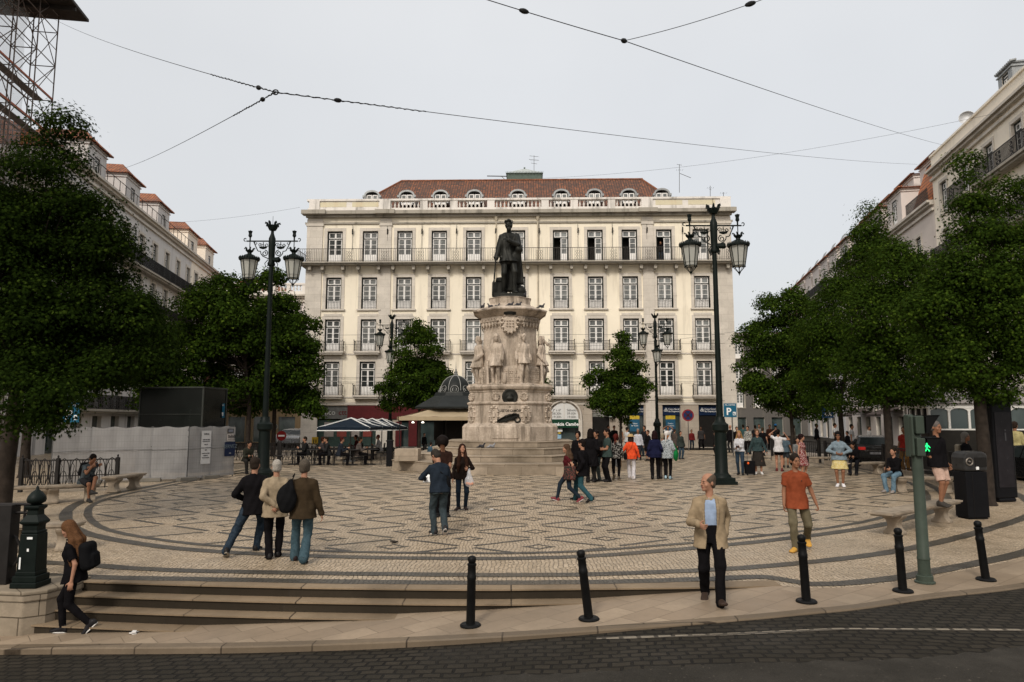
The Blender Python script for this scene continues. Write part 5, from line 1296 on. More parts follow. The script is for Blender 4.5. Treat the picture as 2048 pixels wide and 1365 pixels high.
# bronze palm and wreath on the front
g = G(); rr_ = random.Random(4)
for k in range(60):
    t = k / 60; x = -.6 + 1.0 * t; z = 2.10 + .30 * t; L_ = .26 * math.sin(math.pi * (t * .85 + .1)); s_ = 1 if k % 2 else -1; a = R(20 + s_ * rr_.uniform(35, 55))
    g.tube([(x, -1.965, z), (x + L_ * .6 * math.cos(a), -2.0 - rr_.uniform(0, .05), z + L_ * .6 * math.sin(a)), (x + L_ * math.cos(a * .8), -1.98, z + L_ * math.sin(a * .8))], [.02, .026, .006], 4)
g.tube([(-.7, -1.97, 2.07), (.42, -1.99, 2.41)], .02, 5)
for q in [k * math.pi / 8 for k in range(16)]: g.lathe((.34 + .12 * math.cos(q), -1.99, 2.2 + .12 * math.sin(q)), [(.01, -.045), (.04, 0), (.01, .045)], 6)
g.build('bronze_palm', M_bronze, MO)
M_let = mat('bronze_letters', (.03, .027, .022), .5, .4)
text('A', .13, M_let, MO, (-.0, -1.945, 2.72)); text('LUIZ DE CAMÕES', .15, M_let, MO, (0, -1.945, 2.54), sx=.88, bold=.004)
# stone figures and the bronze poet
def statue(name, m, par, loc, rz, s, res, extra=None, fold=.016, **o):
    P = figure(o, res / s, o.get('fem', False)); J = P.pop('_J'); allS = SDF()
    for k in ('body',): allS.add(P[k][0])
    Vs, Qs, nb_ = [], [], 0
    for k, (S_, fo) in P.items():
        v, q = S_.mesh(res / s)
        if not len(q): continue
        v = v + vnormals(v, q) * folds(v, fold if k != 'body' else .002, 1.1, hash(name) % 7 * 0 + s * 3, .35)[:, None]; Vs.append(v); Qs.append(q + nb_); nb_ += len(v)
    for sd in (-1, 1):
        v, q = shoe_sdf(J, sd)[0].mesh(res / s); Vs.append(v); Qs.append(q + nb_); nb_ += len(v)
    if extra:
        v, q = extra(J).mesh(res / s); v = v + vnormals(v, q) * folds(v, fold, .7, 1, .2)[:, None]; Vs.append(v); Qs.append(q + nb_)
    ob = npmesh(name, np.concatenate(Vs) * s, np.concatenate(Qs), m, par); ob.location = loc; ob.rotation_euler = (0, 0, rz); return ob
def poet_extra(J):
    S_ = SDF(); a = J['sh'][1]
    S_.tub((0.06, .12, .12), np.eye(3), [(0, .04, .05, .20, .10), (.5, .05, .03, .19, .10), (1.0, .05, .0, .17, .09), (1.28, .03, .0, .18, .08)], .03)
    S_.cap(a + V3(.02, .02, .03), J['el'][1] + V3(.04, .03, -.1), .07, .07, .05); S_.cap(J['el'][1] + V3(.02, .05, -.05), V3(.22, .08, .35), .06, .05, .06)
    for k in range(5): x = .12 + .035 * k; S_.cap(V3(x, -.02 + .03 * k, 1.30), V3(x + .06, .06, .3), .02, .03, .015)
    S_.cap(J['wr'][-1] + V3(0, -.03, .05), V3(-.36, -.02, .02), .014, .01, .005); S_.cap(J['wr'][-1] + V3(-.06, -.02, .03), J['wr'][-1] + V3(.07, -.05, .03), .012, .012, .004)
    S_.box(V3(-.2, .22, .17), np.eye(3), V3(.17, .12, .17), .03, .03); S_.box(V3(-.17, .18, .38), np.eye(3), V3(.12, .10, .05), .02, .02); S_.ell(V3(.27, .1, .12), (.13, .1, .12), .04)
    for s in (-1, 1): S_.ell(J['hips'][s] * .7 + J['knee'][s] * .3 + V3(0, 0, .02), (.112, .115, .17), .09)
    S_.ell(J['hp_'](0, -.07, -.10), (.045, .045, .05), .02)
    for k in range(12): q = 2 * math.pi * (k / 12) ; S_.ell(J['hp_'](.085 * math.cos(q), .01 + .095 * math.sin(q), .075 + .012 * (k % 2)), (.02, .02, .022), .015)
    return S_
statue('bronze_statue', M_bronze, MO, (-.06, 0, 8.18), R(4), 3.87 / 1.80, .028, poet_extra, .012, low='slim', top='jacket', tophem=-.2, hair='short', fat=.95, hL=(-.04, .27, 1.20), hR=(.30, .06, .80), aL=(.12, .12, .085, 0), aR=(.10, -.06, .085, 0), hyaw=-6, curl={-1: 1.1, 1: .8}, elh={1: V3(.9, .2, -.5)})
g = G(); g.box(-.78, .78, -.66, .66, 7.97, 8.08); g.box(-.74, .74, -.62, .62, 8.08, 8.19); g.build('bronze_plinth', M_bronze, MO, bevel=.01)
rs = random.Random(9)
def robe(J):
    S_ = SDF(); S_.tub((0, .05, .25), np.eye(3), [(0, 0, .05, .22, .13), (.4, 0, .03, .2, .12), (.95, 0, .02, .17, .09)], .03); S_.box(V3(.2, .1, .3), np.eye(3), V3(.06, .06, .3), .02, .03); return S_
def post(J):
    S_ = SDF(); S_.cap(V3(-.28, -.12, .0), V3(-.3, -.1, .75), .05, .035, .02); S_.ell(V3(.26, .08, .22), (.09, .09, .22), .03); return S_
figs = [(-67.5, dict(low='slim', top='coat', tophem=-.34, hair='short', hR=(.22, .1, .85), hL=(.2, .12, .9), hyaw=-35), robe), (-22.5, dict(low='slim', top='coat', tophem=-.32, hair='bob', hat='flat', hatc=(1, 1, 1), hR=(.26, .06, .84), hL=(.27, .1, .84), hyaw=12, hpitch=10), post),
        (22.5, dict(low='flare', top='jacket', tophem=-.24, hair='curly', hR=(.28, .05, .86), hL=(.26, .06, .84), hyaw=-8, hpitch=8), robe), (67.5, dict(low='slim', top='jacket', hair='bob', tophem=-.26, hR=(.25, .12, .88), hL=(.1, .2, 1.45), hyaw=30), post),
        (-112.5, dict(low='slim', top='coat', hair='short'), robe), (112.5, dict(low='slim', top='coat', hair='bob'), robe)]
for a, o, ex in figs:
    q = R(a); statue('stone_figure', M_mon, MO, (math.sin(q) * 1.62, -math.cos(q) * 1.62, 3.80), q, 2.35 / 1.78, .026, ex, .014, **o)
    g = G(); g.M = Matrix.Rotation(q, 4, 'Z'); g.lathe((0, -1.62, 0), [(.42, 3.5), (.42, 3.66), (.48, 3.72), (.48, 3.80), (.4, 3.82)], 12); g.lathe((0, -1.55, 0), [(.40, 3.0), (.40, 3.5)], 12); g.build('figure_bracket', M_mon, MO, bevel=.01)
# pigeons
def pigeon(x, y, z, a, label, c=(.05, .05, .055)):
    S_ = SDF(); S_.ell((0, 0, .09), (.06, .13, .06), .02, M=rotm((1, 0, 0), -.35)).cap((0, -.08, .13), (0, -.12, .19), .04, .028, .03).ell((0, -.13, .205), (.028, .034, .028), .01).cap((0, -.15, .203), (0, -.185, .195), .009, .004, .004).cap((0, .10, .07), (0, .22, .04), .04, .022, .03).cap((.02, -.01, .05), (.02, -.01, .0), .009, .009, .004).cap((-.02, -.01, .05), (-.02, -.01, .0), .009, .009, .004)
    o = sdf_obj('pigeon', S_, .011, mat('feathers%.2f' % c[0], c, .6, sc=12, var=.4), None); o.location = (x, y, z); o.rotation_euler = (0, 0, R(a)); tag(o, label, 'pigeon', 'pigeons resting on the monument')
pz = .17 + 7.35
for k, (px, py, a, lb) in enumerate(((966, 605, 30, 'dark pigeon perched at the far edge of the monument cap, outermost on one side'), (981, 609, -70, 'dark pigeon on the monument cap next to the outermost bird'), (994, 606, 60, 'dark pigeon on the monument cap below the bronze plinth corner'), (1021, 602, 90, 'pigeon on the monument cap straight below the poet'), (1037, 606, 100, 'pigeon crouched on the monument cap, first right of the centre'), (1050, 598, 20, 'pigeon perched on the drum ledge by the plinth corner'), (1083, 609, 80, 'lone pigeon perched on the monument cap rim away from the other birds'))):
    yy = MY - 1.35 if k not in (5,) else MY - .9; P_ = on(px, py, yy); r_ = math.hypot(P_.x - MX, yy - MY)
    zz = .17 + (7.33 if r_ > 1.45 else 7.42) if k != 5 else .17 + 7.97
    pigeon(P_.x, yy, zz, a, lb)
pigeon(on(964, 893, 30.7).x, 30.4, .17 + .97 + .002, 75, 'dark pigeon walking on the monument steps', (.035, .035, .04)); pigeon(on(984, 893, 30.7).x, 30.4, .17 + .972, 100, 'pale winged pigeon standing on the monument steps', (.22, .22, .23))

# ---------------------------------------------------------------- street lamps
M_lampg = mat('dark_green_cast_iron', (.0045, .008, .0065), .5, .0, var=.3, sc=3, bump=.1)
ng = NT('lantern_glass'); ng.set(Base_Color=(.62, .62, .57), Roughness=.25); tr_ = ng.n('BsdfTranslucent', None, Color=(.7, .7, .64)); ms_ = ng.n('MixShader', None, i0=.5)
ng.t.links.new(ng.b.outputs[0], ms_.inputs[1]); ng.t.links.new(tr_.outputs[0], ms_.inputs[2]); ng.t.links.new(ms_.outputs[0], ng.t.nodes['Material Output'].inputs[0]); M_lglass = ng.m
def curl(g, c, r, a0, turns, wd, n=14, sgn=1, ax='x'):
    pts = []
    for k in range(n + 1):
        t = k / n; q = a0 + sgn * turns * 2 * math.pi * t; rr = r * (1 - .75 * t); pts.append((c[0] + rr * math.cos(q), c[1], c[2] + rr * math.sin(q)))
    g.tube(pts, wd, 5)
def lantern(par, x, y, z):
    g = G()
    for k in range(8):
        q = 2 * math.pi * (k + .5) / 8; c, s_ = math.cos(q), math.sin(q)
        g.tube([(.245 * c, .245 * s_, -1.02), (.385 * c, .385 * s_, -.12)], .02, 4); g.tube([(.245 * c, .245 * s_, -1.02), (.2 * c, .2 * s_, -1.12), (.03 * c, .03 * s_, -1.32)], .012, 4); g.lathe((.25 * c, .25 * s_, -1.05), [(.005, -.05), (.03, 0), (.005, .05)], 5)
        for j in range(3): q2 = q + j * math.pi / 12; g.vprism([], 0, 0) if False else g.lathe((.44 * math.cos(q2), .44 * math.sin(q2), -.08), [(.035, 0), (.04, .05), (.008, .13)], 5)
    for r, z_ in ((.25, -1.02), (.27, -.86), (.385, -.12)): g.tube([(r * math.cos(k * math.pi / 8), r * math.sin(k * math.pi / 8), z_) for k in range(17)], .018 if z_ != -.86 else .006, 4, cap=False)
    g.lathe((0, 0, 0), [(.36, -.14), (.46, -.12), (.46, -.06), (.38, -.03), (.30, .06), (.2, .14), (.1, .18), (.09, .24), (.16, .32), (.17, .36), (.08, .36)], 16)
    for k in range(6): q = 2 * math.pi * k / 6; g.tube([(.15 * math.cos(q), .15 * math.sin(q), .34), (.17 * math.cos(q), .17 * math.sin(q), .46), (.23 * math.cos(q), .23 * math.sin(q), .48), (.24 * math.cos(q), .24 * math.sin(q), .43)], [.04, .025, .022, .03], 5)
    g.lathe((0, 0, -1.32), [(.01, -.13), (.03, -.05), (.07, .0), (.03, .06)], 6); g.tube([(0, 0, .3), (0, 0, .95)], .022, 5)
    L_ = g.build('lantern', M_lampg, par, smooth=True, loc=(x, y, z)); L_.scale = (.84, .84, .80); g = G(); g.lathe((0, 0, 0), [(.235, -1.01), (.368, -.13)], 8, rot=R(22.5)); g.build('glass', M_lglass, L_); return L_
def street_lamp(label, x, y, z, extra=False, group=None, rz=0.):
    o = empty('street_lamp', (x, y, z), rz, label, 'street lamp', group)
    g = G(); g.box(-.42, .42, -.42, .42, 0, .10); g.box(-.36, .36, -.36, .36, .10, .22); g.lathe((0, 0, 0), [(.33, .22), (.3, .3), (.25, .34), (.215, .4), (.205, 1.75), (.25, 1.8), (.28, 1.83), (.28, 2.02), (.24, 2.06), (.19, 2.1), (.15, 2.3)], 16); g.build('base', M_lampg, o, smooth=True)
    g = G(); g.lathe((0, 0, 0), [(.115, 2.2), (.09, 5.5), (.08, 8.1), (.135, 8.12), (.15, 8.2), (.11, 8.3), (.12, 8.5), (.13, 8.95), (.13, 9.2), (.10, 9.28), (.06, 9.4), (.055, 9.52), (.13, 9.53), (.19, 9.65), (.2, 9.72), (.05, 9.72)], 14)
    for k in range(6): q = 2 * math.pi * k / 6 + .3; g.tube([(.19 * math.cos(q), .19 * math.sin(q), 9.68), (.2 * math.cos(q), .2 * math.sin(q), 9.82), (.26 * math.cos(q), .26 * math.sin(q), 9.84), (.27 * math.cos(q), .27 * math.sin(q), 9.78)], [.06, .04, .03, .035], 5)
    g.tube([(0, 0, 9.7), (0, 0, 10.1)], .008, 4)
    for k in range(4): q = k * math.pi / 2 + .4; curl(g, (0, 0, 8.2), .3, 0, .01, .0) if False else g.tube([(.13 * math.cos(q), .13 * math.sin(q), 8.35), (.24 * math.cos(q), .24 * math.sin(q), 8.2), (.2 * math.cos(q), .2 * math.sin(q), 8.05), (.14 * math.cos(q), .14 * math.sin(q), 8.12)], .02, 4)
    g.build('post', M_lampg, o, smooth=True)
    g = G(); g.tube([(-1.0, 0, 9.1), (1.0, 0, 9.1)], .028, 6)
    for s_ in (-1, 1):
        curl(g, (s_ * 1.04, 0, 9.17), .08, R(-90), .7, .018, sgn=s_); g.tube([(s_ * .86, 0, 9.1), (s_ * .86, 0, 9.25)], .03, 6); g.lathe((s_ * .86, 0, 9.3), [(.03, -.06), (.075, .0), (.06, .1), (.09, .2), (.03, .14), (.01, .24)], 7)
        g.tube([(s_ * .72, 0, 9.08), (s_ * .66, 0, 8.95), (s_ * .55, 0, 8.72), (s_ * .5, 0, 8.70), (s_ * .44, 0, 8.70), (s_ * .42, 0, 8.6), (s_ * .34, 0, 8.5), (s_ * .2, 0, 8.44), (s_ * .12, 0, 8.4)], .02, 5)
        curl(g, (s_ * .27, 0, 8.62), .13, R(90), 1.4, .02, sgn=s_); curl(g, (s_ * .62, 0, 9.02), .07, R(90), 1, .014, sgn=-s_); curl(g, (s_ * .2, 0, 8.95), .08, R(0), 1.2, .014, sgn=s_); curl(g, (s_ * .47, 0, 8.95), .07, R(0), 1.2, .014, sgn=-s_)
        g.lathe((s_ * .34, 0, 8.83), [(.03, -.05), (.13, -.02), (.17, .05), (.12, .05)], 8, sy=.3); g.tube([(s_ * .34, 0, 8.88), (s_ * .34, 0, 9.06)], .016, 4); g.tube([(s_ * .26, 0, 8.9), (s_ * .34, 0, 9.0), (s_ * .42, 0, 8.9)], .012, 4)
    if extra: g.tube([(0, -.1, 8.0), (0, -.35, 8.25), (0, -.5, 8.1)], .03, 6)
    g.build('bracket_arms', M_lampg, o)
    for s_ in (-1, 1): lantern(o, s_ * .86, 0, 8.44)
    if extra: lantern(o, 0, -.5, 7.15)
    else: g = G(); g.tube([(.1, -.05, 8.35), (.32, -.12, 8.33), (.36, -.14, 8.33)], [.09, .11, .08], 8); g.build('spotlight', M_lampg, o)
    return o
LG = 'twin lantern street lamps round the square'
P_ = at(1444, 968); street_lamp('tall twin lantern street lamp on a dark green base behind the tan jacket man', P_.x, P_.y, P_.z, group=LG)
P_ = at(526, 957); street_lamp('tall twin lantern street lamp rising behind the three walking men', P_.x, P_.y, P_.z, group=LG)
P_ = on(1311, 700, 50); street_lamp('distant street lamp with a third lower lantern before the bank windows', P_.x, 50, zp(P_.x, 50), True, group=LG)
P_ = on(783, 700, 50.5); street_lamp('distant street lamp half hidden by the small tree beside the kiosk', P_.x, 50.5, zp(P_.x, 50.5), True, group=LG)

# ---------------------------------------------------------------- street furniture
M_bol = mat('bollard_black', (.005, .005, .005), .5, .0, bump=.1)
for px, py, tilt, lb in ((941, 1253, -1.0, 'black iron bollard standing below the steps, furthest from the traffic signal'), (1178, 1240, 6.5, 'leaning black iron bollard second along the kerb, next to the upright one by the steps'), (1613, 1205, 2.0, 'black iron bollard in front of the man in the orange polo'),
                         (1806, 1184, 1.5, 'black iron bollard directly beside the green signal pole on the bench side'), (1972, 1161, 4.5, 'tilted black iron bollard below the tall litter bin, last along the kerb')):
    z = 0.
    for _ in range(6): P_ = at(px, py, z); z = zsw(P_.x)
    o = empty('bollard', (P_.x, P_.y, z + .004), 0, lb, 'bollard', 'black bollards along the kerb'); g = G()
    g.lathe((0, 0, 0), [(.135, 0), (.135, .015), (.12, .03), (.06, .035)], 20); g.build('base_plate', M_bol, o, smooth=True)
    g = G(); g.lathe((0, 0, .02), [(.058, 0), (.055, .55), (.06, .56), (.06, .60), (.054, .61), (.052, .72), (.06, .73), (.06, .75), (.045, .76)], 16); q = g.build('post', M_bol, o, smooth=True); q.rotation_euler = (0, -R(tilt), 0)
    g = G(); g.lathe((0, 0, .82), [(.03, -.05), (.045, -.035), (.056, .0), (.05, .03), (.03, .047), (.005, .053)], 16); q2 = g.build('cap', M_bol, q, smooth='all')
# pedestrian signal
P_ = at(1850, 1166, 0); M_sg = mat('signal_green_paint', (.045, .058, .045), .45, var=.15)
o = empty('pedestrian_signal', (P_.x, P_.y, .004), 0, 'pale green pedestrian signal on a pole with its green figure lit', 'traffic light')
g = G(); g.lathe((0, 0, 0), [(.14, 0), (.14, .02), (.115, .03), (.115, .10), (.10, .11), (.1, .12)], 20); g.lathe((0, 0, 0), [(.085, .1), (.085, .33), (.09, .335), (.09, .36), (.083, .37), (.078, 1.6), (.07, 2.2), (.04, 2.28)], 18); q = g.build('pole', M_sg, o, smooth=True); q.rotation_euler = (0, 0, 0)
g = G(); g.box(-.13, -.05, -.06, .08, 1.83, 2.46); g.box(-.13, -.10, -.14, -.06, 1.85, 2.44); hd_ = g.build('signal_back', M_sg, o, bevel=.02)
for k, z in enumerate((2.16, 1.83)):
    g = G(); g.box(-.06, .07, -.13, .12, z + .01, z + .28); b = g.build('signal_head', M_sg, o, bevel=.015)
    g = G(); zt = z + .28; y0, y1 = -.14, .13
    g.add([(.07, y0, z + .02), (.12, y0, zt - .02), (.27, y0, zt), (.12, y0, z + .02), (.07, y1, z + .02), (.12, y1, zt - .02), (.27, y1, zt), (.12, y1, z + .02)], [(0, 3, 2, 1), (4, 5, 6, 7), (1, 2, 6, 5), (0, 1, 5, 4)])
    g.add([(.073, y0, z + .02), (.073, y0, zt), (.073, y1, zt), (.073, y1, z + .02)], [(0, 1, 2, 3)]); g.box(.07, .29, y0 - .01, y1 + .01, zt - .005, zt + .01); g.add([(.29, y0 - .01, zt + .01), (.08, y0 - .01, z + .0), (.08, y0 - .01, zt)], [(0, 1, 2)]); g.add([(.29, y1 + .01, zt + .01), (.08, y1 + .01, z + .0), (.08, y1 + .01, zt)], [(0, 2, 1)])
    v_ = g.build('visor', M_bol, b)
g = G(); g.M = Matrix.Translation((.175, -.0, 1.93)); g.vprism([], 0, 0) if False else None
Sd = SDF(); Sd.cap((0, 0, .14), (0, 0, .13), .02, .02, 0).cap((0, 0, .10), (0, 0, .05), .028, .022, .01).cap((0, 0, .04), (0, -.04, -.03), .015, .014, .006).cap((0, 0, .04), (0, .035, -.03), .015, .014, .006).cap((0, -.02, .1), (0, -.06, .05), .012, .01, .004).cap((0, .02, .1), (0, .05, .05), .012, .01, .004)
e_ = sdf_obj('green_figure', Sd, .005, m_emit('green_signal_light', (.01, 1.0, .22), 1.6), b); e_.location = (.08, -.137, 1.94); e_.rotation_euler = (0, 0, R(55)); e_.scale = (.62, .62, .62)
# stone benches
M_bench = mat('bench_marble', (.27, .22, .165), .6, var=.35, sc=5, bump=.25, bsc=14, streak=.4)
def bench(label, x, y, z, rz, L_=1.9):
    o = empty('stone_bench', (x, y, z + .004), rz, label, 'bench', 'stone benches round the square')
    g = G(); pr_ = [(-L_ / 2, -.22), (L_ / 2, -.22), (L_ / 2, .22), (-L_ / 2, .22)]
    g.prism(pr_, .40, .435); g.prism([(a * 1.03, b * 1.12) for a, b in pr_], .435, .475); g.prism([(a * 1.0, b * 1.0) for a, b in pr_], .475, .485); g.build('seat', M_bench, o, bevel=.012)
    for s_ in (-1, 1):
        g = G(); prof = [(-.2, 0), (.2, 0), (.2, .05), (.16, .07), (.12, .12), (.10, .2), (.13, .28), (.2, .33), (.235, .38), (.235, .40), (-.235, .40), (-.235, .38), (-.2, .33), (-.13, .28), (-.10, .2), (-.12, .12), (-.16, .07), (-.2, .05)]
        x_ = s_ * L_ * .34
        n_ = len(prof); vs = []
        for xx, sc_ in ((x_ - .13, .9), (x_ - .09, 1), (x_ + .09, 1), (x_ + .13, .9)): vs += [(xx, a * sc_, b) for a, b in prof]
        g.add(vs, [tuple(range(n_)), tuple(reversed(range(3 * n_, 4 * n_)))] + [(r * n_ + i, (r + 1) * n_ + i, (r + 1) * n_ + (i + 1) % n_, r * n_ + (i + 1) % n_) for r in range(3) for i in range(n_)]); g.build('leg', M_bench, o, smooth=True, bevel=.006)
    return o
def bench2(label, p0, p1, L_=None):
    a, b = at(*p0), at(*p1); c = (a + b) / 2; d = b - a; return bench(label, c.x, c.y, c.z, math.atan2(d.y, d.x), L_ or d.length / .68)
NB = bench2('pale stone bench by the green signal pole with a man standing on its end', (1790, 1068), (1884, 1045))
bench2('pale stone bench in front of the netted fence, empty', (233, 984), (262, 978), 1.6)
SB = bench2('rough stone bench before the iron railing with the seated man on his phone', (122, 1006), (162, 1003), 1.3)
bench2('stone bench beside the cast iron pillar, half hidden by the girl in black', (50, 1102), (113, 1100), 1.25)
B1 = bench2('stone bench with the man in the grey hoodie at its end', (1620, 936), (1664, 936), 2.3)
B2 = bench2('stone bench before the tree trunk with the man in black bent over', (1705, 950), (1748, 949), 2.1)
B3 = bench2('stone bench partly behind the green signal pole and the man in pink shorts', (1822, 985), (1872, 986), 1.9)
bench2('dark stone bench under the big tree at the edge of the square', (20, 1010), (70, 1008), 1.8)
B5 = bench2('stone bench beyond the end of the netted fence in deep shade', (474, 948), (500, 947), 1.6)
# litter bin and dark pillar
P_ = at(1946, 1037, None); o = empty('litter_bin', (P_.x, P_.y, P_.z + .004), R(8), 'tall black litter bin with a slanted hood beside the dark pillar', 'litter bin'); M_bin = mat('bin_black', (.005, .005, .006), .45, .0, bump=.1)
g = G(); g.box(-.29, .29, -.2, .2, .03, 1.12); g.box(-.26, .26, -.18, .18, 0, .03); g.build('body', M_bin, o, bevel=.05)
g = G(); g.box(-.12, -.11, -.205, -.19, .05, 1.1); g.build('door_seam', M_dark, o)
g = G(); n_ = 10
pr_ = [(-.30, 1.13), (.30, 1.13), (.32, 1.5), (.29, 1.56), (.18, 1.6), (-.18, 1.6), (-.27, 1.55), (-.31, 1.45)]
g.vprism(pr_, -.22, .22); hd_ = g.build('hood', mat('bin_hood', (.035, .034, .033), .35, .2, var=.4, sc=5), o, bevel=.04)
g = G(); g.box(-.04, .27, -.235, -.215, 1.24, 1.46); g.build('opening', M_dark, o)
g = G(); g.tube([(-.19 + .085 * math.cos(q), -.235, 1.36 + .085 * math.sin(q)) for q in [k * math.pi / 8 for k in range(17)]], .018, 5); g.lathe((-.19, -.23, 1.36), [(.01, -.03), (.045, 0), (.01, .03)], 8); g.build('lock_ring', mat('dull_metal', (.16, .14, .12), .5, .5), o)
g = G(); g.box(-.02, .05, -.238, -.222, 1.17, 1.24); g.build('sticker', m_w, o)
P_ = at(2004, 1003, None); o = empty('advertising_pillar', (P_.x, P_.y, P_.z + .004), R(14), 'tall dark metal pillar standing behind the litter bin', 'pillar')
g = G(); g.box(-.3, .3, -.2, .2, 0, .1); g.box(-.36, .36, -.2, .2, .1, 2.75); g.box(-.4, .4, -.24, .24, 2.75, 2.95); g.build('case', M_bin, o, bevel=.03)
g = G(); g.box(-.28, .28, -.212, -.202, .4, 2.5); g.build('panel', mat('dark_panel', (.02, .018, .02), .2), o)
text('i', .5, mat('faint_mark', (.07, .07, .075)), o, (.05, -.216, 1.7))
# iron railing with loops
def loop_fence(label, pts, h=.95, post=.05, m=M_iron, group=None, low=False):
    p0 = pts[0]; o = empty('iron_fence', (p0[0], p0[1], p0[2] + .004), 0, label, 'fence', group); g = G()
    for a, b in zip(pts, pts[1:]):
        A, B_ = Vector(a) - Vector(p0), Vector(b) - Vector(p0); d = B_ - A; L_ = d.length; u = d / L_; n = max(1, round(L_ / .32))
        for z in (.12, h * .62 if low else .5, h): g.tube([A + Vector((0, 0, z)), B_ + Vector((0, 0, z))], .018 if z < h else .024, 4)
        for k in range(n):
            c = A + d * ((k + .5) / n); w_ = L_ / n * .46
            f_ = lambda s_, z: tuple(c + u * s_ + Vector((0, 0, z)))
            g.tube([f_(w_ * math.cos(q), .3 + (h - .62 + .28) * .5 + (h * .42) * math.sin(q)) for q in [j * math.pi / 6 for j in range(13)]], .014, 4, cap=False)
            g.tube([f_(w_ * .55 * math.cos(q), h * .42 + (h * .25) * math.sin(q)) for q in [j * math.pi / 5 for j in range(11)]], .011, 4, cap=False)
            g.tube([f_(0, .12), f_(0, h)], .012, 4); g.tube([f_(-w_, h), f_(-w_ * .3, h - .18), f_(-w_, .12)], .010, 4)
            g.tube([f_(-w_ * 1.08, .1), f_(-w_ * 1.08, h)], .012, 4)
    g.build('bars', m, o)
    for a in pts: A = Vector(a) - Vector(p0); g = G(); g.box(A.x - post, A.x + post, A.y - post, A.y + post, -.02, h + .06); g.lathe((A.x, A.y, h + .06), [(post, 0), (.02, .03), (.035, .07), (.005, .1)], 6); g.build('post', m, o)
    return o
pg = lambda px, py: tuple(at(px, py))
loop_fence('black iron railing with looped arches behind the seated man', [pg(40, 985), pg(112, 986), pg(232, 981)], .98, group='looped iron railings')
loop_fence('looped iron railing beside the cafe terrace in front of the shaded street', [pg(560, 925), pg(605, 925), pg(648, 927)], .95, group='looped iron railings')
loop_fence('looped iron railing along the shaded side street left of the cafe', [pg(430, 926), pg(500, 925), pg(556, 924)], .95, group='looped iron railings')
# cast iron pillar, scroll fence and stone wall at the corner of the steps
o = empty('stone_wall', (-6.6, 10.1, -.6), 0, 'low wall of pale stone blocks ending in a corner pier beside the steps', 'wall')
g = G(); g.prism([(-5, .18), (-.62, .0), (-.5, -.12), (-.1, -.18), (.12, -.02), (.22, .3), (.22, .8), (-5, .95)], -.2, .50); g.prism([(-5, .16), (-.63, -.02), (-.51, -.145), (-.09, -.205), (.14, -.04), (.245, .29), (.245, .82), (-5, .97)], .50, .64)
g.build('blocks', m_bricks('wall_blocks', (.33, .27, .20), (.22, .18, .13), (.06, .045, .03), .62, .30, .8, .010, 0, .02, .6, .95, geo=False, vertical=True, dcol=(.11, .09, .065)), o, bevel=.02)
o = empty('cast_iron_pillar', (-6.83, 10.25, .045), 0, 'dark green cast iron pillar with a domed top standing on the stone wall', 'pillar'); o.scale = (.56, .6, .80)
g = G(); g.box(-.33, .33, -.28, .28, 0, .09); g.box(-.30, .30, -.25, .25, .09, .2); g.box(-.25, .25, -.22, .22, .2, .27); g.add([(x * a, y * b, z) for z, a, b in ((.27, .24, .21), (.92, .215, .19)) for x, y in ((-1, -1), (1, -1), (1, 1), (-1, 1))], [(0, 1, 5, 4), (1, 2, 6, 5), (2, 3, 7, 6), (3, 0, 4, 7), (4, 5, 6, 7)])
g.build('shaft', M_lampg, o, bevel=.012)
g = G(); g.lathe((0, 0, 0), [(.27, .92), (.29, .93), (.29, .96), (.25, .965), (.25, 1.06), (.34, 1.10), (.34, 1.13), (.2, 1.24), (.19, 1.32), (.26, 1.36), (.26, 1.40), (.12, 1.42), (.10, 1.46)], 4, rot=R(45), sy=.9); g.build('capital', M_lampg, o, bevel=.01)
g = G(); g.lathe((0, 0, 0), [(.10, 1.42), (.20, 1.46), (.22, 1.5), (.20, 1.56), (.13, 1.63), (.04, 1.68), (.03, 1.72), (.01, 1.75)], 16); g.build('dome', M_lampg, o, smooth='all')
g = G(); g.box(-.02, .12, -.2175, -.2165, .83, .87); g.box(.0, .05, -.2195, -.2185, .62, .67); g.box(-.17, -.13, -.226, -.225, .32, .52); g.M = None; g.build('sticker', m_w, o)
o = empty('scroll_fence', (-7.0, 10.42, .04), 0, 'wrought iron scroll fence running from the cast iron pillar out of the picture', 'fence'); g = G()
for i in range(8):
    x = -.1 - i * .62
    curl(g, (x - .3, 0, .42), .32, R(90), 1.3, .02, 22, 1 if i % 2 else -1); curl(g, (x - .3, 0, .82), .16, R(0), 1.2, .016, 14, 1); g.tube([(x, 0, 0), (x, 0, 1.12)], .022, 5); g.tube([(x - .3, 0, .0), (x - .3, 0, 1.12)], .012, 4)
for z in (.06, 1.0, 1.12): g.tube([(.1, 0, z), (-5.2, 0, z)], .022, 5)
g.build('bars', M_iron, o)
for k in range(3): g = G(); x = -.36 - k * 2.0; g.box(x - .13, x + .13, -.1, .1, 0, 1.12); g.build('post', M_iron, o, bevel=.01)
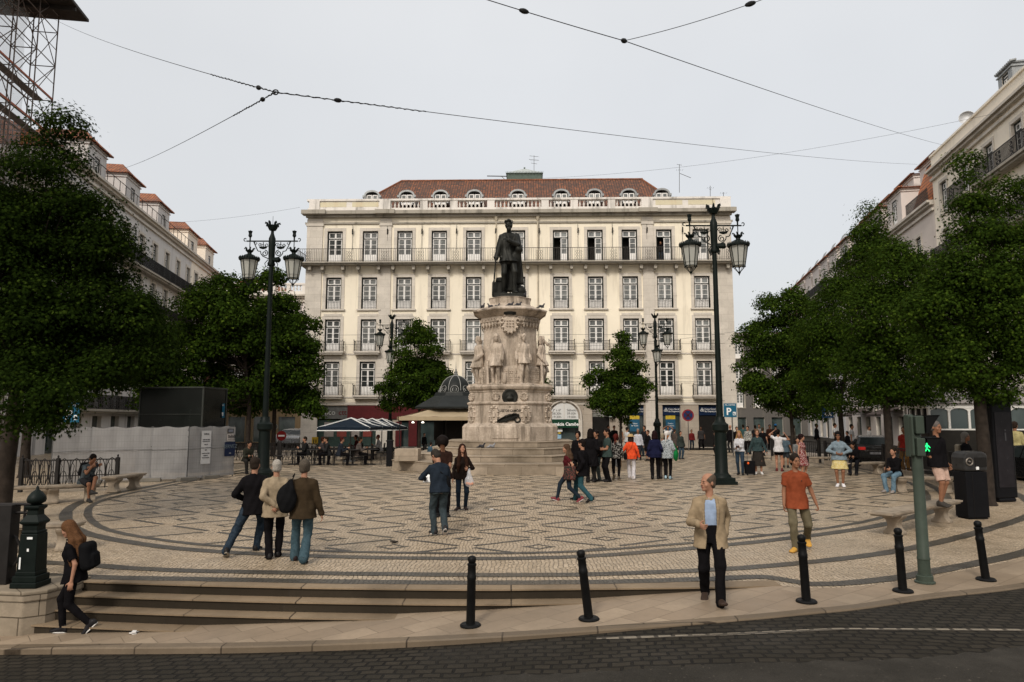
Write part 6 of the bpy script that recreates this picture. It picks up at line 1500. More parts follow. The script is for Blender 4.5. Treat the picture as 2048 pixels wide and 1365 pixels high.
# construction fence
def m_net():
    n = NT('white_fence_netting'); v = n.obj(); sp = n.n('SeparateXYZ', None, i0=v)
    gx = n.math('LESS_THAN', n.math('FRACT', n.math('MULTIPLY', sp.outputs[0], 11.)), .07); gz = n.math('LESS_THAN', n.math('FRACT', n.math('MULTIPLY', sp.outputs[2], 5.)), .05)
    ln = n.math('MAXIMUM', gx, gz)
    c = n.mix(n.map(n.noise(n.obj((1, 1, .5)), 1.6, 5, .6), .35, .65), (.40, .39, .38), (.29, .28, .275)); c = n.mix(n.math('MULTIPLY', ln, .45), c, (.12, .115, .11))
    n.set(Base_Color=c, Roughness=.7); n.bump(n.noise(n.obj((1, 1, .3)), 5, 3), .4, .05)
    tb = n.n('BsdfTransparent'); tl = n.n('BsdfTranslucent', None, Color=(.4, .39, .38)); m1 = n.n('MixShader', None, i0=.3); m2 = n.n('MixShader', None, i0=.84)
    L_ = n.t.links.new; L_(n.b.outputs[0], m1.inputs[1]); L_(tl.outputs[0], m1.inputs[2]); L_(tb.outputs[0], m2.inputs[1]); L_(m1.outputs[0], m2.inputs[2]); L_(m2.outputs[0], n.t.nodes['Material Output'].inputs[0]); return n.m
M_net = m_net(); M_galv = mat('galvanised_tube', (.10, .098, .095), .5, .3)
def ofs(p, Y=None): return p
FP = [(on(105, 900, 23.6).x, 23.6), (on(182, 900, 24.4).x, 24.4), (on(304, 900, 25.2).x, 25.2), (on(376, 900, 25.5).x, 25.5), (on(422, 900, 26.4).x, 26.4), (on(468, 900, 27.4).x, 27.4)]
for i, (a, b) in enumerate(zip(FP, FP[1:])):
    a, b = Vector((*a, 0)), Vector((*b, 0)); d = b - a; L_ = d.length; z0 = zp(a.x, a.y)
    lb = ['netted fence panel beside the tree trunk, first of the row', 'wide netted fence panel behind the empty stone bench', 'netted fence panel just before the corner of the row', 'netted fence panel round the corner carrying a long paper notice', 'last netted fence panel with a navy banner and two small posters'][i]
    o = empty('fence_panel', (a.x, a.y, z0 + .02), math.atan2(d.y, d.x), lb, 'fence panel', 'white netted construction fence panels')
    g = G(); nx_ = max(4, int(L_ / .1)); nz_ = 16; vs = [(L_ * u_ / nx_, -.03 + .010 * math.sin(u_ * 1.3 + k * .3 + i) + rj.uniform(-.006, .006), .06 + (1.84 + .03 * math.sin(u_ * .9 + i * 2) * (k == nz_)) * k / nz_) for u_ in range(nx_ + 1) for k in range(nz_ + 1)]
    g.add(vs, [(u_ * (nz_ + 1) + k, (u_ + 1) * (nz_ + 1) + k, (u_ + 1) * (nz_ + 1) + k + 1, u_ * (nz_ + 1) + k + 1) for u_ in range(nx_) for k in range(nz_)]); g.build('netting', M_net, o, smooth='all')
    g = G(); g.tube([(0, 0, 0), (0, 0, 1.93), ], .022, 6); g.tube([(L_ - .03, 0, 0), (L_ - .03, 0, 1.93)], .022, 6); g.tube([(0, 0, 1.88), (L_, 0, 1.88)], .018, 5); g.tube([(0, 0, .12), (L_, 0, .12)], .018, 5); g.tube([(0, -.06, 1.1), (L_, -.06, 1.12)], .008, 4); g.build('frame', M_galv, o)
    if i: g = G(); g.box(-.35, .35, -.12, .12, -.02, .12); g.build('foot_block', mat('concrete_block', (.17, .155, .13), .9, bump=.3), o, bevel=.02)
    if i == 3:
        g = G(); x = L_ * .50; g.box(x, x + .42, -.075, -.07, .55, 1.76); pp = g.build('paper_notice', mat('paper', (.5, .49, .48), .7, var=.06), o)
        for t_, z_, s_ in (('Lisboa', 1.62, .09), ('AVISO DE OBRA', 1.42, .045), ('REQUALIFICAÇÃO', 1.36, .04), ('PRAÇA', 1.24, .05), ('PRAZO DE EXECUÇÃO', 1.12, .04), ('2019', 1.04, .05), ('DONO DA OBRA', .92, .045), ('PROJETO', .84, .045), ('FISCALIZAÇÃO', .76, .045)): text(t_, s_, m_bk, pp, (x + .21, -.079, z_))
    if i == 4:
        g = G(); g.box(L_ * .52, L_ - .02, -.08, -.07, .78, 1.32); pp = g.build('navy_banner', mat('banner_navy', (.012, .02, .05), .6), o); text('SERVEZ', .2, mat('banner_faded', (.12, .15, .17)), pp, (L_ * .76, -.084, 1.08)); text('AR', .08, mat('banner_pale', (.3, .3, .32)), pp, (L_ * .76, -.084, .86))
        g = G(); g.box(L_ * .62, L_ - .12, -.08, -.07, 1.66, 1.82); pp = g.build('small_poster', mat('poster_dark_edge', (.05, .045, .04)), o); g = G(); g.box(L_ * .65, L_ - .16, -.084, -.081, 1.69, 1.79); g.build('poster_face', mat('poster_greyblue', (.16, .17, .2)), pp)
        g = G(); g.box(L_ * .62, L_ - .12, -.08, -.07, 1.36, 1.62); pp = g.build('small_poster', mat('paper2', (.42, .38, .35), .7), o); g = G()
        for k in range(9): g.box(L_ * .65 + k * .045, L_ * .65 + .025 + k * .045, -.084, -.081, 1.47, 1.59 - .02 * (k % 3)); g.box(L_ * .65 + k * .045, L_ * .65 + .015 + k * .045, -.084, -.081, 1.40, 1.43)
        g.build('print', m_bk, pp)
# lift house of dark glass and parking signs
P_ = on(352, 800, 29.5); o = empty('glass_lift_house', (P_.x, 29.5, zp(P_.x, 29.5)), R(-6), 'dark glass lift house rising behind the netted fence', 'lift house')
g = G(); g.box(-1.6, 1.2, 0, 1.9, 0, 3.5); g.build('glass_walls', mat('smoked_glass', (.006, .0075, .0065), .22, spec=.12, var=.5, sc=.5), o)
g = G(); g.box(-1.65, 1.25, -.05, 1.95, 3.5, 3.56)
for x in (-1.6, 1.2): g.box(x - .03, x + .03, -.03, .03, 0, 3.5); g.box(x - .03, x + .03, 1.87, 1.93, 0, 3.5)
for k in range(2): g.box(-1.6, 1.2, -.035, -.005, 1.6 + .8 * k, 1.62 + .8 * k)
g.build('frame', mat('lift_frame', (.035, .038, .034), .4), o)
g = G(); g.box(1.35, 1.85, .2, .25, 2.45, 3.1)
M_pblue = mat('parking_blue', (.015, .10, .17), .45, var=.06)
def psign(label, px, py, Y, wd, hg, rz=0., pole=True, poley=None, wheel=True):
    c = on(px, py, Y); z0 = zp(c.x, Y); o = empty('parking_sign', (c.x, Y, z0), rz, label, 'sign'); zc_ = c.z - z0
    g = G(); g.box(-wd / 2, wd / 2, -.04, 0, zc_ - hg / 2, zc_ + hg / 2); b = g.build('board', M_pblue, o, bevel=.01)
    text('P', hg * .72, m_w, b, (-wd * .12, -.045, zc_ - hg * .33), bold=.012); text('PQ. CAMÕES', hg * .13, m_w, b, (0, -.045, zc_ + hg * .34))
    g = G(); g.box(wd * .2, wd * .42, -.046, -.041, zc_ - hg * .36, zc_ - hg * .12); q = g.build('small_panel', m_w, b)
    g = G(); g.box(wd * .24, wd * .32, -.05, -.0465, zc_ - hg * .32, zc_ - hg * .17); g.box(wd * .32, wd * .38, -.05, -.0465, zc_ - hg * .32, zc_ - hg * .28); g.build('pictogram', M_pblue, q)
    if pole: g = G(); g.tube([(wd * .15, .02, 0), (wd * .15, .02, zc_ + hg * .4)], .035, 8); g.build('pole', M_galv, o)
    return o
psign('blue parking sign beside the dark glass lift house', 438, 822, 31, .50, .62)
psign('blue parking sign half covered by leaves above the netted fence', 143, 826, 26, .62, .72)
psign('blue parking sign behind the nearest street lamp by the cream building', 1460, 821, 43, .78, .84)
# other signs
def rsign(label, px, py, Y, r, cols, name='road_sign', bar=None, diag=False):
    c = on(px, py, Y); z0 = zp(c.x, Y); o = empty(name, (c.x, Y, z0), 0, label, 'sign'); zc_ = c.z - z0; g = G()
    for k, (rr, cc) in enumerate(cols): g.add([(rr * math.cos(q), -.01 - .004 * k, zc_ + rr * math.sin(q)) for q in [i * math.pi / 12 for i in range(24)]] + [(rr * math.cos(q), .0, zc_ + rr * math.sin(q)) for q in [i * math.pi / 12 for i in range(24)]], [tuple(range(24)), tuple(range(47, 23, -1))] + [(i, 24 + i, 24 + (i + 1) % 24, (i + 1) % 24) for i in range(24)], k)
    d = g.build('disc', [mat('sign_c%.2f%.2f%.2f' % cc, cc, .5) for rr, cc in cols], o)
    if bar: g = G(); g.box(-r * .7, r * .7, -.03, -.02, zc_ - r * .18, zc_ + r * .18); g.build('bar', m_w, d)
    if diag:
        for a in diag: g = G(); g.M = Matrix.Translation((0, 0, zc_)) @ Matrix.Rotation(R(a), 4, 'Y'); g.box(-r * .8, r * .8, -.03, -.02, -r * .1, r * .1); g.build('bar', m_red, d)
    g = G(); g.tube([(0, .03, 0), (0, .03, zc_ + r * .8)], .03, 6); g.build('pole', M_galv, o)
rsign('round no entry sign at the mouth of the shaded side street', 563, 872, 52, .33, [(.36, (.2, .012, .012))], bar=True)
rsign('small round grey sign on a pole by the thin tree trunk', 550, 854, 47, .2, [(.2, (.3, .3, .28)), (.15, (.12, .12, .12))])
rsign('round no stopping sign between the two bank doors', 1376, 831, 52, .42, [(.44, (.22, .02, .025)), (.34, (.012, .03, .10))], diag=(45, -45))
c = on(1655, 825, 38); o = empty('crossing_sign', (c.x, 38, zp(c.x, 38)), 0, 'square blue pedestrian crossing sign among the trees', 'sign'); z_ = c.z - zp(c.x, 38)
g = G(); g.box(-.3, .3, -.03, 0, z_ - .3, z_ + .3); b = g.build('board', mat('crossing_blue', (.02, .08, .2), .5), o); g = G(); g.vprism([(-.22, z_ - .2), (.22, z_ - .2), (0, z_ + .22)], -.036, -.031); t_ = g.build('triangle', m_w, b)
g = G(); g.vprism([(-.07, z_ - .16), (-.03, z_ - .16), (.0, z_ - .08), (.04, z_ - .16), (.08, z_ - .16), (.03, z_), (.0, z_ + .08), (-.03, z_)], -.041, -.037); g.build('pictogram', m_bk, t_); g = G(); g.tube([(0, .03, 0), (0, .03, z_ + .3)], .03, 6); g.build('pole', M_galv, o)
c = on(630, 882, 46); o = empty('notice_sign', (c.x, 46, 0), 0, 'small yellow notice with two black figures on the corner pillar', 'sign'); g = G(); g.box(-.2, .2, -.03, 0, c.z - .24, c.z + .24); b = g.build('board', mat('notice_yellow', (.5, .33, .03), .5), o)
g = G()
for s_ in (-1, 1): g.box(s_ * .07 - .035, s_ * .07 + .035, -.036, -.031, c.z - .14, c.z + .06); g.lathe((s_ * .07, -.033, c.z + .1), [(.005, -.03), (.03, 0), (.005, .03)], 8)
g.build('figures', m_bk, b); g = G(); g.tube([(0, .03, 0), (0, .03, c.z + .2)], .025, 6); g.build('pole', M_iron, o)
# kiosk with dome and awnings
KY = 42.0; c = on(911, 850, KY); o = empty('kiosk', (c.x, KY, .17), 0, 'dark refreshment kiosk with ribbed dome and wide beige awnings', 'kiosk'); kz = .17
zz = lambda py: on(911, py, KY).z - kz
kd = mat('kiosk_black', (.016, .018, .017), .45, var=.3); M_awn = mat('awning_canvas', (.36, .285, .185), .8, var=.12, sc=2, bump=.2, bsc=6)
g = G(); g.lathe((0, 0, 0), [(1.35, 0), (1.35, .1), (1.25, .12), (1.25, 2.3)], 8, rot=R(22.5)); g.build('cabin', mat('kiosk_wall', (.03, .028, .025), .4), o)
for a in (-45, 0, 45): g = G(); g.M = Matrix.Rotation(R(a), 4, 'Z'); g.box(-.42, .42, -1.3, -1.18, 1.0, 2.1); g.build('hatch', M_dark, o)
g = G(); g.lathe((0, 0, 0), [(2.5, zz(818)), (2.5, zz(815)), (1.35, zz(793)), (1.25, zz(786)), (.9, zz(786))], 8, rot=R(22.5)); g.build('roof', kd, o)
g = G(); zd_, zt_ = zz(786), zz(752); pr_ = [(.95, zd_), (.98, zd_ + .03)] + [(.93 * math.cos(R(q)), zd_ + .1 + (zt_ - zd_ - .1) * math.sin(R(q))) for q in range(0, 86, 8)]; g.lathe((0, 0, 0), pr_, 24); dm = g.build('dome', kd, o, smooth='all')
g = G()
for k in range(8):
    a = R(45 * k + 22.5); g.tube([(.945 * math.cos(R(q)) * math.cos(a), .945 * math.cos(R(q)) * math.sin(a), zd_ + .1 + (zt_ - zd_ - .08) * math.sin(R(q))) for q in range(0, 88, 8)], .02, 4)
g.tube([(.98 * math.cos(q), .98 * math.sin(q), zd_) for q in [k * math.pi / 16 for k in range(33)]], .025, 4)
for k in range(8):
    a = R(45 * k) - math.pi / 2; ca, sa = math.cos(a), math.sin(a)
    for rr in (.12, .24): g.tube([(ca * (.97 - .1 * math.sin(q)) - sa * rr * math.cos(q), sa * (.97 - .1 * math.sin(q)) + ca * rr * math.cos(q), zd_ + .16 + rr * math.sin(q)) for q in [j * math.pi / 8 for j in range(-2, 11)]], .017, 4)
g.build('dome_rib', mat('kiosk_pale_trim', (.30, .30, .28), .5), dm)
g = G(); g.lathe((0, 0, zt_), [(.2, -.04), (.14, .04), (.1, .06), (.13, .12), (.06, .18), (.09, .24), (.04, .3), (.05, .36), (.02, .42), (.004, .85)], 10); g.build('finial', mat('kiosk_finial', (.2, .2, .19), .5), dm, smooth=True)
for a, tx in ((0, 'QUIOSQUE LISBOA'), (-90, 'QUIOSQUE LISBOA'), (90, '')):
    g = G(); g.M = Matrix.Rotation(R(a), 4, 'Z'); zi, zo = zz(819), zz(834); zb2 = zz(841); R0, R1 = 1.6, 3.0
    vs = []; n_ = 12
    for j in range(6):
        t = j / 5; r = R0 + (R1 - R0) * t; w_ = (1.25 + (2.9 - 1.25) * t) * 1.0; z = zi + (zo - zi) * t - .06 * math.sin(math.pi * t)
        for k in range(n_ + 1): vs.append((-w_ + 2 * w_ * k / n_, -r, z + .015 * math.sin(k * 2.2 + j)))
    g.add(vs, [(j * (n_ + 1) + k, j * (n_ + 1) + k + 1, (j + 1) * (n_ + 1) + k + 1, (j + 1) * (n_ + 1) + k) for j in range(5) for k in range(n_)])
    g.box(-2.9, 2.9, -R1 - .015, -R1 + .005, zb2, zo)
    aw = g.build('awning', M_awn, o, smooth=True)
    if tx: t_ = text(tx, .24, m_bk, aw, (.3 if a == 0 else 0, -R1 - .022, zb2 + .03)); t_.matrix_local = Matrix.Rotation(R(a), 4, 'Z') @ t_.matrix_local if a else t_.matrix_local
g = G()
for x, y in ((-2.85, -2.9), (2.85, -2.9)): g.tube([(x, y, 0), (x, y, zz(836))], .03, 6)
g.build('awning_pole', M_iron, o)
g = G()
for x in (-2.2, -1.65): g.lathe((x, -2.4, zz(845)), [(.02, .07), (.09, .0), (.07, -.03), (.01, -.04)], 10)
g.build('pendant_lamp', m_emit('warm_bulb', (1, .9, .75), 2.2), o)
# navy parasols with white edging
def parasol(label, px, Y, wd=3.0, top=837, edge_=857):
    c = on(px, 850, Y); z0 = zp(c.x, Y); o = empty('parasol', (c.x, Y, z0), R(rnd.uniform(-8, 8)), label, 'parasol', 'navy parasols over the cafe terrace'); zt, ze = on(px, top, Y).z - z0, on(px, edge_, Y).z - z0; r = wd / 2
    g = G(); vs = [(0, 0, zt)]; n_ = 32
    for ri in (.35, .7, 1):
        for k in range(n_):
            q = 2 * math.pi * k / n_; m_ = max(abs(math.cos(q)), abs(math.sin(q))); rr = r * ri / m_; sag = .06 * math.sin(math.pi * ri) + .05 * ri * abs(math.sin(4 * q)) * .5; vs.append((rr * math.cos(q), rr * math.sin(q), zt + (ze + .08 - zt) * ri - sag))
    for k in range(n_): q = 2 * math.pi * k / n_; m_ = max(abs(math.cos(q)), abs(math.sin(q))); vs.append((r / m_ * math.cos(q), r / m_ * math.sin(q), ze - .1))
    fs = [(0, 1 + k, 1 + (k + 1) % n_) for k in range(n_)] + [(1 + j * n_ + k, 1 + (j + 1) * n_ + k, 1 + (j + 1) * n_ + (k + 1) % n_, 1 + j * n_ + (k + 1) % n_) for j in range(3) for k in range(n_)]
    g.add(vs, fs); cn = g.build('canopy', mat('navy_canvas', (.007, .014, .024), .8, var=.2), o)
    g = G()
    for sx_, sy_ in ((-1, -1), (1, -1), (1, 1), (-1, 1)): g.tube([(0, 0, zt + .02), (sx_ * r, sy_ * r, ze + .05)], .03, 4)
    g.tube([(-r, -r, ze - .1), (r, -r, ze - .1), (r, r, ze - .1), (-r, r, ze - .1), (-r, -r, ze - .1)], .03, 4); g.build('white_edging', m_w, cn)
    g = G(); g.tube([(0, 0, 0), (0, 0, zt)], .03, 8); g.box(-.3, .3, -.3, .3, 0, .07)
    for k in range(4): q = R(45 + 90 * k); g.tube([(0, 0, zt - .7), (r * .6 * math.cos(q), r * .6 * math.sin(q), ze + .12)], .012, 4)
    g.build('pole', M_galv, o); return o
parasol('navy parasol with white edging, foremost of the terrace row', 702, 37, 2.7)
for k, (px, Y) in enumerate(((724, 40.2), (744, 43.4), (764, 46.6))): parasol(('second navy parasol, just behind the foremost one', 'third navy parasol counted from the front of the terrace', 'navy parasol furthest back beside the kiosk')[k], px, Y, 2.7, 838, 857)
# cafe tables and chairs
def cafe_chair(label, x, y, rz):
    o = empty('cafe_chair', (x, y, zp(x, y) + .004), rz, label, 'chair', 'dark metal chairs on the cafe terrace'); g = G()
    g.box(-.2, .2, -.2, .2, .44, .46); g.build('seat', M_iron, o)
    for a, b in ((-.19, -.19), (.19, -.19), (-.19, .19), (.19, .19)): g = G(); g.tube([(a * 1.15, b * 1.15, 0), (a, b, .44)], .014, 4); g.build('leg', M_iron, o)
    g = G(); g.tube([(-.19, .19, .45), (-.2, .24, .86), (0, .26, .9), (.2, .24, .86), (.19, .19, .45)], .016, 4)
    for k in range(4): g.tube([(-.12 + .08 * k, .2, .46), (-.12 + .08 * k, .25, .87)], .01, 4)
    g.build('backrest', M_iron, o); return o
def cafe_table(label, x, y):
    o = empty('cafe_table', (x, y, zp(x, y) + .004), 0, label, 'table', 'dark round tables on the cafe terrace'); g = G(); g.lathe((0, 0, 0), [(.34, .71), (.36, .72), (.36, .74), (.34, .75)], 16); g.build('table_top', M_iron, o); g = G(); g.lathe((0, 0, 0), [(.24, 0), (.22, .03), (.03, .06), (.03, .71)], 10); g.build('pedestal', M_iron, o)
ORD = ['first', 'second', 'third', 'fourth', 'fifth', 'sixth', 'seventh', 'eighth']
for k, (px, py) in enumerate(((585, 930), (628, 931), (668, 930), (706, 931), (742, 930), (690, 921), (735, 920), (815, 925))):
    q = at(px, py); where = 'at the %s cafe table counted from the side street' % ORD[k] if k < 5 else ('at the back table under the parasols', 'at the back table nearer the kiosk', 'at the table under the kiosk awning')[k - 5]
    cafe_table('dark round cafe table, ' + ('%s in the front row from the side street' % ORD[k] if k < 5 else ('in the back row under the foremost parasol', 'in the back row nearer the kiosk', 'under the kiosk awning')[k - 5]), q.x, q.y)
    for j, a in enumerate((200, 20)):
        r = .68; x, y = q.x + r * math.cos(R(a)), q.y + r * math.sin(R(a)); cafe_chair('dark metal chair ' + ('facing the side street ' if j else 'facing the kiosk ') + where.replace('at the ', 'at the ').replace(' counted from the side street', ' from the street'), x, y, R(a - 90 ))
# planters / dark posts
c = at(779, 933); o = empty('terrace_post', (c.x, c.y, c.z), 0, 'square black waste post standing at the corner of the cafe terrace', 'post'); g = G(); g.box(-.14, .14, -.14, .14, 0, 1.15); g.build('case', M_bin, o, bevel=.02); g = G(); g.box(-.16, .16, -.16, .16, 1.15, 1.22); g.build('lid', M_bin, o, bevel=.01)
# bar railing along the road on the far side
def bar_fence(label, pts, h=1.0, group=None):
    p0 = Vector(pts[0]); o = empty('bar_fence', tuple(p0), 0, label, 'fence', group); g = G(); w_ = G()
    for a, b in zip(pts, pts[1:]):
        A, B_ = Vector(a) - p0, Vector(b) - p0; d = B_ - A; n = int(d.length / .13)
        g.tube([A + Vector((0, 0, h)), B_ + Vector((0, 0, h))], .03, 4); g.tube([A + Vector((0, 0, .3)), B_ + Vector((0, 0, .3))], .02, 4)
        for k in range(n + 1): c = A + d * (k / n); g.tube([c + Vector((0, 0, .22)), c + Vector((0, 0, h))], .013, 4)
        u = d.normalized(); nrm = Vector((-u.y, u.x, 0)) * .1; w_.add([A - nrm, B_ - nrm, B_ + nrm, A + nrm, A - nrm + Vector((0, 0, .22)), B_ - nrm + Vector((0, 0, .22)), B_ + nrm + Vector((0, 0, .22)), A + nrm + Vector((0, 0, .22))], [(0, 1, 5, 4), (1, 2, 6, 5), (2, 3, 7, 6), (3, 0, 4, 7), (4, 5, 6, 7)])
    g.build('bars', M_iron, o); w_.build('stone_kerb', M_bench, o)
    for a in pts: A = Vector(a) - p0; g = G(); g.box(A.x - .06, A.x + .06, A.y - .06, A.y + .06, 0, h + .12); g.build('post', M_iron, o, bevel=.01)
bar_fence('dark vertical bar fence along the road behind the benches', [pg(1652, 930), pg(1712, 935), pg(1770, 945), pg(1840, 958), pg(1905, 978), pg(1990, 1000)], 1.05, 'dark bar fences along the far road')
bar_fence('dark vertical bar fence behind the group with the suitcase', [pg(1545, 921), pg(1590, 923), pg(1640, 927)], 1.05, 'dark bar fences along the far road')
# cars
def car(label, x, y, rz, col, wagon=False, z=0.):
    o = empty('parked_car', (x, y, z), rz, label, 'car'); mb = mat('car_paint_%.2f' % col[0], col, .25, .4, var=.05); L_, W = 4.5, .88
    prof = [(-2.2, .35), (-2.24, .75), (-2.1, .95), (-1.2, 1.02), (-.55, 1.42), (.5, 1.5), (1.75 if wagon else 1.2, 1.44 if wagon else 1.38), (2.1 if wagon else 1.9, 1.0), (2.22, .92), (2.25, .4), (2.1, .28), (-2.1, .28)]
    g = G(); n_ = len(prof); vs = []
    for yy, sc_ in ((-W, .0), (-W * .98, 1), (W * .98, 1), (W, .0)): pass
    rings = [(-W + .03, 0), (-W, .0), (W, 0), (W - .03, 0)]
    def yin(z): return W - max(0, z - .95) * .42
    vs = [(x_, -yin(z_), z_) for x_, z_ in prof] + [(x_, yin(z_), z_) for x_, z_ in prof]
    g.add(vs, [tuple(range(n_)), tuple(reversed(range(n_, 2 * n_)))] + [(i, n_ + i, n_ + (i + 1) % n_, (i + 1) % n_) for i in range(n_)]); g.build('body', mb, o, bevel=.05, smooth=True)
    mg = mat('car_glass', (.02, .025, .025), .08)
    for s_ in (-1, 1):
        g = G(); f_ = lambda x_, z_: (x_, s_ * (yin(z_) + .008), z_)
        g.add([f_(-1.05, 1.02), f_(-.5, 1.37), f_(.1, 1.43), f_(.1, 1.02)], [(0, 1, 2, 3)] if s_ > 0 else [(3, 2, 1, 0)]); g.add([f_(.16, 1.02), f_(.16, 1.43), f_(1.3, 1.36), f_(1.6, 1.02)], [(0, 1, 2, 3)] if s_ > 0 else [(3, 2, 1, 0)]); g.build('side_window', mg, o)
    e1, e2 = prof[6], prof[7]; g = G(); nx_ = .01; g.add([(e1[0] + .012 + (e2[0] - e1[0]) * t, s_ * (yin(e1[1] + (e2[1] - e1[1]) * t) - .1), e1[1] + (e2[1] - e1[1]) * t + .006) for t, s_ in ((.1, -1), (.9, -1), (.9, 1), (.1, 1))], [(0, 1, 2, 3)]); g.build('rear_window', mg, o)
    a1, a2 = prof[3], prof[4]; g = G(); g.add([(a1[0] - .012 + (a2[0] - a1[0]) * t, s_ * (yin(a1[1] + (a2[1] - a1[1]) * t) - .08), a1[1] + (a2[1] - a1[1]) * t + .012) for t, s_ in ((.08, -1), (.92, -1), (.92, 1), (.08, 1))], [(3, 2, 1, 0)]); g.build('windscreen', mg, o)
    for x_ in (-1.4, 1.4):
        for s_ in (-1, 1):
            g = G(); g.M = Matrix.Translation((x_, s_ * .78, .33)) @ Matrix.Rotation(R(90), 4, 'X'); g.lathe((0, 0, 0), [(.22, -.11), (.33, -.1), (.33, .1), (.22, .11)], 20); w_ = g.build('wheel', mat('tyre', (.015, .015, .015), .8), o, smooth=True); g = G(); g.M = Matrix.Translation((x_, s_ * .78, .33)) @ Matrix.Rotation(R(90), 4, 'X'); g.lathe((0, 0, 0), [(.05, -.115), (.21, -.112), (.21, .112), (.05, .115)], 12); g.build('rim', mat('rim_alloy', (.2, .2, .2), .35, .8), w_)
    for s_ in (-1, 1): g = G(); g.box(2.14, 2.26, s_ * .62 - .18, s_ * .62 + .18, .78, .93); g.build('tail_light', m_emit('tail_red', (.8, .03, .02), .7), o, bevel=.02); g = G(); g.box(-2.26, -2.14, s_ * .62 - .18, s_ * .62 + .18, .66, .8); g.build('headlight', mat('lamp_clear', (.4, .4, .4), .2), o, bevel=.02)
    g = G(); g.box(2.255, 2.265, -.26, .26, .56, .67); g.build('number_plate', mat('plate', (.5, .5, .52), .5), o)
    g = G(); g.box(2.22, 2.262, -.5, .5, .72, .76); g.build('chrome_strip', mat('chrome', (.5, .5, .5), .2, .9), o); return o
c = on(1752, 900, 38); car('dark grey estate car seen from behind with glowing tail lamps beyond the tree trunk', c.x, 38.5, R(-112), (.045, .047, .047), True, 0.02)
c = on(2035, 900, 25.5); car('black taxi at the far edge beside the dark pillar', c.x + .9, 25.5, R(-95), (.01, .01, .011), False, 0.0)
for k, (px, Y, cc) in enumerate(((603, 62, (.35, .36, .37)), (585, 65, (.5, .5, .5)))): c = on(px, 895, Y); car(('silver', 'white')[k] + ' car parked in the shaded side street', c.x, Y, R(80), cc, False, 0)
# tram
TY = 28.5; c = on(1858, 860, TY); o = empty('tram', (c.x, TY, 0), R(-7), 'old tram with white framed arched windows passing behind the trees', 'tram'); M_tw = mat('tram_cream', (.62, .6, .56), .4, var=.08)
zt = lambda py: on(1858, py, TY).z
g = G(); TL = 8.5; z1, z2, z3 = zt(858), zt(817), zt(808)
g.box(0, TL, 0, 2.3, .35, z1 - .06, 1); g.box(-.06, TL, -.03, 2.33, z1 - .06, z1 + .0, 0); g.box(-.05, TL, -.02, 2.32, z2, z3, 0); g.box(.06, TL, .35, 2.0, z1, z2, 2)
nwin = 11; sp = TL / nwin
for k in range(nwin + 1): x = k * sp * .98; g.box(x, x + .09, -.004, .12, z1, z2, 0)
for k in range(5): y = k * .55; g.box(-.004, .1, y, y + .08, z1, z2, 0)
g.build('body', [M_tw, mat('tram_dark_livery', (.02, .018, .015), .4), M_dark], o, bevel=.01)
for k in range(nwin):
    x = k * sp * .98 + .09; g = G(); w_ = sp * .98 - .09; g.quad((x, .05, z1), (x + w_, .05, z1), (x + w_, .05, z2), (x, .05, z2)); g.build('window', M_dshop, o)
g = G()
for k in range(nwin):
    x = k * sp * .98 + .09; w_ = sp * .98 - .09; n_ = 6; a = [(x + w_ / 2 + w_ / 2 * math.cos(math.pi * j / n_), z2 - .13 + .13 * math.sin(math.pi * j / n_)) for j in range(n_ + 1)]
    for p_, q_ in zip(a, a[1:]): g.quad((p_[0], -.002, p_[1]), (q_[0], -.002, q_[1]), (q_[0], -.002, z2), (p_[0], -.002, z2))
g.build('window_arch', M_tw, o)
g = G(); n_ = 8
prf = [(-.15, z3), (-.12, z3 + .12), (.3, z3 + .42), (.6, z3 + .5), (1.7, z3 + .5), (2.0, z3 + .42), (2.42, z3 + .12), (2.45, z3)]
g.add([(xx, a, b) for xx in (-.25, TL) for a, b in prf], [tuple(range(8)), tuple(reversed(range(8, 16)))] + [(i, 8 + i, 8 + (i + 1) % 8, (i + 1) % 8) for i in range(8)]); g.box(2.2, TL - 1, .7, 1.6, z3 + .45, z3 + .75)
g.build('roof', mat('tram_roof', (.22, .2, .19), .6, var=.3), o, bevel=.03)
g = G(); g.box(2.1, 2.55, -.012, .0, 1.35, 1.75); g.build('yellow_notice', m_ye, o)
g = G()
for k in range(4): x = 1.2 + 2 * k; g.M = Matrix.Translation((x, .2, .35)) @ Matrix.Rotation(R(90), 4, 'X'); g.lathe((0, 0, 0), [(.1, -.05), (.33, -.05), (.33, .05), (.1, .05)], 16)
g.M = None; g.build('wheel', M_iron, o)
g = G(); g.box(6.2, 7.6, .01, .02, 1.2, z1 - .1) ; g.build('door_panel', M_tw, o)
# awnings on the right hand shops
for k, (d_, lb) in enumerate(((46, 'dark shop awning on the tall cream house'), (63, 'dark striped cafe awning along the pale row'), (72, 'dark folded awning further along the pale row'))):
    x, y = rp(d_); o = empty('shop_awning', (x, y, 0), AR, lb, 'awning'); g = G(); g.add([(-2.2, 0, 3.5), (2.2, 0, 3.5), (2.3, -2.0, 2.8), (-2.3, -2.0, 2.8), (-2.3, -2.0, 2.6), (2.3, -2.0, 2.6)], [(0, 3, 2, 1), (3, 4, 5, 2)]); g.build('canvas', mat('awning_dark', (.06, .045, .04), .8), o)
    g = G(); g.tube([(-2.2, 0, 2.9), (-2.25, -1.95, 2.75)], .025, 4); g.tube([(2.2, 0, 2.9), (2.25, -1.95, 2.75)], .025, 4); g.build('arm', M_iron, o)

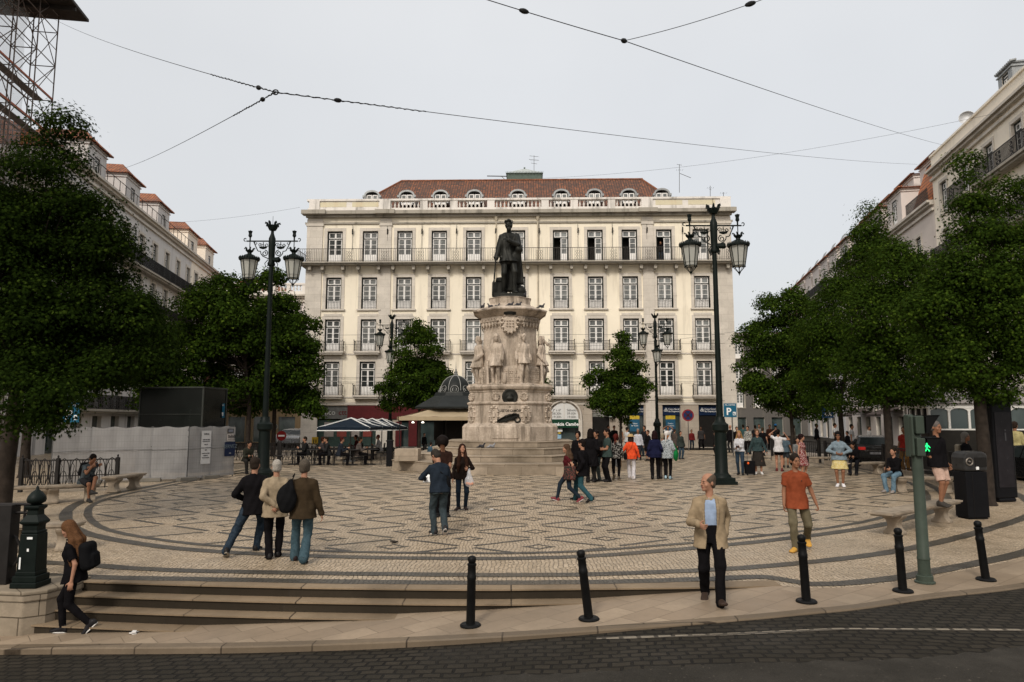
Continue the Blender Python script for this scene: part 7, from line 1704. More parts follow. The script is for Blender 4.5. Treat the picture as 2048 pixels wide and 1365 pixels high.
# ---------------------------------------------------------------- overhead wires
M_wire = mat('wire_black', (.015, .015, .015), .6)
def wire(label, a, b, sag, r=.008, n=28, thick=None, knots=(), name='overhead_wire', M=M_wire):
    a, b = Vector(a), Vector(b); g = G(); o = empty(name, tuple((a + b) / 2), 0, label, 'wire'); c = (a + b) / 2
    pts = [a + (b - a) * (k / n) - Vector((0, 0, sag * 4 * (k / n) * (1 - k / n))) - c for k in range(n + 1)]
    g.tube(pts, r, 5)
    if thick:
        t0, t1 = thick; m_ = 60; tp_ = []
        for k in range(m_ + 1):
            t = t0 + (t1 - t0) * k / m_; p = a + (b - a) * t - Vector((0, 0, sag * 4 * t * (1 - t))) - c; tp_.append(p + Vector((.008 * math.sin(k * 1.3), .0, .010 * math.cos(k * 1.7))))
        g.tube(tp_, [r * (1.4 + .5 * math.sin(k * 1.9)) for k in range(m_ + 1)], 5)
    g.build('cable', M, o)
    for t in knots:
        p = a + (b - a) * t - Vector((0, 0, sag * 4 * t * (1 - t))) - c; g = G(); g.M = Matrix.Translation(p) @ (b - a).to_track_quat('Z', 'Y').to_matrix().to_4x4()
        g.lathe((0, 0, 0), [(.012, -.09), (.03, -.07), (.045, -.02), (.045, .02), (.03, .07), (.012, .09)], 8); g.build('insulator', M_wire, o, smooth=True)
Nn = on(551, 185, 12); K2 = on(1248, 82, 12)
wire('black tram wire running from the knot to the scaffold tower', Nn, on(98, 33, 42.5), .25, .008, thick=(0, .10), knots=(.022,))
wire('black tram wire running from the knot down to the grey white town house', Nn, on(222, 342, 56), .3, .008, thick=(0, .07), knots=(.018,))
wire('long black tram wire crossing above the monument to the far row of dormers', Nn, on(1835, 329, 58), .25, .008, thick=(0, .06), knots=(.022,))
wire('black tram wire descending from above to the tall cream house', on(965, -3, 11.2), K2, .01, .008, knots=(.28,)); wire('black tram wire continuing from the joint to the tall cream house parapet', K2, on(1893, 292, 50), .15, .008, knots=(.0,))
wire('short thin wire rising from the joint out of the picture', K2, on(1545, -8, 11), .05, .006, knots=(.86,))
wire('faint thin wire running up towards the tall cream house', on(1085, 357, 58), on(2060, 212, 40), .8, .008); wire('faint thin wire behind the lantern above the side street', on(338, 446, 62), on(600, 415, 58), .2, .008)
wire('thin wire crossing low before the bank windows', on(1100, 694, 45), on(1520, 655, 48), .3, .008)
ring = G(); ring.tube([(Nn.x + .05 * math.cos(q), Nn.y, Nn.z + .045 * math.sin(q)) for q in [k * math.pi / 8 for k in range(17)]], .012, 5); tag(ring.build('wire_ring', M_wire), 'small steel ring joining the three tram wires', 'ring')
# ---------------------------------------------------------------- trees
M_bark = mat('bark', (.03, .023, .018), .9, var=.5, sc=6, bump=.8, bsc=18)
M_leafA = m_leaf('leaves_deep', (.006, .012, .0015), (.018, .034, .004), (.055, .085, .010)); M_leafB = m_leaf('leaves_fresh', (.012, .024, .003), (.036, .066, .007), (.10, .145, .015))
def tree(label, bx, by, th, blobs, nclump, nleaf, ls, m, seed, tr=.2, group='broadleaf trees round the square', bz=None, lean=(0, 0), cr=.85, palm=False):
    """blobs: (x, y, z, rx, ry, rz) world ellipsoids of the crown"""
    rg = np.random.default_rng(seed); z0 = zp(bx, by) if bz is None else bz
    o = empty('tree', (bx, by, z0), 0, label, 'tree', group); org = np.array([bx, by, z0])
    vol = np.array([(b[3] * b[4] * b[5]) ** (2 / 3) for b in blobs]); cnt = np.maximum(3, (nclump * vol / vol.sum()).astype(int)); C_c, Rr = [], []
    for b, n in zip(blobs, cnt):
        d = rg.normal(size=(n, 3)); d /= np.linalg.norm(d, axis=1)[:, None]; r = rg.uniform(.45, 1., n) ** .5; C_c.append(np.array(b[:3]) + d * r[:, None] * np.array(b[3:]) * .92); Rr.append(rg.uniform(.55, 1.15, n) * cr)
    C_c = np.concatenate(C_c) - org; Rr = np.concatenate(Rr)
    top = np.array([lean[0], lean[1], th]); g = G()
    tp = [np.array([0, 0, -.05]), top * .35 + rg.normal(size=3) * .05, top]; g.tube([(0, 0, -.05), (0, 0, .12), tuple(tp[1]), tuple(top)], [tr * 1.5, tr * 1.1, tr * .9, tr * .75], 10)
    zt = C_c[:, 2].max(); ctr = C_c[C_c[:, 2] > np.percentile(C_c[:, 2], 70)].mean(0); mid = top * .5 + ctr * .5 + rg.normal(size=3) * .15; g.tube([tuple(top), tuple(mid), tuple(ctr)], [tr * .75, tr * .45, tr * .15], 7)
    for i in rg.permutation(len(C_c))[:min(len(C_c), 70)]:
        c = C_c[i]; t = np.clip((c[2] - th) / max(zt - th, .1), 0, 1) * .7; st = top + (mid - top) * min(1, t * 2) if t < .5 else mid + (ctr - mid) * (t - .5) * 2
        m_ = (st + c) / 2 + np.array([0, 0, -.2]) + rg.normal(size=3) * .12; r0 = tr * .28 * rg.uniform(.6, 1.1); g.tube([tuple(st), tuple(m_), tuple(c)], [r0, r0 * .6, r0 * .2], 5)
    g.build('trunk', M_bark, o, smooth=True)
    # leaves
    per = np.maximum(6, (nleaf * Rr ** 2 / (Rr ** 2).sum()).astype(int)); idx = np.repeat(np.arange(len(C_c)), (per * 1.3).astype(int)); ls = ls * .86; N = len(idx)
    d = rg.normal(size=(N, 3)); d /= np.linalg.norm(d, axis=1)[:, None]; d[:, 2] = np.where(d[:, 2] < -.55, -d[:, 2] * .4, d[:, 2]); rad = rg.uniform(.35, 1.08, N) ** .6
    stray = rg.random(N) < .13; rad = np.where(stray, rad * rg.uniform(1, 1.5, N), rad)
    P = C_c[idx] + d * rad[:, None] * Rr[idx][:, None] * np.array([1., 1., .80])
    P += .06 * rg.normal(size=(N, 3))
    nrm = d * .9 + np.array([0, 0, .45]) + rg.normal(size=(N, 3)) * .42; nrm /= np.linalg.norm(nrm, axis=1)[:, None]
    out = d + rg.normal(size=(N, 3)) * .6; out[:, 2] -= .35; a = out - nrm * (out * nrm).sum(1)[:, None]; a /= np.linalg.norm(a, axis=1)[:, None] + 1e-9; b = np.cross(nrm, a); s = ls * rg.uniform(.6, 1.25, N)[:, None]
    droop = -nrm * s * .18
    if palm:
        V = [P]; 
        for ang, ln in ((-1.15, .62), (-.85, .32), (-.5, .85), (-.25, .45), (0, 1.0), (.25, .45), (.5, .85), (.85, .32), (1.15, .62)): V.append(P + (a * math.cos(ang) + b * math.sin(ang)) * s * ln * .62 + droop * ln)
        V = np.stack(V, 1).reshape(-1, 3); base = np.arange(N)[:, None] * 10; Q = np.concatenate([base + np.array([[0, 1, 2, 3]]), base + np.array([[0, 3, 4, 5]]), base + np.array([[0, 5, 6, 7]]), base + np.array([[0, 7, 8, 9]])], 1).reshape(-1, 4)
    else:
        V = np.stack([P - a * s * .1, P + b * s * .36 + a * s * .28, P + a * s * .75 + droop, P - b * s * .36 + a * s * .28], 1).reshape(-1, 3); Q = (np.arange(N)[:, None] * 4 + np.array([[0, 3, 2, 1]]))
    npmesh('crown', V, Q, m, o, smooth=False); return o
def blob(px, py, rx, rz, Y, dy=0., ry=None):
    c = on(px, py, Y + dy); k = (Y + dy) / F; return (c.x, Y + dy, c.z, rx * k, (ry or (rx + rz) / 2) * k, rz * k)
Yt = 16.5
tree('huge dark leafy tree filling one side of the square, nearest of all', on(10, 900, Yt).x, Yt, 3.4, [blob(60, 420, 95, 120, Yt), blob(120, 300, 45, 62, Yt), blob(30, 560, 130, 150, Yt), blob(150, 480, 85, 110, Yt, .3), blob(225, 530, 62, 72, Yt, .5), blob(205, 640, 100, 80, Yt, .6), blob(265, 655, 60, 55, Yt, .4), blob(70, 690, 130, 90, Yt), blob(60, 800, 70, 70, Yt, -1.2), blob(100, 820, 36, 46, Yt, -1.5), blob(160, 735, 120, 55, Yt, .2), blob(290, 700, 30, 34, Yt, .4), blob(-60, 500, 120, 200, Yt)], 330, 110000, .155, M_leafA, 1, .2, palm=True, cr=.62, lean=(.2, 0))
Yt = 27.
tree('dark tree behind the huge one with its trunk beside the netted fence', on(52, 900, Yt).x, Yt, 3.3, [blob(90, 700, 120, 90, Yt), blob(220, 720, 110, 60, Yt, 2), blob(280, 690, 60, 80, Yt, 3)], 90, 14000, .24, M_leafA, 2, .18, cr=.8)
Yt = 40.
tree('broad tree between the lift house and the tall lamp, darkest below', on(495, 900, Yt).x, Yt, 3.0, [blob(430, 640, 75, 85, Yt), blob(380, 720, 85, 85, Yt), blob(480, 740, 90, 80, Yt), blob(470, 590, 55, 50, Yt), blob(360, 790, 90, 30, Yt), blob(500, 650, 50, 85, Yt)], 190, 46000, .22, M_leafB, 3, .16, cr=.9)
Yt = 42.
tree('broad tree with pale tips reaching over the cream building corner', on(546, 900, Yt).x, Yt, 3.0, [blob(545, 660, 50, 75, Yt), blob(560, 720, 78, 90, Yt), blob(605, 655, 32, 34, Yt), blob(600, 760, 45, 55, Yt), blob(615, 815, 40, 18, Yt), blob(500, 790, 75, 35, Yt), blob(545, 570, 22, 25, Yt)], 160, 40000, .22, M_leafB, 4, .15, cr=.85)
Yt = 48.
tree('small dense tree between the lamp and the kiosk dome', on(838, 900, Yt).x, Yt, 2.6, [blob(842, 660, 24, 34, Yt), blob(838, 710, 52, 48, Yt), blob(840, 770, 76, 50, Yt), blob(800, 790, 58, 32, Yt), blob(870, 780, 45, 35, Yt)], 120, 28000, .20, M_leafB, 5, .12, cr=.72)
Yt = 47.
tree('small narrow topped tree in front of the bank windows', on(1243, 900, Yt).x, Yt, 2.5, [blob(1245, 690, 15, 30, Yt), blob(1243, 735, 40, 32, Yt), blob(1205, 765, 38, 25, Yt), blob(1255, 775, 46, 40, Yt), blob(1235, 805, 58, 26, Yt), blob(1240, 835, 24, 12, Yt)], 100, 22000, .20, M_leafB, 6, .10, cr=.62)
Yt = 50.
tree('slim tree just visible behind the monument edge', on(1088, 900, Yt).x, Yt, 3.0, [blob(1088, 775, 18, 40, Yt), blob(1070, 800, 24, 30, Yt)], 24, 2600, .24, M_leafB, 7, .08, cr=.55)
Yt = 46.
tree('rounded tree at the mouth of the street beyond the nearest lamp', on(1585, 900, Yt).x, Yt, 2.8, [blob(1572, 625, 60, 50, Yt), blob(1548, 690, 66, 55, Yt), blob(1560, 765, 80, 60, Yt), blob(1610, 720, 60, 80, Yt), blob(1515, 745, 38, 48, Yt), blob(1600, 815, 70, 22, Yt)], 150, 36000, .21, M_leafB, 8, .14, cr=.85)
Yt = 34.
tree('tall tree with a bare trunk among the benches, second from the lamp', on(1684, 900, Yt).x, Yt, 2.9, [blob(1690, 640, 75, 90, Yt), blob(1735, 500, 48, 62, Yt), blob(1720, 560, 70, 60, Yt), blob(1680, 740, 80, 60, Yt), blob(1740, 450, 28, 34, Yt), blob(1640, 690, 50, 60, Yt), blob(1700, 800, 90, 30, Yt)], 170, 42000, .21, M_leafB, 9, .14, cr=.8, palm=True)
Yt = 27.5
tree('tall tree rising from behind the bench with the man in black', on(1778, 900, Yt).x, Yt, 2.8, [blob(1790, 560, 70, 80, Yt), blob(1760, 640, 85, 75, Yt), blob(1800, 700, 85, 70, Yt), blob(1812, 520, 34, 40, Yt), blob(1740, 740, 60, 45, Yt), blob(1830, 780, 70, 28, Yt), blob(1770, 795, 60, 25, Yt)], 170, 50000, .19, M_leafB, 10, .17, cr=.72, palm=True)
Yt = 19.5
tree('large bright tipped tree over the litter bin, reaching out of the picture', on(1966, 900, Yt).x, Yt, 3.0, [blob(1938, 345, 12, 40, Yt), blob(1962, 400, 44, 36, Yt), blob(2022, 395, 34, 34, Yt), blob(1940, 475, 42, 42, Yt), blob(1960, 560, 110, 70, Yt), blob(1890, 620, 80, 60, Yt), blob(2010, 640, 90, 80, Yt), blob(1960, 720, 100, 55, Yt), blob(1900, 735, 55, 40, Yt), blob(2060, 520, 60, 90, Yt), blob(2070, 700, 70, 60, Yt), blob(1985, 785, 60, 22, Yt)], 210, 72000, .16, M_leafB, 11, .19, palm=True, cr=.58)
# ---------------------------------------------------------------- people
JE, DJ, BK, NV, WH, GY = (.055, .085, .115), (.025, .038, .055), (.010, .009, .010), (.012, .016, .035), (.62, .61, .60), (.2, .2, .2)
walkA = dict(aR=(.09, .26, .085, -8), aL=(.09, -.30, .16, 38), hipz=.90); walkB = dict(aL=(.09, .26, .085, -8), aR=(.09, -.30, .16, 38), hipz=.90)
gw = (.012, .011, .011)
# near people
TAN = person('balding man in a tan jacket, pale blue shirt and black trousers striding along the footway', 1425, 1203, ('px', 938), 4, .0085, ('jacket', (.36, .27, .17)), ('trousers', BK), 'light', (.10, .075, .055), (.035, .022, .016), z=-.055,
    aR=(.08, -.20, .105, 20), aL=(.08, .30, .095, -16), hipz=.905, hR=(.16, .27, 1.05), hL=(.19, .0, .90), elh={-1: V3(-.45, .7, -.3), 1: V3(.3, 1, 0)}, open=(.07, .085), openx=.015, inner=(.30, .38, .52), hair='ring', hyaw=-52, fat=1.05, twist=-6, curl={-1: .7}, hdir={-1: (.25, -.1, -.35)}, tophem=-.19)
root, J, s_ = TAN
ORP = person('dark haired man in an orange polo shirt, olive trousers and yellow shoes', 1597, 1101, ('px', 903), 6, .0095, ('polo', (.27, .065, .028)), ('trousers', (.16, .135, .085)), 'tan', (.02, .015, .012), (.50, .27, .05), aR=(.06, .16, .085, 0), aL=(.19, -.30, .2, 35), hipz=.915, hR=(.22, .08, .80), hL=(.34, .0, .82), hyaw=22, hpitch=2, fat=.98, curl={-1: .6, 1: .9}, toes={-1: V3(-.6, -1, 0)})
S_ = SDF(); Jp = ORP[1]; c_ = Jp['pel'] + Jp['up'] * .33 + Jp['sxv'] * .09 + Jp['fw'] * .128; S_.ell(c_, (.011, .006, .011), 0); sdf_obj('chest_emblem', S_, .004, m_bk, ORP[0], 0, ORP[2])
def gp(px, py):
    z = -.5
    for _ in range(6): q = at(px, py, z); z = zsw(q.x)
    return Vector((q.x, q.y - .12, z))
GIRL = person('girl in black with very long brown hair and a small rucksack walking past the steps', 0, 0, ('px', 1034), -112, .0095, ('tee', BK), ('slim', BK), 'light', (.115, .055, .026), (.012, .011, .012), pos=gp(152, 1262), solec=(.55, .53, .5), fem=True, fat=1.1,
    aR=(.07, .15, .085, 0), aL=(.07, -.28, .16, 45), hipz=.92, lean=7, hR=(.24, .10, .80), hL=(.22, -.05, .82), hair='long', hairlen=.55, hyaw=-8, hpitch=22, sleeve=.75)
N4 = person('man in a black jacket and jeans taking a long stride away from the viewer', 505, 1107, ('px', 903), 170, .0105, ('jacket', BK), ('trousers', DJ, (.035, .05, .068)), 'light', (.03, .022, .017), (.015, .013, .012), solec=(.3, .27, .22), lean=6, side=3, hipz=.86,
    aL=(.36, -.36, .14, 30), aR=(.02, .26, .085, 0), hL=(.20, .16, .92), hR=(.24, .1, .86), hyaw=-10, hair='short', elh={1: V3(.7, .9, 0)})
N5 = person('white haired man in a beige jacket with his hands clasped behind his back', 547, 1117, ('px', 916), 182, .0095, ('jacket', (.37, .29, .195)), ('trousers', BK), 'light', (.34, .31, .27), (.012, .011, .011), fat=1.03, aR=(.08, .12, .085, 0), aL=(.08, -.05, .085, 10), hipz=.925, hR=(.03, -.17, .92), hL=(.01, -.16, .95), elh={-1: V3(-1, .35, 0), 1: V3(1, .35, 0)}, hyaw=5, hair='short', curl={-1: .8, 1: .6}, pn={-1: V3(0, 1, 0), 1: V3(0, -1, 0)}, hdir={-1: (.3, .1, -.4), 1: (-.3, .1, -.3)}, noears=True)
N6 = person('grey haired person in a brown coat and flared jeans carrying a black shoulder bag', 603, 1125, ('px', 915), 178, .0105, ('jacket', (.055, .038, .022)), ('flare', (.055, .095, .115), (.065, .108, .13)), 'light', (.085, .07, .055), (.018, .01, .01), fat=1.0, aR=(.04, -.16, .12, 20), aL=(.12, .2, .085, 0), hipz=.915, hR=(.30, .02, .80), hL=(.22, .02, .88), hyaw=6, hair='curly', tophem=-.18)
N7 = person('man in a navy shirt and jeans reading a sheet of paper, walking away', 878, 1070, ('px', 892), 196, .0105, ('shirt', (.022, .03, .042)), ('trousers', (.045, .06, .067), (.053, .07, .077)), 'light', (.035, .03, .025), (.02, .018, .018), solec=(.45, .42, .4), aR=(.08, -.14, .16, 40), aL=(.07, .10, .085, 0), hipz=.925, hL=(.22, .34, 1.08), hR=(.14, .3, 1.04), hpitch=38, hyaw=24, lean=9, fat=1.08, hair='short', tophem=-.10, elh={1: V3(1, .6, -.4)})
N8 = person('curly haired man in a dark brown tee looking down beside the man in navy', 884, 1033, ('px', 872), 160 - 180 + 25, .014, ('tee', (.035, .018, .014)), ('trousers', BK), 'olive', (.012, .009, .008), gw, hR=(.1, .34, 1.1), hL=(.1, .33, 1.08), hpitch=30, hyaw=-10, hair='afro')
N9 = person('long haired woman in black looking up and holding a plastic bag of oranges', 924, 1020, ('px', 885), 4, .0105, ('shirt', (.018, .012, .010)), ('slim', (.022, .033, .048)), 'light', (.03, .014, .009), (.03, .02, .017), solec=(.6, .55, .5), fem=True, aR=(.10, .05, .085, 0), aL=(.09, .0, .085, 0), hR=(.25, .04, .82), hL=(.13, .26, 1.08), hpitch=-16, hyaw=4, hair='long', hairlen=.44, hairfront=True, hipz=.92, toes={-1: V3(-.6, -1, 0), 1: V3(.1, -1, 0)}, elh={1: V3(.8, .6, -.5)}, curl={1: 1.2})
N10 = person('woman in a maroon top and dark jeans striding with a patterned shoulder bag', 1138, 1003, ('px', 882), -98, .0125, ('tee', (.09, .014, .018)), ('slim', (.022, .032, .045)), 'light', (.075, .045, .028), (.16, .03, .035), solec=(.5, .45, .42), fem=True, fat=1.08, aR=(.06, .36, .085, -18), aL=(.06, -.34, .12, 32), hipz=.865, hR=(.24, .12, .80), hL=(.22, -.05, .84), hair='long', hairlen=.24, hyaw=25, lean=6)
N11 = person('person in a black jacket and teal jeans walking just behind the maroon top woman', 1166, 1003, ('px', 873), -120, .013, ('jacket', BK), ('trousers', (.035, .095, .115)), 'light', (.015, .011, .01), gw, aR=(.07, .28, .085, 0), aL=(.07, -.28, .12, 25), hipz=.885, hR=(.24, .1, .85), hL=(.24, .0, .85))
N12 = person('tall figure in a long black coat with a dark hood of hair facing the pharmacy', 1182, 965, ('px', 857), 176, .014, ('coat', BK), ('trousers', (.02, .018, .017)), 'light', (.014, .009, .008), gw, fat=1.12, hair='bob', hR=(.25, .12, .95), hL=(.25, .12, .95))
N13 = person('bearded man in a grey green tee and black trousers turned to his friends', 1216, 964, ('px', 856), -70, .0125, ('tee', (.05, .075, .068)), ('trousers', BK), 'olive', (.014, .010, .009), gw, hR=(.13, .32, 1.08), hL=(.1, .33, 1.05), beard=True, hyaw=-6)
N14 = person('smiling man in a black sweater and grey jeans inside the group', 1194, 962, ('px', 860), -35, .014, ('shirt', (.014, .013, .013)), ('trousers', (.09, .11, .11)), 'olive', (.012, .01, .009), gw, hyaw=-10)
N15 = person('woman with a dark red headscarf and black and white flowered blouse walking away', 1233, 960, ('px', 866), 178, .014, ('blouse', (.02, .019, .018), (.34, .32, .29)), ('slim', BK), 'light', (.06, .012, .01), (.1, .08, .06), fem=True, fat=1.12, aR=(.08, .1, .085, 0), aL=(.08, -.32, .2, 50), toes={1: V3(.5, -1, 0)}, hipz=.9, hat='scarf', hatc=(.10, .018, .014), hL=(.2, .1, .95), hR=(.25, .05, .85))
N16 = person('woman in a bright orange jacket, white trousers and straw hat walking away', 1263, 958, ('px', 865), 182, .0125, ('blouse', (.72, .085, .028)), ('flare', (.60, .57, .58)), 'light', (.03, .02, .015), (.35, .3, .28), fem=True, fat=1.12, aR=(.07, -.2, .1, 20), aL=(.05, .18, .085, 0), hipz=.905, hat='brim', hatc=(.48, .33, .16), hL=(.42, .0, .86), hR=(.3, -.05, .84), hair='bob', tophem=-.16)
N17 = person('woman in a navy quilted vest and black trousers walking away arm in arm', 1311, 959, ('px', 861), 180, .0125, ('jacket', (.014, .016, .045)), ('trousers', BK), 'light', (.018, .009, .009), gw, fem=True, fat=1.2, hair='bob', aR=(.1, .1, .085, 0), aL=(.1, -.08, .1, 20), hR=(.26, .12, .95), hL=(.28, .02, .86), tophem=-.16)
N18 = person('woman with a white cap and orange scarf in a grey patterned top walking away', 1336, 959, ('px', 862), 176, .0125, ('blouse', (.42, .45, .46), (.10, .12, .13)), ('slim', BK), 'light', (.5, .18, .05), (.25, .35, .4), fem=True, fat=1.16, hat='scarf', hatc=(.62, .58, .54), aR=(.08, .08, .085, 0), aL=(.08, -.08, .1, 15), hR=(.3, .05, .9), hL=(.26, .1, .95), psc=30, tophem=-.18)
for args in [
    (1277, 921, 857, -5, 'grey haired man in a white checked shirt facing the monument', ('shirt', (.5, .5, .54)), ('trousers', (.03, .03, .035)), 'tan', (.2, .18, .16), {}),
    (1297, 922, 860, -50, 'woman in a black jacket holding a white bag strap near the navy vest', ('jacket', BK), ('skirt', BK), 'light', (.05, .03, .02), dict(fem=True)),
    (1290, 913, 851, -30, 'man in a dark tee behind the grey haired man', ('tee', (.02, .02, .022)), ('trousers', DJ), 'tan', (.02, .015, .01), {}),
    (1337, 906, 852, 0, 'person in a white tee with both hands clasped on the head', ('tee', WH), ('trousers', DJ), 'tan', (.03, .02, .015), dict(hR=(.10, -.03, 1.72), hL=(.10, -.03, 1.72), elh={-1: V3(-1, -.2, .3), 1: V3(1, -.2, .3)})),
    (1362, 919, 862, 30, 'woman in a dark green jacket and blue jeans by the no stopping sign', ('jacket', (.04, .05, .045)), ('trousers', (.05, .08, .11)), 'light', (.05, .03, .02), dict(fem=True)),
    (1350, 908, 858, 140, 'person in a brown coat beside the green jacket woman', ('coat', (.09, .07, .06)), ('trousers', BK), 'light', (.04, .025, .02), {}),
    (1384, 900, 859, 10, 'person in a red top and dark jeans in front of the dark bank door', ('shirt', (.16, .02, .02)), ('trousers', DJ), 'tan', (.02, .014, .01), {}),
    (1403, 900, 851, -10, 'woman in grey black clothes walking out of the dark bank door', ('tee', (.045, .042, .042)), ('trousers', BK), 'dark', (.012, .01, .009), dict(fat=1.2, **walkA)),
    (1217, 906, 850, 60, 'man in a black hoodie near the small tree', ('shirt', BK), ('trousers', BK), 'tan', (.015, .012, .01), {}),
    (1229, 905, 851, 0, 'short haired man in black facing the square beside the small tree', ('jacket', (.012, .012, .013)), ('trousers', BK), 'tan', (.02, .015, .012), {}),
    (1243, 906, 852, -60, 'bare armed man in a grey tank top', ('tank', (.2, .21, .22)), ('trousers', DJ), 'tan', (.015, .012, .01), {}),
    (1255, 910, 854, 130, 'person in a white tee seen from behind near the straw hat', ('tee', (.5, .5, .5)), ('trousers', BK), 'light', (.02, .015, .012), {}),
    (1157, 962, 862, -20, 'curly dark haired man in black behind the long coat', ('jacket', BK), ('trousers', BK), 'olive', (.012, .009, .008), dict(hair='curly')),
    (1327, 958, 866, 175, 'man in a light shirt hidden between the two women walking arm in arm', ('shirt', (.3, .29, .27)), ('trousers', (.12, .1, .09)), 'light', (.3, .25, .18), {}),
    (1432, 912, 864, -100, 'person in black just behind the nearest street lamp post', ('jacket', BK), ('trousers', BK), 'light', (.02, .015, .012), {}),
    (1462, 906, 850, -150, 'bald man in a black jacket under the parking sign', ('jacket', BK), ('trousers', (.03, .03, .03)), 'light', (.3, .2, .15), dict(hair='none')),
    (848, 908, 866, 40, 'man with a white collar and black apron under the kiosk awning', ('jacket', (.012, .011, .012)), ('trousers', BK), 'light', (.03, .02, .015), {}),
    (886, 906, 861, 10, 'bald man in an open black jacket over a white shirt by the kiosk', ('jacket', BK), ('trousers', BK), 'tan', (.02, .015, .01), dict(open=(.05, .04), inner=(.6, .6, .6), hair='none')),
    (861, 934, 884, 150, 'person in a blue denim jacket beside the kiosk steps', ('jacket', (.06, .11, .15)), ('trousers', BK), 'light', (.02, .015, .012), {}),
    (1497, 909, 852, -20, 'person in a white and black checked shirt in the distant crowd', ('shirt', (.42, .42, .38), (.05, .05, .05)), ('trousers', BK), 'light', (.02, .016, .012), {}),
    (1475, 908, 853, 20, 'dark haired woman in black close behind the blonde woman', ('shirt', BK), ('trousers', BK), 'light', (.02, .014, .01), dict(fem=True)),
    (1512, 903, 850, 160, 'person in a dark grey top in the distant crowd', ('tee', (.04, .04, .045)), ('trousers', BK), 'light', (.03, .02, .015), {}),
    (1527, 912, 853, 170, 'person in black shorts walking away behind the green denim jacket', ('tee', BK), ('shorts', BK), 'light', (.05, .035, .02), dict(**walkB)),
    (1520, 900, 848, 0, 'pale shirted person in the distant crowd under the trees', ('shirt', (.35, .33, .3)), ('trousers', DJ), 'light', (.05, .03, .02), {}),
    (1541, 899, 849, 10, 'person in a brown red jacket in the distant crowd', ('jacket', (.07, .03, .02)), ('trousers', BK), 'tan', (.02, .015, .01), {}),
    (1553, 900, 848, 180, 'person with a bright blue cap behind the white tee woman', ('tee', (.03, .035, .04)), ('trousers', BK), 'light', (.02, .015, .01), dict(hat='cap', hatc=(.03, .2, .5))),
    (1488, 900, 849, 180, 'person in a teal shirt far down the street', ('tee', (.05, .12, .12)), ('trousers', BK), 'tan', (.02, .015, .01), {}),
    (1589, 902, 850, -90, 'person in a cream top walking down the far street', ('shirt', (.3, .26, .2)), ('trousers', (.1, .08, .06)), 'light', (.05, .03, .02), {}),
    (1635, 903, 847, 90, 'dark silhouetted person far along the shop fronts', ('jacket', BK), ('trousers', BK), 'dark', (.012, .01, .01), {}),
    (1672, 905, 846, 80, 'man in a white tee walking along the far shops', ('tee', (.5, .5, .5)), ('trousers', DJ), 'tan', (.02, .015, .01), {}),
    (1706, 912, 848, 80, 'person in a white shirt and black trousers beyond the fence', ('tee', (.4, .4, .4)), ('trousers', BK), 'tan', (.02, .015, .012), {}),
    (1697, 915, 862, -60, 'person dressed in black beyond the fence next to the white shirt', ('jacket', BK), ('trousers', BK), 'light', (.02, .015, .012), {}),
    (1740, 903, 852, 60, 'person behind the estate car roof', ('shirt', (.35, .34, .33)), ('trousers', BK), 'tan', (.03, .02, .015), {}),
    (1813, 945, 852, -30, 'person in a red waistcoat behind the signal boxes', ('tee', (.3, .03, .02)), ('trousers', (.3, .14, .02)), 'tan', (.02, .015, .01), {}),
    (2037, 955, 842, 160, 'person in a pale yellow shirt by the taxi roof', ('shirt', (.42, .36, .17)), ('trousers', (.1, .09, .08)), 'tan', (.03, .02, .015), {}),
    (455, 915, 866, 20, 'person with a dark top seen past the end of the netted fence', ('jacket', (.02, .02, .02)), ('trousers', BK), 'light', (.02, .015, .01), {}),
    (1572, 936, 868, 178, 'man in a blue grey tee walking beside the white tee woman', ('tee', (.09, .13, .16)), ('shorts', (.05, .06, .07)), 'tan', (.02, .015, .012), dict(hR=(.32, -.02, .84))),
]:
    px, py, hp, fc, lb, tp, lw, sk_, hc_, ex = args; person(lb, px, py, ('px', hp), fc, .019 if py > 912 else .023, tp, lw, sk_, hc_, gw, **ex)
# right hand side, nearer
N29 = person('blonde woman in a white jacket and jeans holding a camera', 1481, 950, ('px', 861), -4, .0125, ('jacket', (.58, .58, .6)), ('slim', (.035, .055, .08)), 'light', (.30, .17, .07), gw, fem=True, hair='long', hairlen=.15, hR=(.12, .28, 1.08), hL=(.02, .27, 1.12), aR=(.07, -.05, .085, 0), aL=(.1, .14, .085, 0), tophem=-.02)
N30 = person('woman in a green denim jacket with red patches and a dark pleated skirt', 1517, 949, ('px', 858), 2, .0125, ('jacket', (.035, .06, .062), (.05, .075, .075)), ('longskirt', (.035, .03, .026)), 'light', (.12, .07, .04), (.55, .53, .5), fem=True, hair='tied', aR=(.08, .0, .085, 0), aL=(.11, .08, .085, 0), hR=(.34, .05, .84), hL=(.32, .1, .88), fat=1.1, tophem=-.05)
N31 = person('woman in a white tee and black shorts seen from behind with one arm raised', 1559, 943, ('px', 858), 176, .0125, ('tee', (.62, .60, .60)), ('shorts', BK), 'light', (.015, .011, .01), (.12, .02, .02), fem=True, shortl=.55, hair='tied', hR=(.30, -.05, 1.52), hL=(.16, .1, 1.68), elh={-1: V3(-1, -.2, -.2), 1: V3(1, -.2, -.1)}, fat=1.05)
N33 = person('curly dark haired woman in a red flowered dress behind the orange polo', 1606, 958, ('px', 868), 55, .0125, ('tank', (.20, .022, .024), (.5, .36, .33)), ('dress', (.20, .022, .024), (.5, .36, .33)), 'light', (.018, .011, .009), (.02, .018, .016), fem=True, hair='curly', hyaw=30, psc=34, hem=.52)
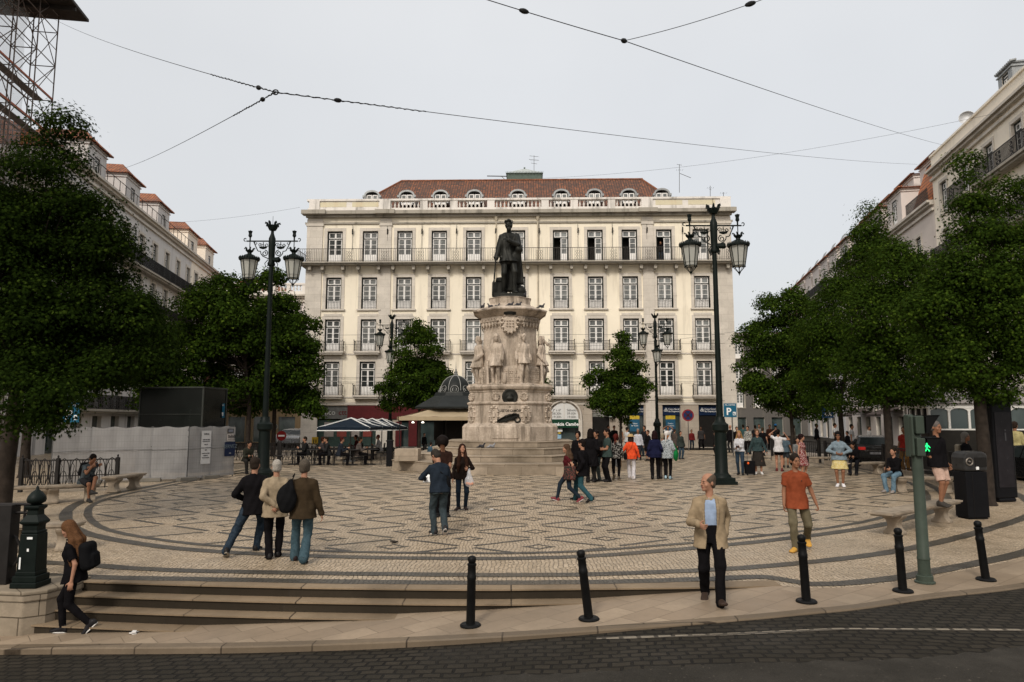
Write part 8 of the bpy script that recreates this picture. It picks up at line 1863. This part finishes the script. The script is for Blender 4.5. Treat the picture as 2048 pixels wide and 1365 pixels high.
N35 = person('woman with sunglasses in a pale denim shirt and yellow patterned skirt', 1681, 974, ('px', 862), 0, .011, ('blouse', (.20, .26, .30), (.25, .31, .35)), ('skirt', (.55, .42, .13), (.62, .55, .34)), 'tan', (.012, .009, .009), (.62, .6, .6), fem=True, glasses=True, hair='bob', hat='flat', hatc=(.014, .012, .012), hR=(.10, .16, 1.06), hL=(.13, .15, 1.05), elh={-1: V3(-1, .3, 0), 1: V3(1, .3, 0)}, fat=1.12, psc=50, slv=1, aR=(.07, .03, .085, 0), aL=(.08, .03, .085, 0))
N38 = person('grey haired man in a black tee and pink shorts standing on the stone bench', 0, 0, ('px', 841), 55, .0105, ('tee', BK), ('shorts', (.50, .34, .27)), 'tan', (.11, .095, .085), (.04, .035, .03), pos=Vector((on(1884, 1000, 15.55).x, 15.62, .495)), hR=(.2, -.0, 1.0), hL=(.24, .05, .86), elh={-1: V3(-1, .5, 0)}, fat=1.22, sleeve=.85, aR=(.07, .06, .085, 0), aL=(.07, -.03, .085, 0))
N39 = person('grey haired woman in black with a pale rucksack half hidden by the litter bin', 1938, 985, ('px', 864), 70, .012, ('tee', BK), ('trousers', (.05, .05, .05)), 'tan', (.14, .125, .11), gw, fem=True, hair='bob', hL=(.12, .35, 1.12), hR=(.14, .33, 1.12), fat=1.1)
# seated people
def seated(label, b, off_, face, hz, top, low, skin, hairc, shoec, bz=.485, cross=False, res=.0125, H_=1.75, **o):
    r = b.matrix_world if False else None
    p = Vector(b.location) + Matrix.Rotation(b.rotation_euler.z, 3, 'Z') @ Vector((off_[0], off_[1], 0))
    k = H_ / 1.77
    d = dict(hipz=(bz + .10) / k, aR=(.12, .40, .085, 0), aL=(.12, .42, .085, 0), lean=14, hR=(.10, .42, .72), hL=(.08, .42, .72), seated=True, rel=False, kneeh={-1: V3(-.2, -.6, 1), 1: V3(.2, -.6, 1)})
    if cross: d.update(aL=(-.14, .56, .30, -10))
    d.update(o); return person(label, 0, 0, H_, face, res, top, low, skin, hairc, shoec, pos=p, **d)
SP = seated('young man with crossed bare legs bent over his phone on the bench by the railing', SB, (.32, .0), 62, 0, ('tee', (.10, .12, .13), (.05, .06, .065)), ('shorts', (.03, .03, .032)), 'tan', (.014, .011, .01), (.03, .028, .026), cross=True, hpitch=28, hR=(.10, .46, 1.02), hL=(.04, .46, 1.02), lean=22, psc=14)
S1 = seated('man in a grey hoodie and dark trousers sitting at the bench end', B1, (-1.0, 0), -30, 0, ('jacket', (.2, .205, .2)), ('trousers', (.02, .025, .035)), 'light', (.015, .012, .01), (.12, .05, .03), beard=True, hyaw=20)
S2 = seated('man dressed in black hunched forward on the bench before the tree trunk', B2, (-.35, 0), -40, 0, ('jacket', BK), ('trousers', (.014, .014, .017)), 'olive', (.013, .01, .009), (.02, .018, .018), hpitch=30, lean=26, aR=(.05, .62, .1, -10), aL=(.12, .36, .085, 0))
S3 = seated('person in light blue jeans sitting behind the green signal pole', B3, (-.75, 0), -58, 0, ('shirt', BK), ('trousers', (.14, .23, .30), (.17, .26, .33)), 'light', (.02, .014, .01), (.25, .22, .2), lean=10)
S4 = seated('figure in dull green sitting in the shade beyond the netted fence', B5, (.1, 0), 40, 0, ('shirt', (.04, .04, .03)), ('trousers', (.03, .028, .025)), 'light', (.015, .012, .01), gw, lean=24, hpitch=20, res=.016)
bpy.context.view_layer.update()
BD = [q for q in bpy.data.objects if q.get('label', '').startswith('dark stone bench under')][0]
S5 = seated('long haired girl in a dark red top sitting under the big tree', BD, (-.5, 0), 20, 0, ('shirt', (.05, .012, .012)), ('trousers', BK), 'light', (.02, .012, .01), gw, fem=True, hair='long', hairlen=.3, res=.015)
chs = [q for q in bpy.data.objects if q.get('category') == 'chair']
for k, (i, tp, lb) in enumerate(((1, (.02, .02, .02), 'guest in black sitting at the first cafe table'), (4, (.06, .05, .05), 'guest in a brown top sitting at the third cafe table'), (6, (.025, .03, .04), 'guest in dark blue sitting at the fourth cafe table'), (8, (.12, .1, .09), 'guest in a grey top sitting at the fifth cafe table'), (11, (.1, .02, .02), 'guest in dark red sitting in the back row under the parasol'), (13, (.3, .29, .28), 'guest in a pale shirt sitting in the back row near the kiosk'), (3, (.03, .03, .03), 'guest in black leaning over the second cafe table'))):
    c_ = chs[i]; a = math.degrees(c_.rotation_euler.z); seated(lb, c_, (0, .0), a, 0, ('shirt', tp), ('trousers', BK), 'tan' if k % 2 else 'light', (.02 + .02 * (k % 3), .015, .01), gw, .46, res=.018, hR=(.15, .4, .8), hL=(.15, .4, .8))
# balcony man with raised phone
q = on(1321, 526, YB - .6); person('man in a black tee on the top balcony holding a phone up with both hands', 0, 0, 1.74, -15, .02, ('tee', BK), ('trousers', DJ), 'tan', (.02, .015, .01), gw, pos=Vector((q.x, YB - .50 - .0227 * q.x, zf_ + .0)), hR=(.0, .34, 1.5), hL=(-.02, .34, 1.54), rel=False)
# ---------------------------------------------------------------- things carried
def held(pr, k, w=None): root, J, s = pr; return root, J, s
def tp(pr, pt): root, J, s = pr; return Matrix.Translation(root.location) @ Matrix.Rotation(root.rotation_euler.z, 4, 'Z') @ Vector(tuple(float(c) * s for c in pt))
def bag(name, label, cat, pr, c, S_, m, h=.012, fold=.004, children=None):
    P0 = tp(pr, c); o = sdf_obj(name, S_, h, m, None, fold); o.location = P0; o.rotation_euler = (0, 0, pr[0].rotation_euler.z); tag(o, label, cat); return o
def strap(par, pts, m, r=.012): g = G(); g.tube([tuple(p) for p in pts], r, 5, flat=.5); g.build('strap', m, par)
mB = m_cloth('bag_black', (.012, .012, .013))
# rucksack of the girl
Jg = GIRL[1]; c = Jg['pel'] + Jg['up'] * .22 - Jg['fw'] * .21
S_ = SDF(); S_.box((0, 0, 0), np.array([Jg['sxv'], -Jg['fw'], Jg['up']]), V3(.15, .085, .19), .07, .02).box(tuple(-Jg['fw'] * .08 - Jg['up'] * .06), np.array([Jg['sxv'], -Jg['fw'], Jg['up']]), V3(.11, .04, .10), .035, .02)
bg_ = bag('rucksack', 'small black rucksack on the back of the girl in black', 'rucksack', GIRL, c, S_, mB)
strap(bg_, [Jg['up'] * .17 + Jg['fw'] * .08 + Jg['sxv'] * .08, Jg['up'] * .27 + Jg['fw'] * .22 + Jg['sxv'] * .1, Jg['up'] * .2 + Jg['fw'] * .22 + Jg['sxv'] * .11], mB, .02); strap(bg_, [Jg['up'] * .17 + Jg['fw'] * .08 - Jg['sxv'] * .08, Jg['up'] * .27 + Jg['fw'] * .22 - Jg['sxv'] * .1, Jg['up'] * .2 + Jg['fw'] * .22 - Jg['sxv'] * .11], mB, .02)
Jn = N6[1]; c = V3(.25, .12, 1.08); S_ = SDF(); S_.ell((.02, .02, 0), (.16, .10, .24), .05).cap((0, 0, .15), (-.04, -.02, .3), .07, .03, .06)
bg_ = bag('shoulder_bag', 'bulging black shoulder bag on the brown coat', 'bag', N6, c, S_, mB, fold=.008); strap(bg_, [(-.04, -.02, .25), (-.09, -.06, .40), (-.06, -.2, .35)], mB, .022)
S_ = SDF(); S_.box((0, 0, 0), rotm((1, 0, 0), .9) @ rotm((0, 0, 1), .3), V3(.15, .11, .006), .003, 0)
bag('sheet_of_paper', 'white sheet of paper held by the man in navy', 'paper', N7, (N7[1]['wr'][1] + N7[1]['wr'][-1]) / 2 + V3(.04, -.10, .03), S_, m_w, .006, 0)
c = N7[1]['pel'] + V3(-.16, -.02, .12); S_ = SDF(); S_.box((0, 0, 0), np.eye(3), V3(.035, .11, .12), .03, .01)
bg_ = bag('sling_bag', 'black sling bag worn across the navy shirt', 'bag', N7, c, S_, mB); Jn = N7[1]; strap(bg_, [Jn['sh'][1] - Jn['sxv'] * .05 + Jn['up'] * .07 - c, Jn['pel'] + Jn['up'] * .3 - Jn['fw'] * .145 - c, V3(0, .08, .1)], mB, .016)
# oranges in a clear bag
nt = NT('clear_plastic'); tb = nt.n('BsdfTransparent'); mm = nt.n('MixShader', None, i0=.45); nt.set(Base_Color=(.6, .6, .62), Roughness=.3); nt.t.links.new(tb.outputs[0], mm.inputs[1]); nt.t.links.new(nt.b.outputs[0], mm.inputs[2]); nt.t.links.new(mm.outputs[0], nt.t.nodes['Material Output'].inputs[0]); M_plas = nt.m
c = N9[1]['wr'][1] + V3(.03, -.05, -.28); S_ = SDF(); S_.ell((0, 0, -.05), (.12, .09, .13), .04).cap((0, 0, .05), (0, 0, .26), .07, .03, .06)
bg_ = bag('plastic_bag', 'clear plastic bag of oranges hanging from the woman in black', 'bag', N9, c, S_, M_plas, .009, .008)
for k, (x, y, z) in enumerate(((.03, -.02, -.11), (-.05, .01, -.09), (.08, .02, -.1), (.0, .03, -.1))): S_ = SDF(); S_.ell((x, y, z), (.036, .036, .036), 0); sdf_obj('orange', S_, .008, mat('orange_skin', (.85, .25, .02), .5), bg_)
c = N10[1]['pel'] + V3(.20, .06, .02); S_ = SDF(); S_.box((0, 0, -.05), rotm((0, 1, 0), .1), V3(.07, .17, .20), .05, .03)
bg_ = bag('shoulder_bag', 'dark patterned cloth bag on the maroon top woman', 'bag', N10, c, S_, m_cloth('bag_pattern', (.03, .035, .03), (.18, .06, .05), 30)); strap(bg_, [(0, 0, .12), N10[1]['sh'][1] + V3(-.02, 0, .06) - c], m_cloth('pinkstrap', (.35, .16, .13)), .022)
c = N16[1]['wr'][1] + V3(.05, -.02, -.25); S_ = SDF(); S_.box((0, 0, 0), np.eye(3), V3(.10, .07, .16), .03, .02); bg_ = bag('paper_bag', 'brown paper bag carried by the woman in orange', 'bag', N16, c, S_, m_cloth('kraft', (.36, .22, .12)))
c = N16[1]['wr'][1] + V3(.12, .12, -.24); S_ = SDF(); S_.ell((0, 0, 0), (.09, .06, .19), .03); bg_ = bag('plastic_bag', 'white plastic bag next to the brown paper bag', 'bag', N16, c, S_, m_cloth('white_plastic', (.55, .55, .56)))
c = N16[1]['pel'] + V3(.22, .1, .0); S_ = SDF(); S_.box((0, 0, -.05), np.eye(3), V3(.06, .1, .13), .04, .02); bg_ = bag('handbag', 'black handbag on a diagonal strap over the orange jacket', 'bag', N16, c, S_, mB); Jn = N16[1]; strap(bg_, [(0, .02, .05), Jn['pel'] + Jn['up'] * .25 - Jn['fw'] * .17 - c, Jn['sh'][-1] + Jn['sxv'] * .07 + Jn['up'] * .06 - Jn['fw'] * .07 - c], mB, .012)
c = N18[1]['sh'][-1] + V3(-.16, .02, -.42); S_ = SDF(); S_.ell((0, 0, -.05), (.09, .16, .22), .04).cap((0, 0, .1), (.06, 0, .36), .05, .02, .06); bag('shopping_bag', 'bright green shopping bag over the shoulder of the white capped woman', 'bag', N18, c, S_, m_cloth('green_bag', (.012, .19, .05)))
c = N39[1]['pel'] + N39[1]['up'] * .28 - N39[1]['fw'] * .2; S_ = SDF(); S_.box((0, 0, 0), np.eye(3), V3(.13, .08, .18), .06, .02); bg_ = bag('rucksack', 'pale beige rucksack on the grey haired woman', 'rucksack', N39, c, S_, m_cloth('beige_pack', (.30, .26, .2)))
strap(bg_, [(.08, -.05, .14), (.1, -.18, .24), (.1, -.3, .1)], m_cloth('beige_pack', (.30, .26, .2)), .018)
c = SP[1]['pel'] + SP[1]['up'] * .25 - SP[1]['fw'] * .2; S_ = SDF(); S_.box((0, 0, 0), np.array([SP[1]['sxv'], -SP[1]['fw'], SP[1]['up']]), V3(.14, .08, .2), .06, .02); bag('rucksack', 'black rucksack on the seated young man', 'rucksack', SP, c, S_, mB)
c = (SP[1]['wr'][1] + SP[1]['wr'][-1]) / 2 + V3(0, -.08, .03); S_ = SDF(); S_.box((0, 0, 0), rotm((1, 0, 0), .6), V3(.035, .006, .07), .004, 0); bag('phone', 'phone held by the seated young man', 'phone', SP, c, S_, M_bin, .006, 0)
c = (N29[1]['wr'][1] + N29[1]['wr'][-1]) / 2 + V3(0, -.08, .02); S_ = SDF(); S_.box((0, 0, 0), np.eye(3), V3(.06, .03, .045), .015, .005).cap((0, -.03, 0), (0, -.09, 0), .03, .03, .004); bag('camera', 'black camera held by the blonde woman', 'camera', N29, c, S_, M_bin, .009, 0)
c = N33[1]['pel'] + V3(.26, .0, -.22); S_ = SDF(); S_.box((0, 0, 0), np.eye(3), V3(.05, .1, .14), .04, .02); bag('handbag', 'black handbag hanging beside the red dress', 'bag', N33, c, S_, mB)
# suitcase
q = at(1500, 951); o = empty('suitcase', (q.x, q.y, q.z + .004), R(8), 'black cabin suitcase with a raised handle pulled by the woman in the skirt', 'suitcase'); g = G(); g.box(-.19, .19, -.11, .11, .05, .56); g.build('case', mB, o, bevel=.03)
g = G(); g.tube([(-.09, 0, .56), (-.09, 0, 1.0), (.09, 0, 1.0), (.09, 0, .56)], .01, 5); g.build('handle', M_galv, o)
for x in (-.14, .14): g = G(); g.tube([(x - .02, -.08, .03), (x + .02, -.08, .03)], .03, 8); g.build('wheel', M_bin, o)
g = G(); g.lathe((-.12, -.12, .47), [(.01, -.05), (.05, 0), (.01, .05)], 8); g.build('orange_tag', mat('orange_tag', (.8, .12, .02), .5), o)
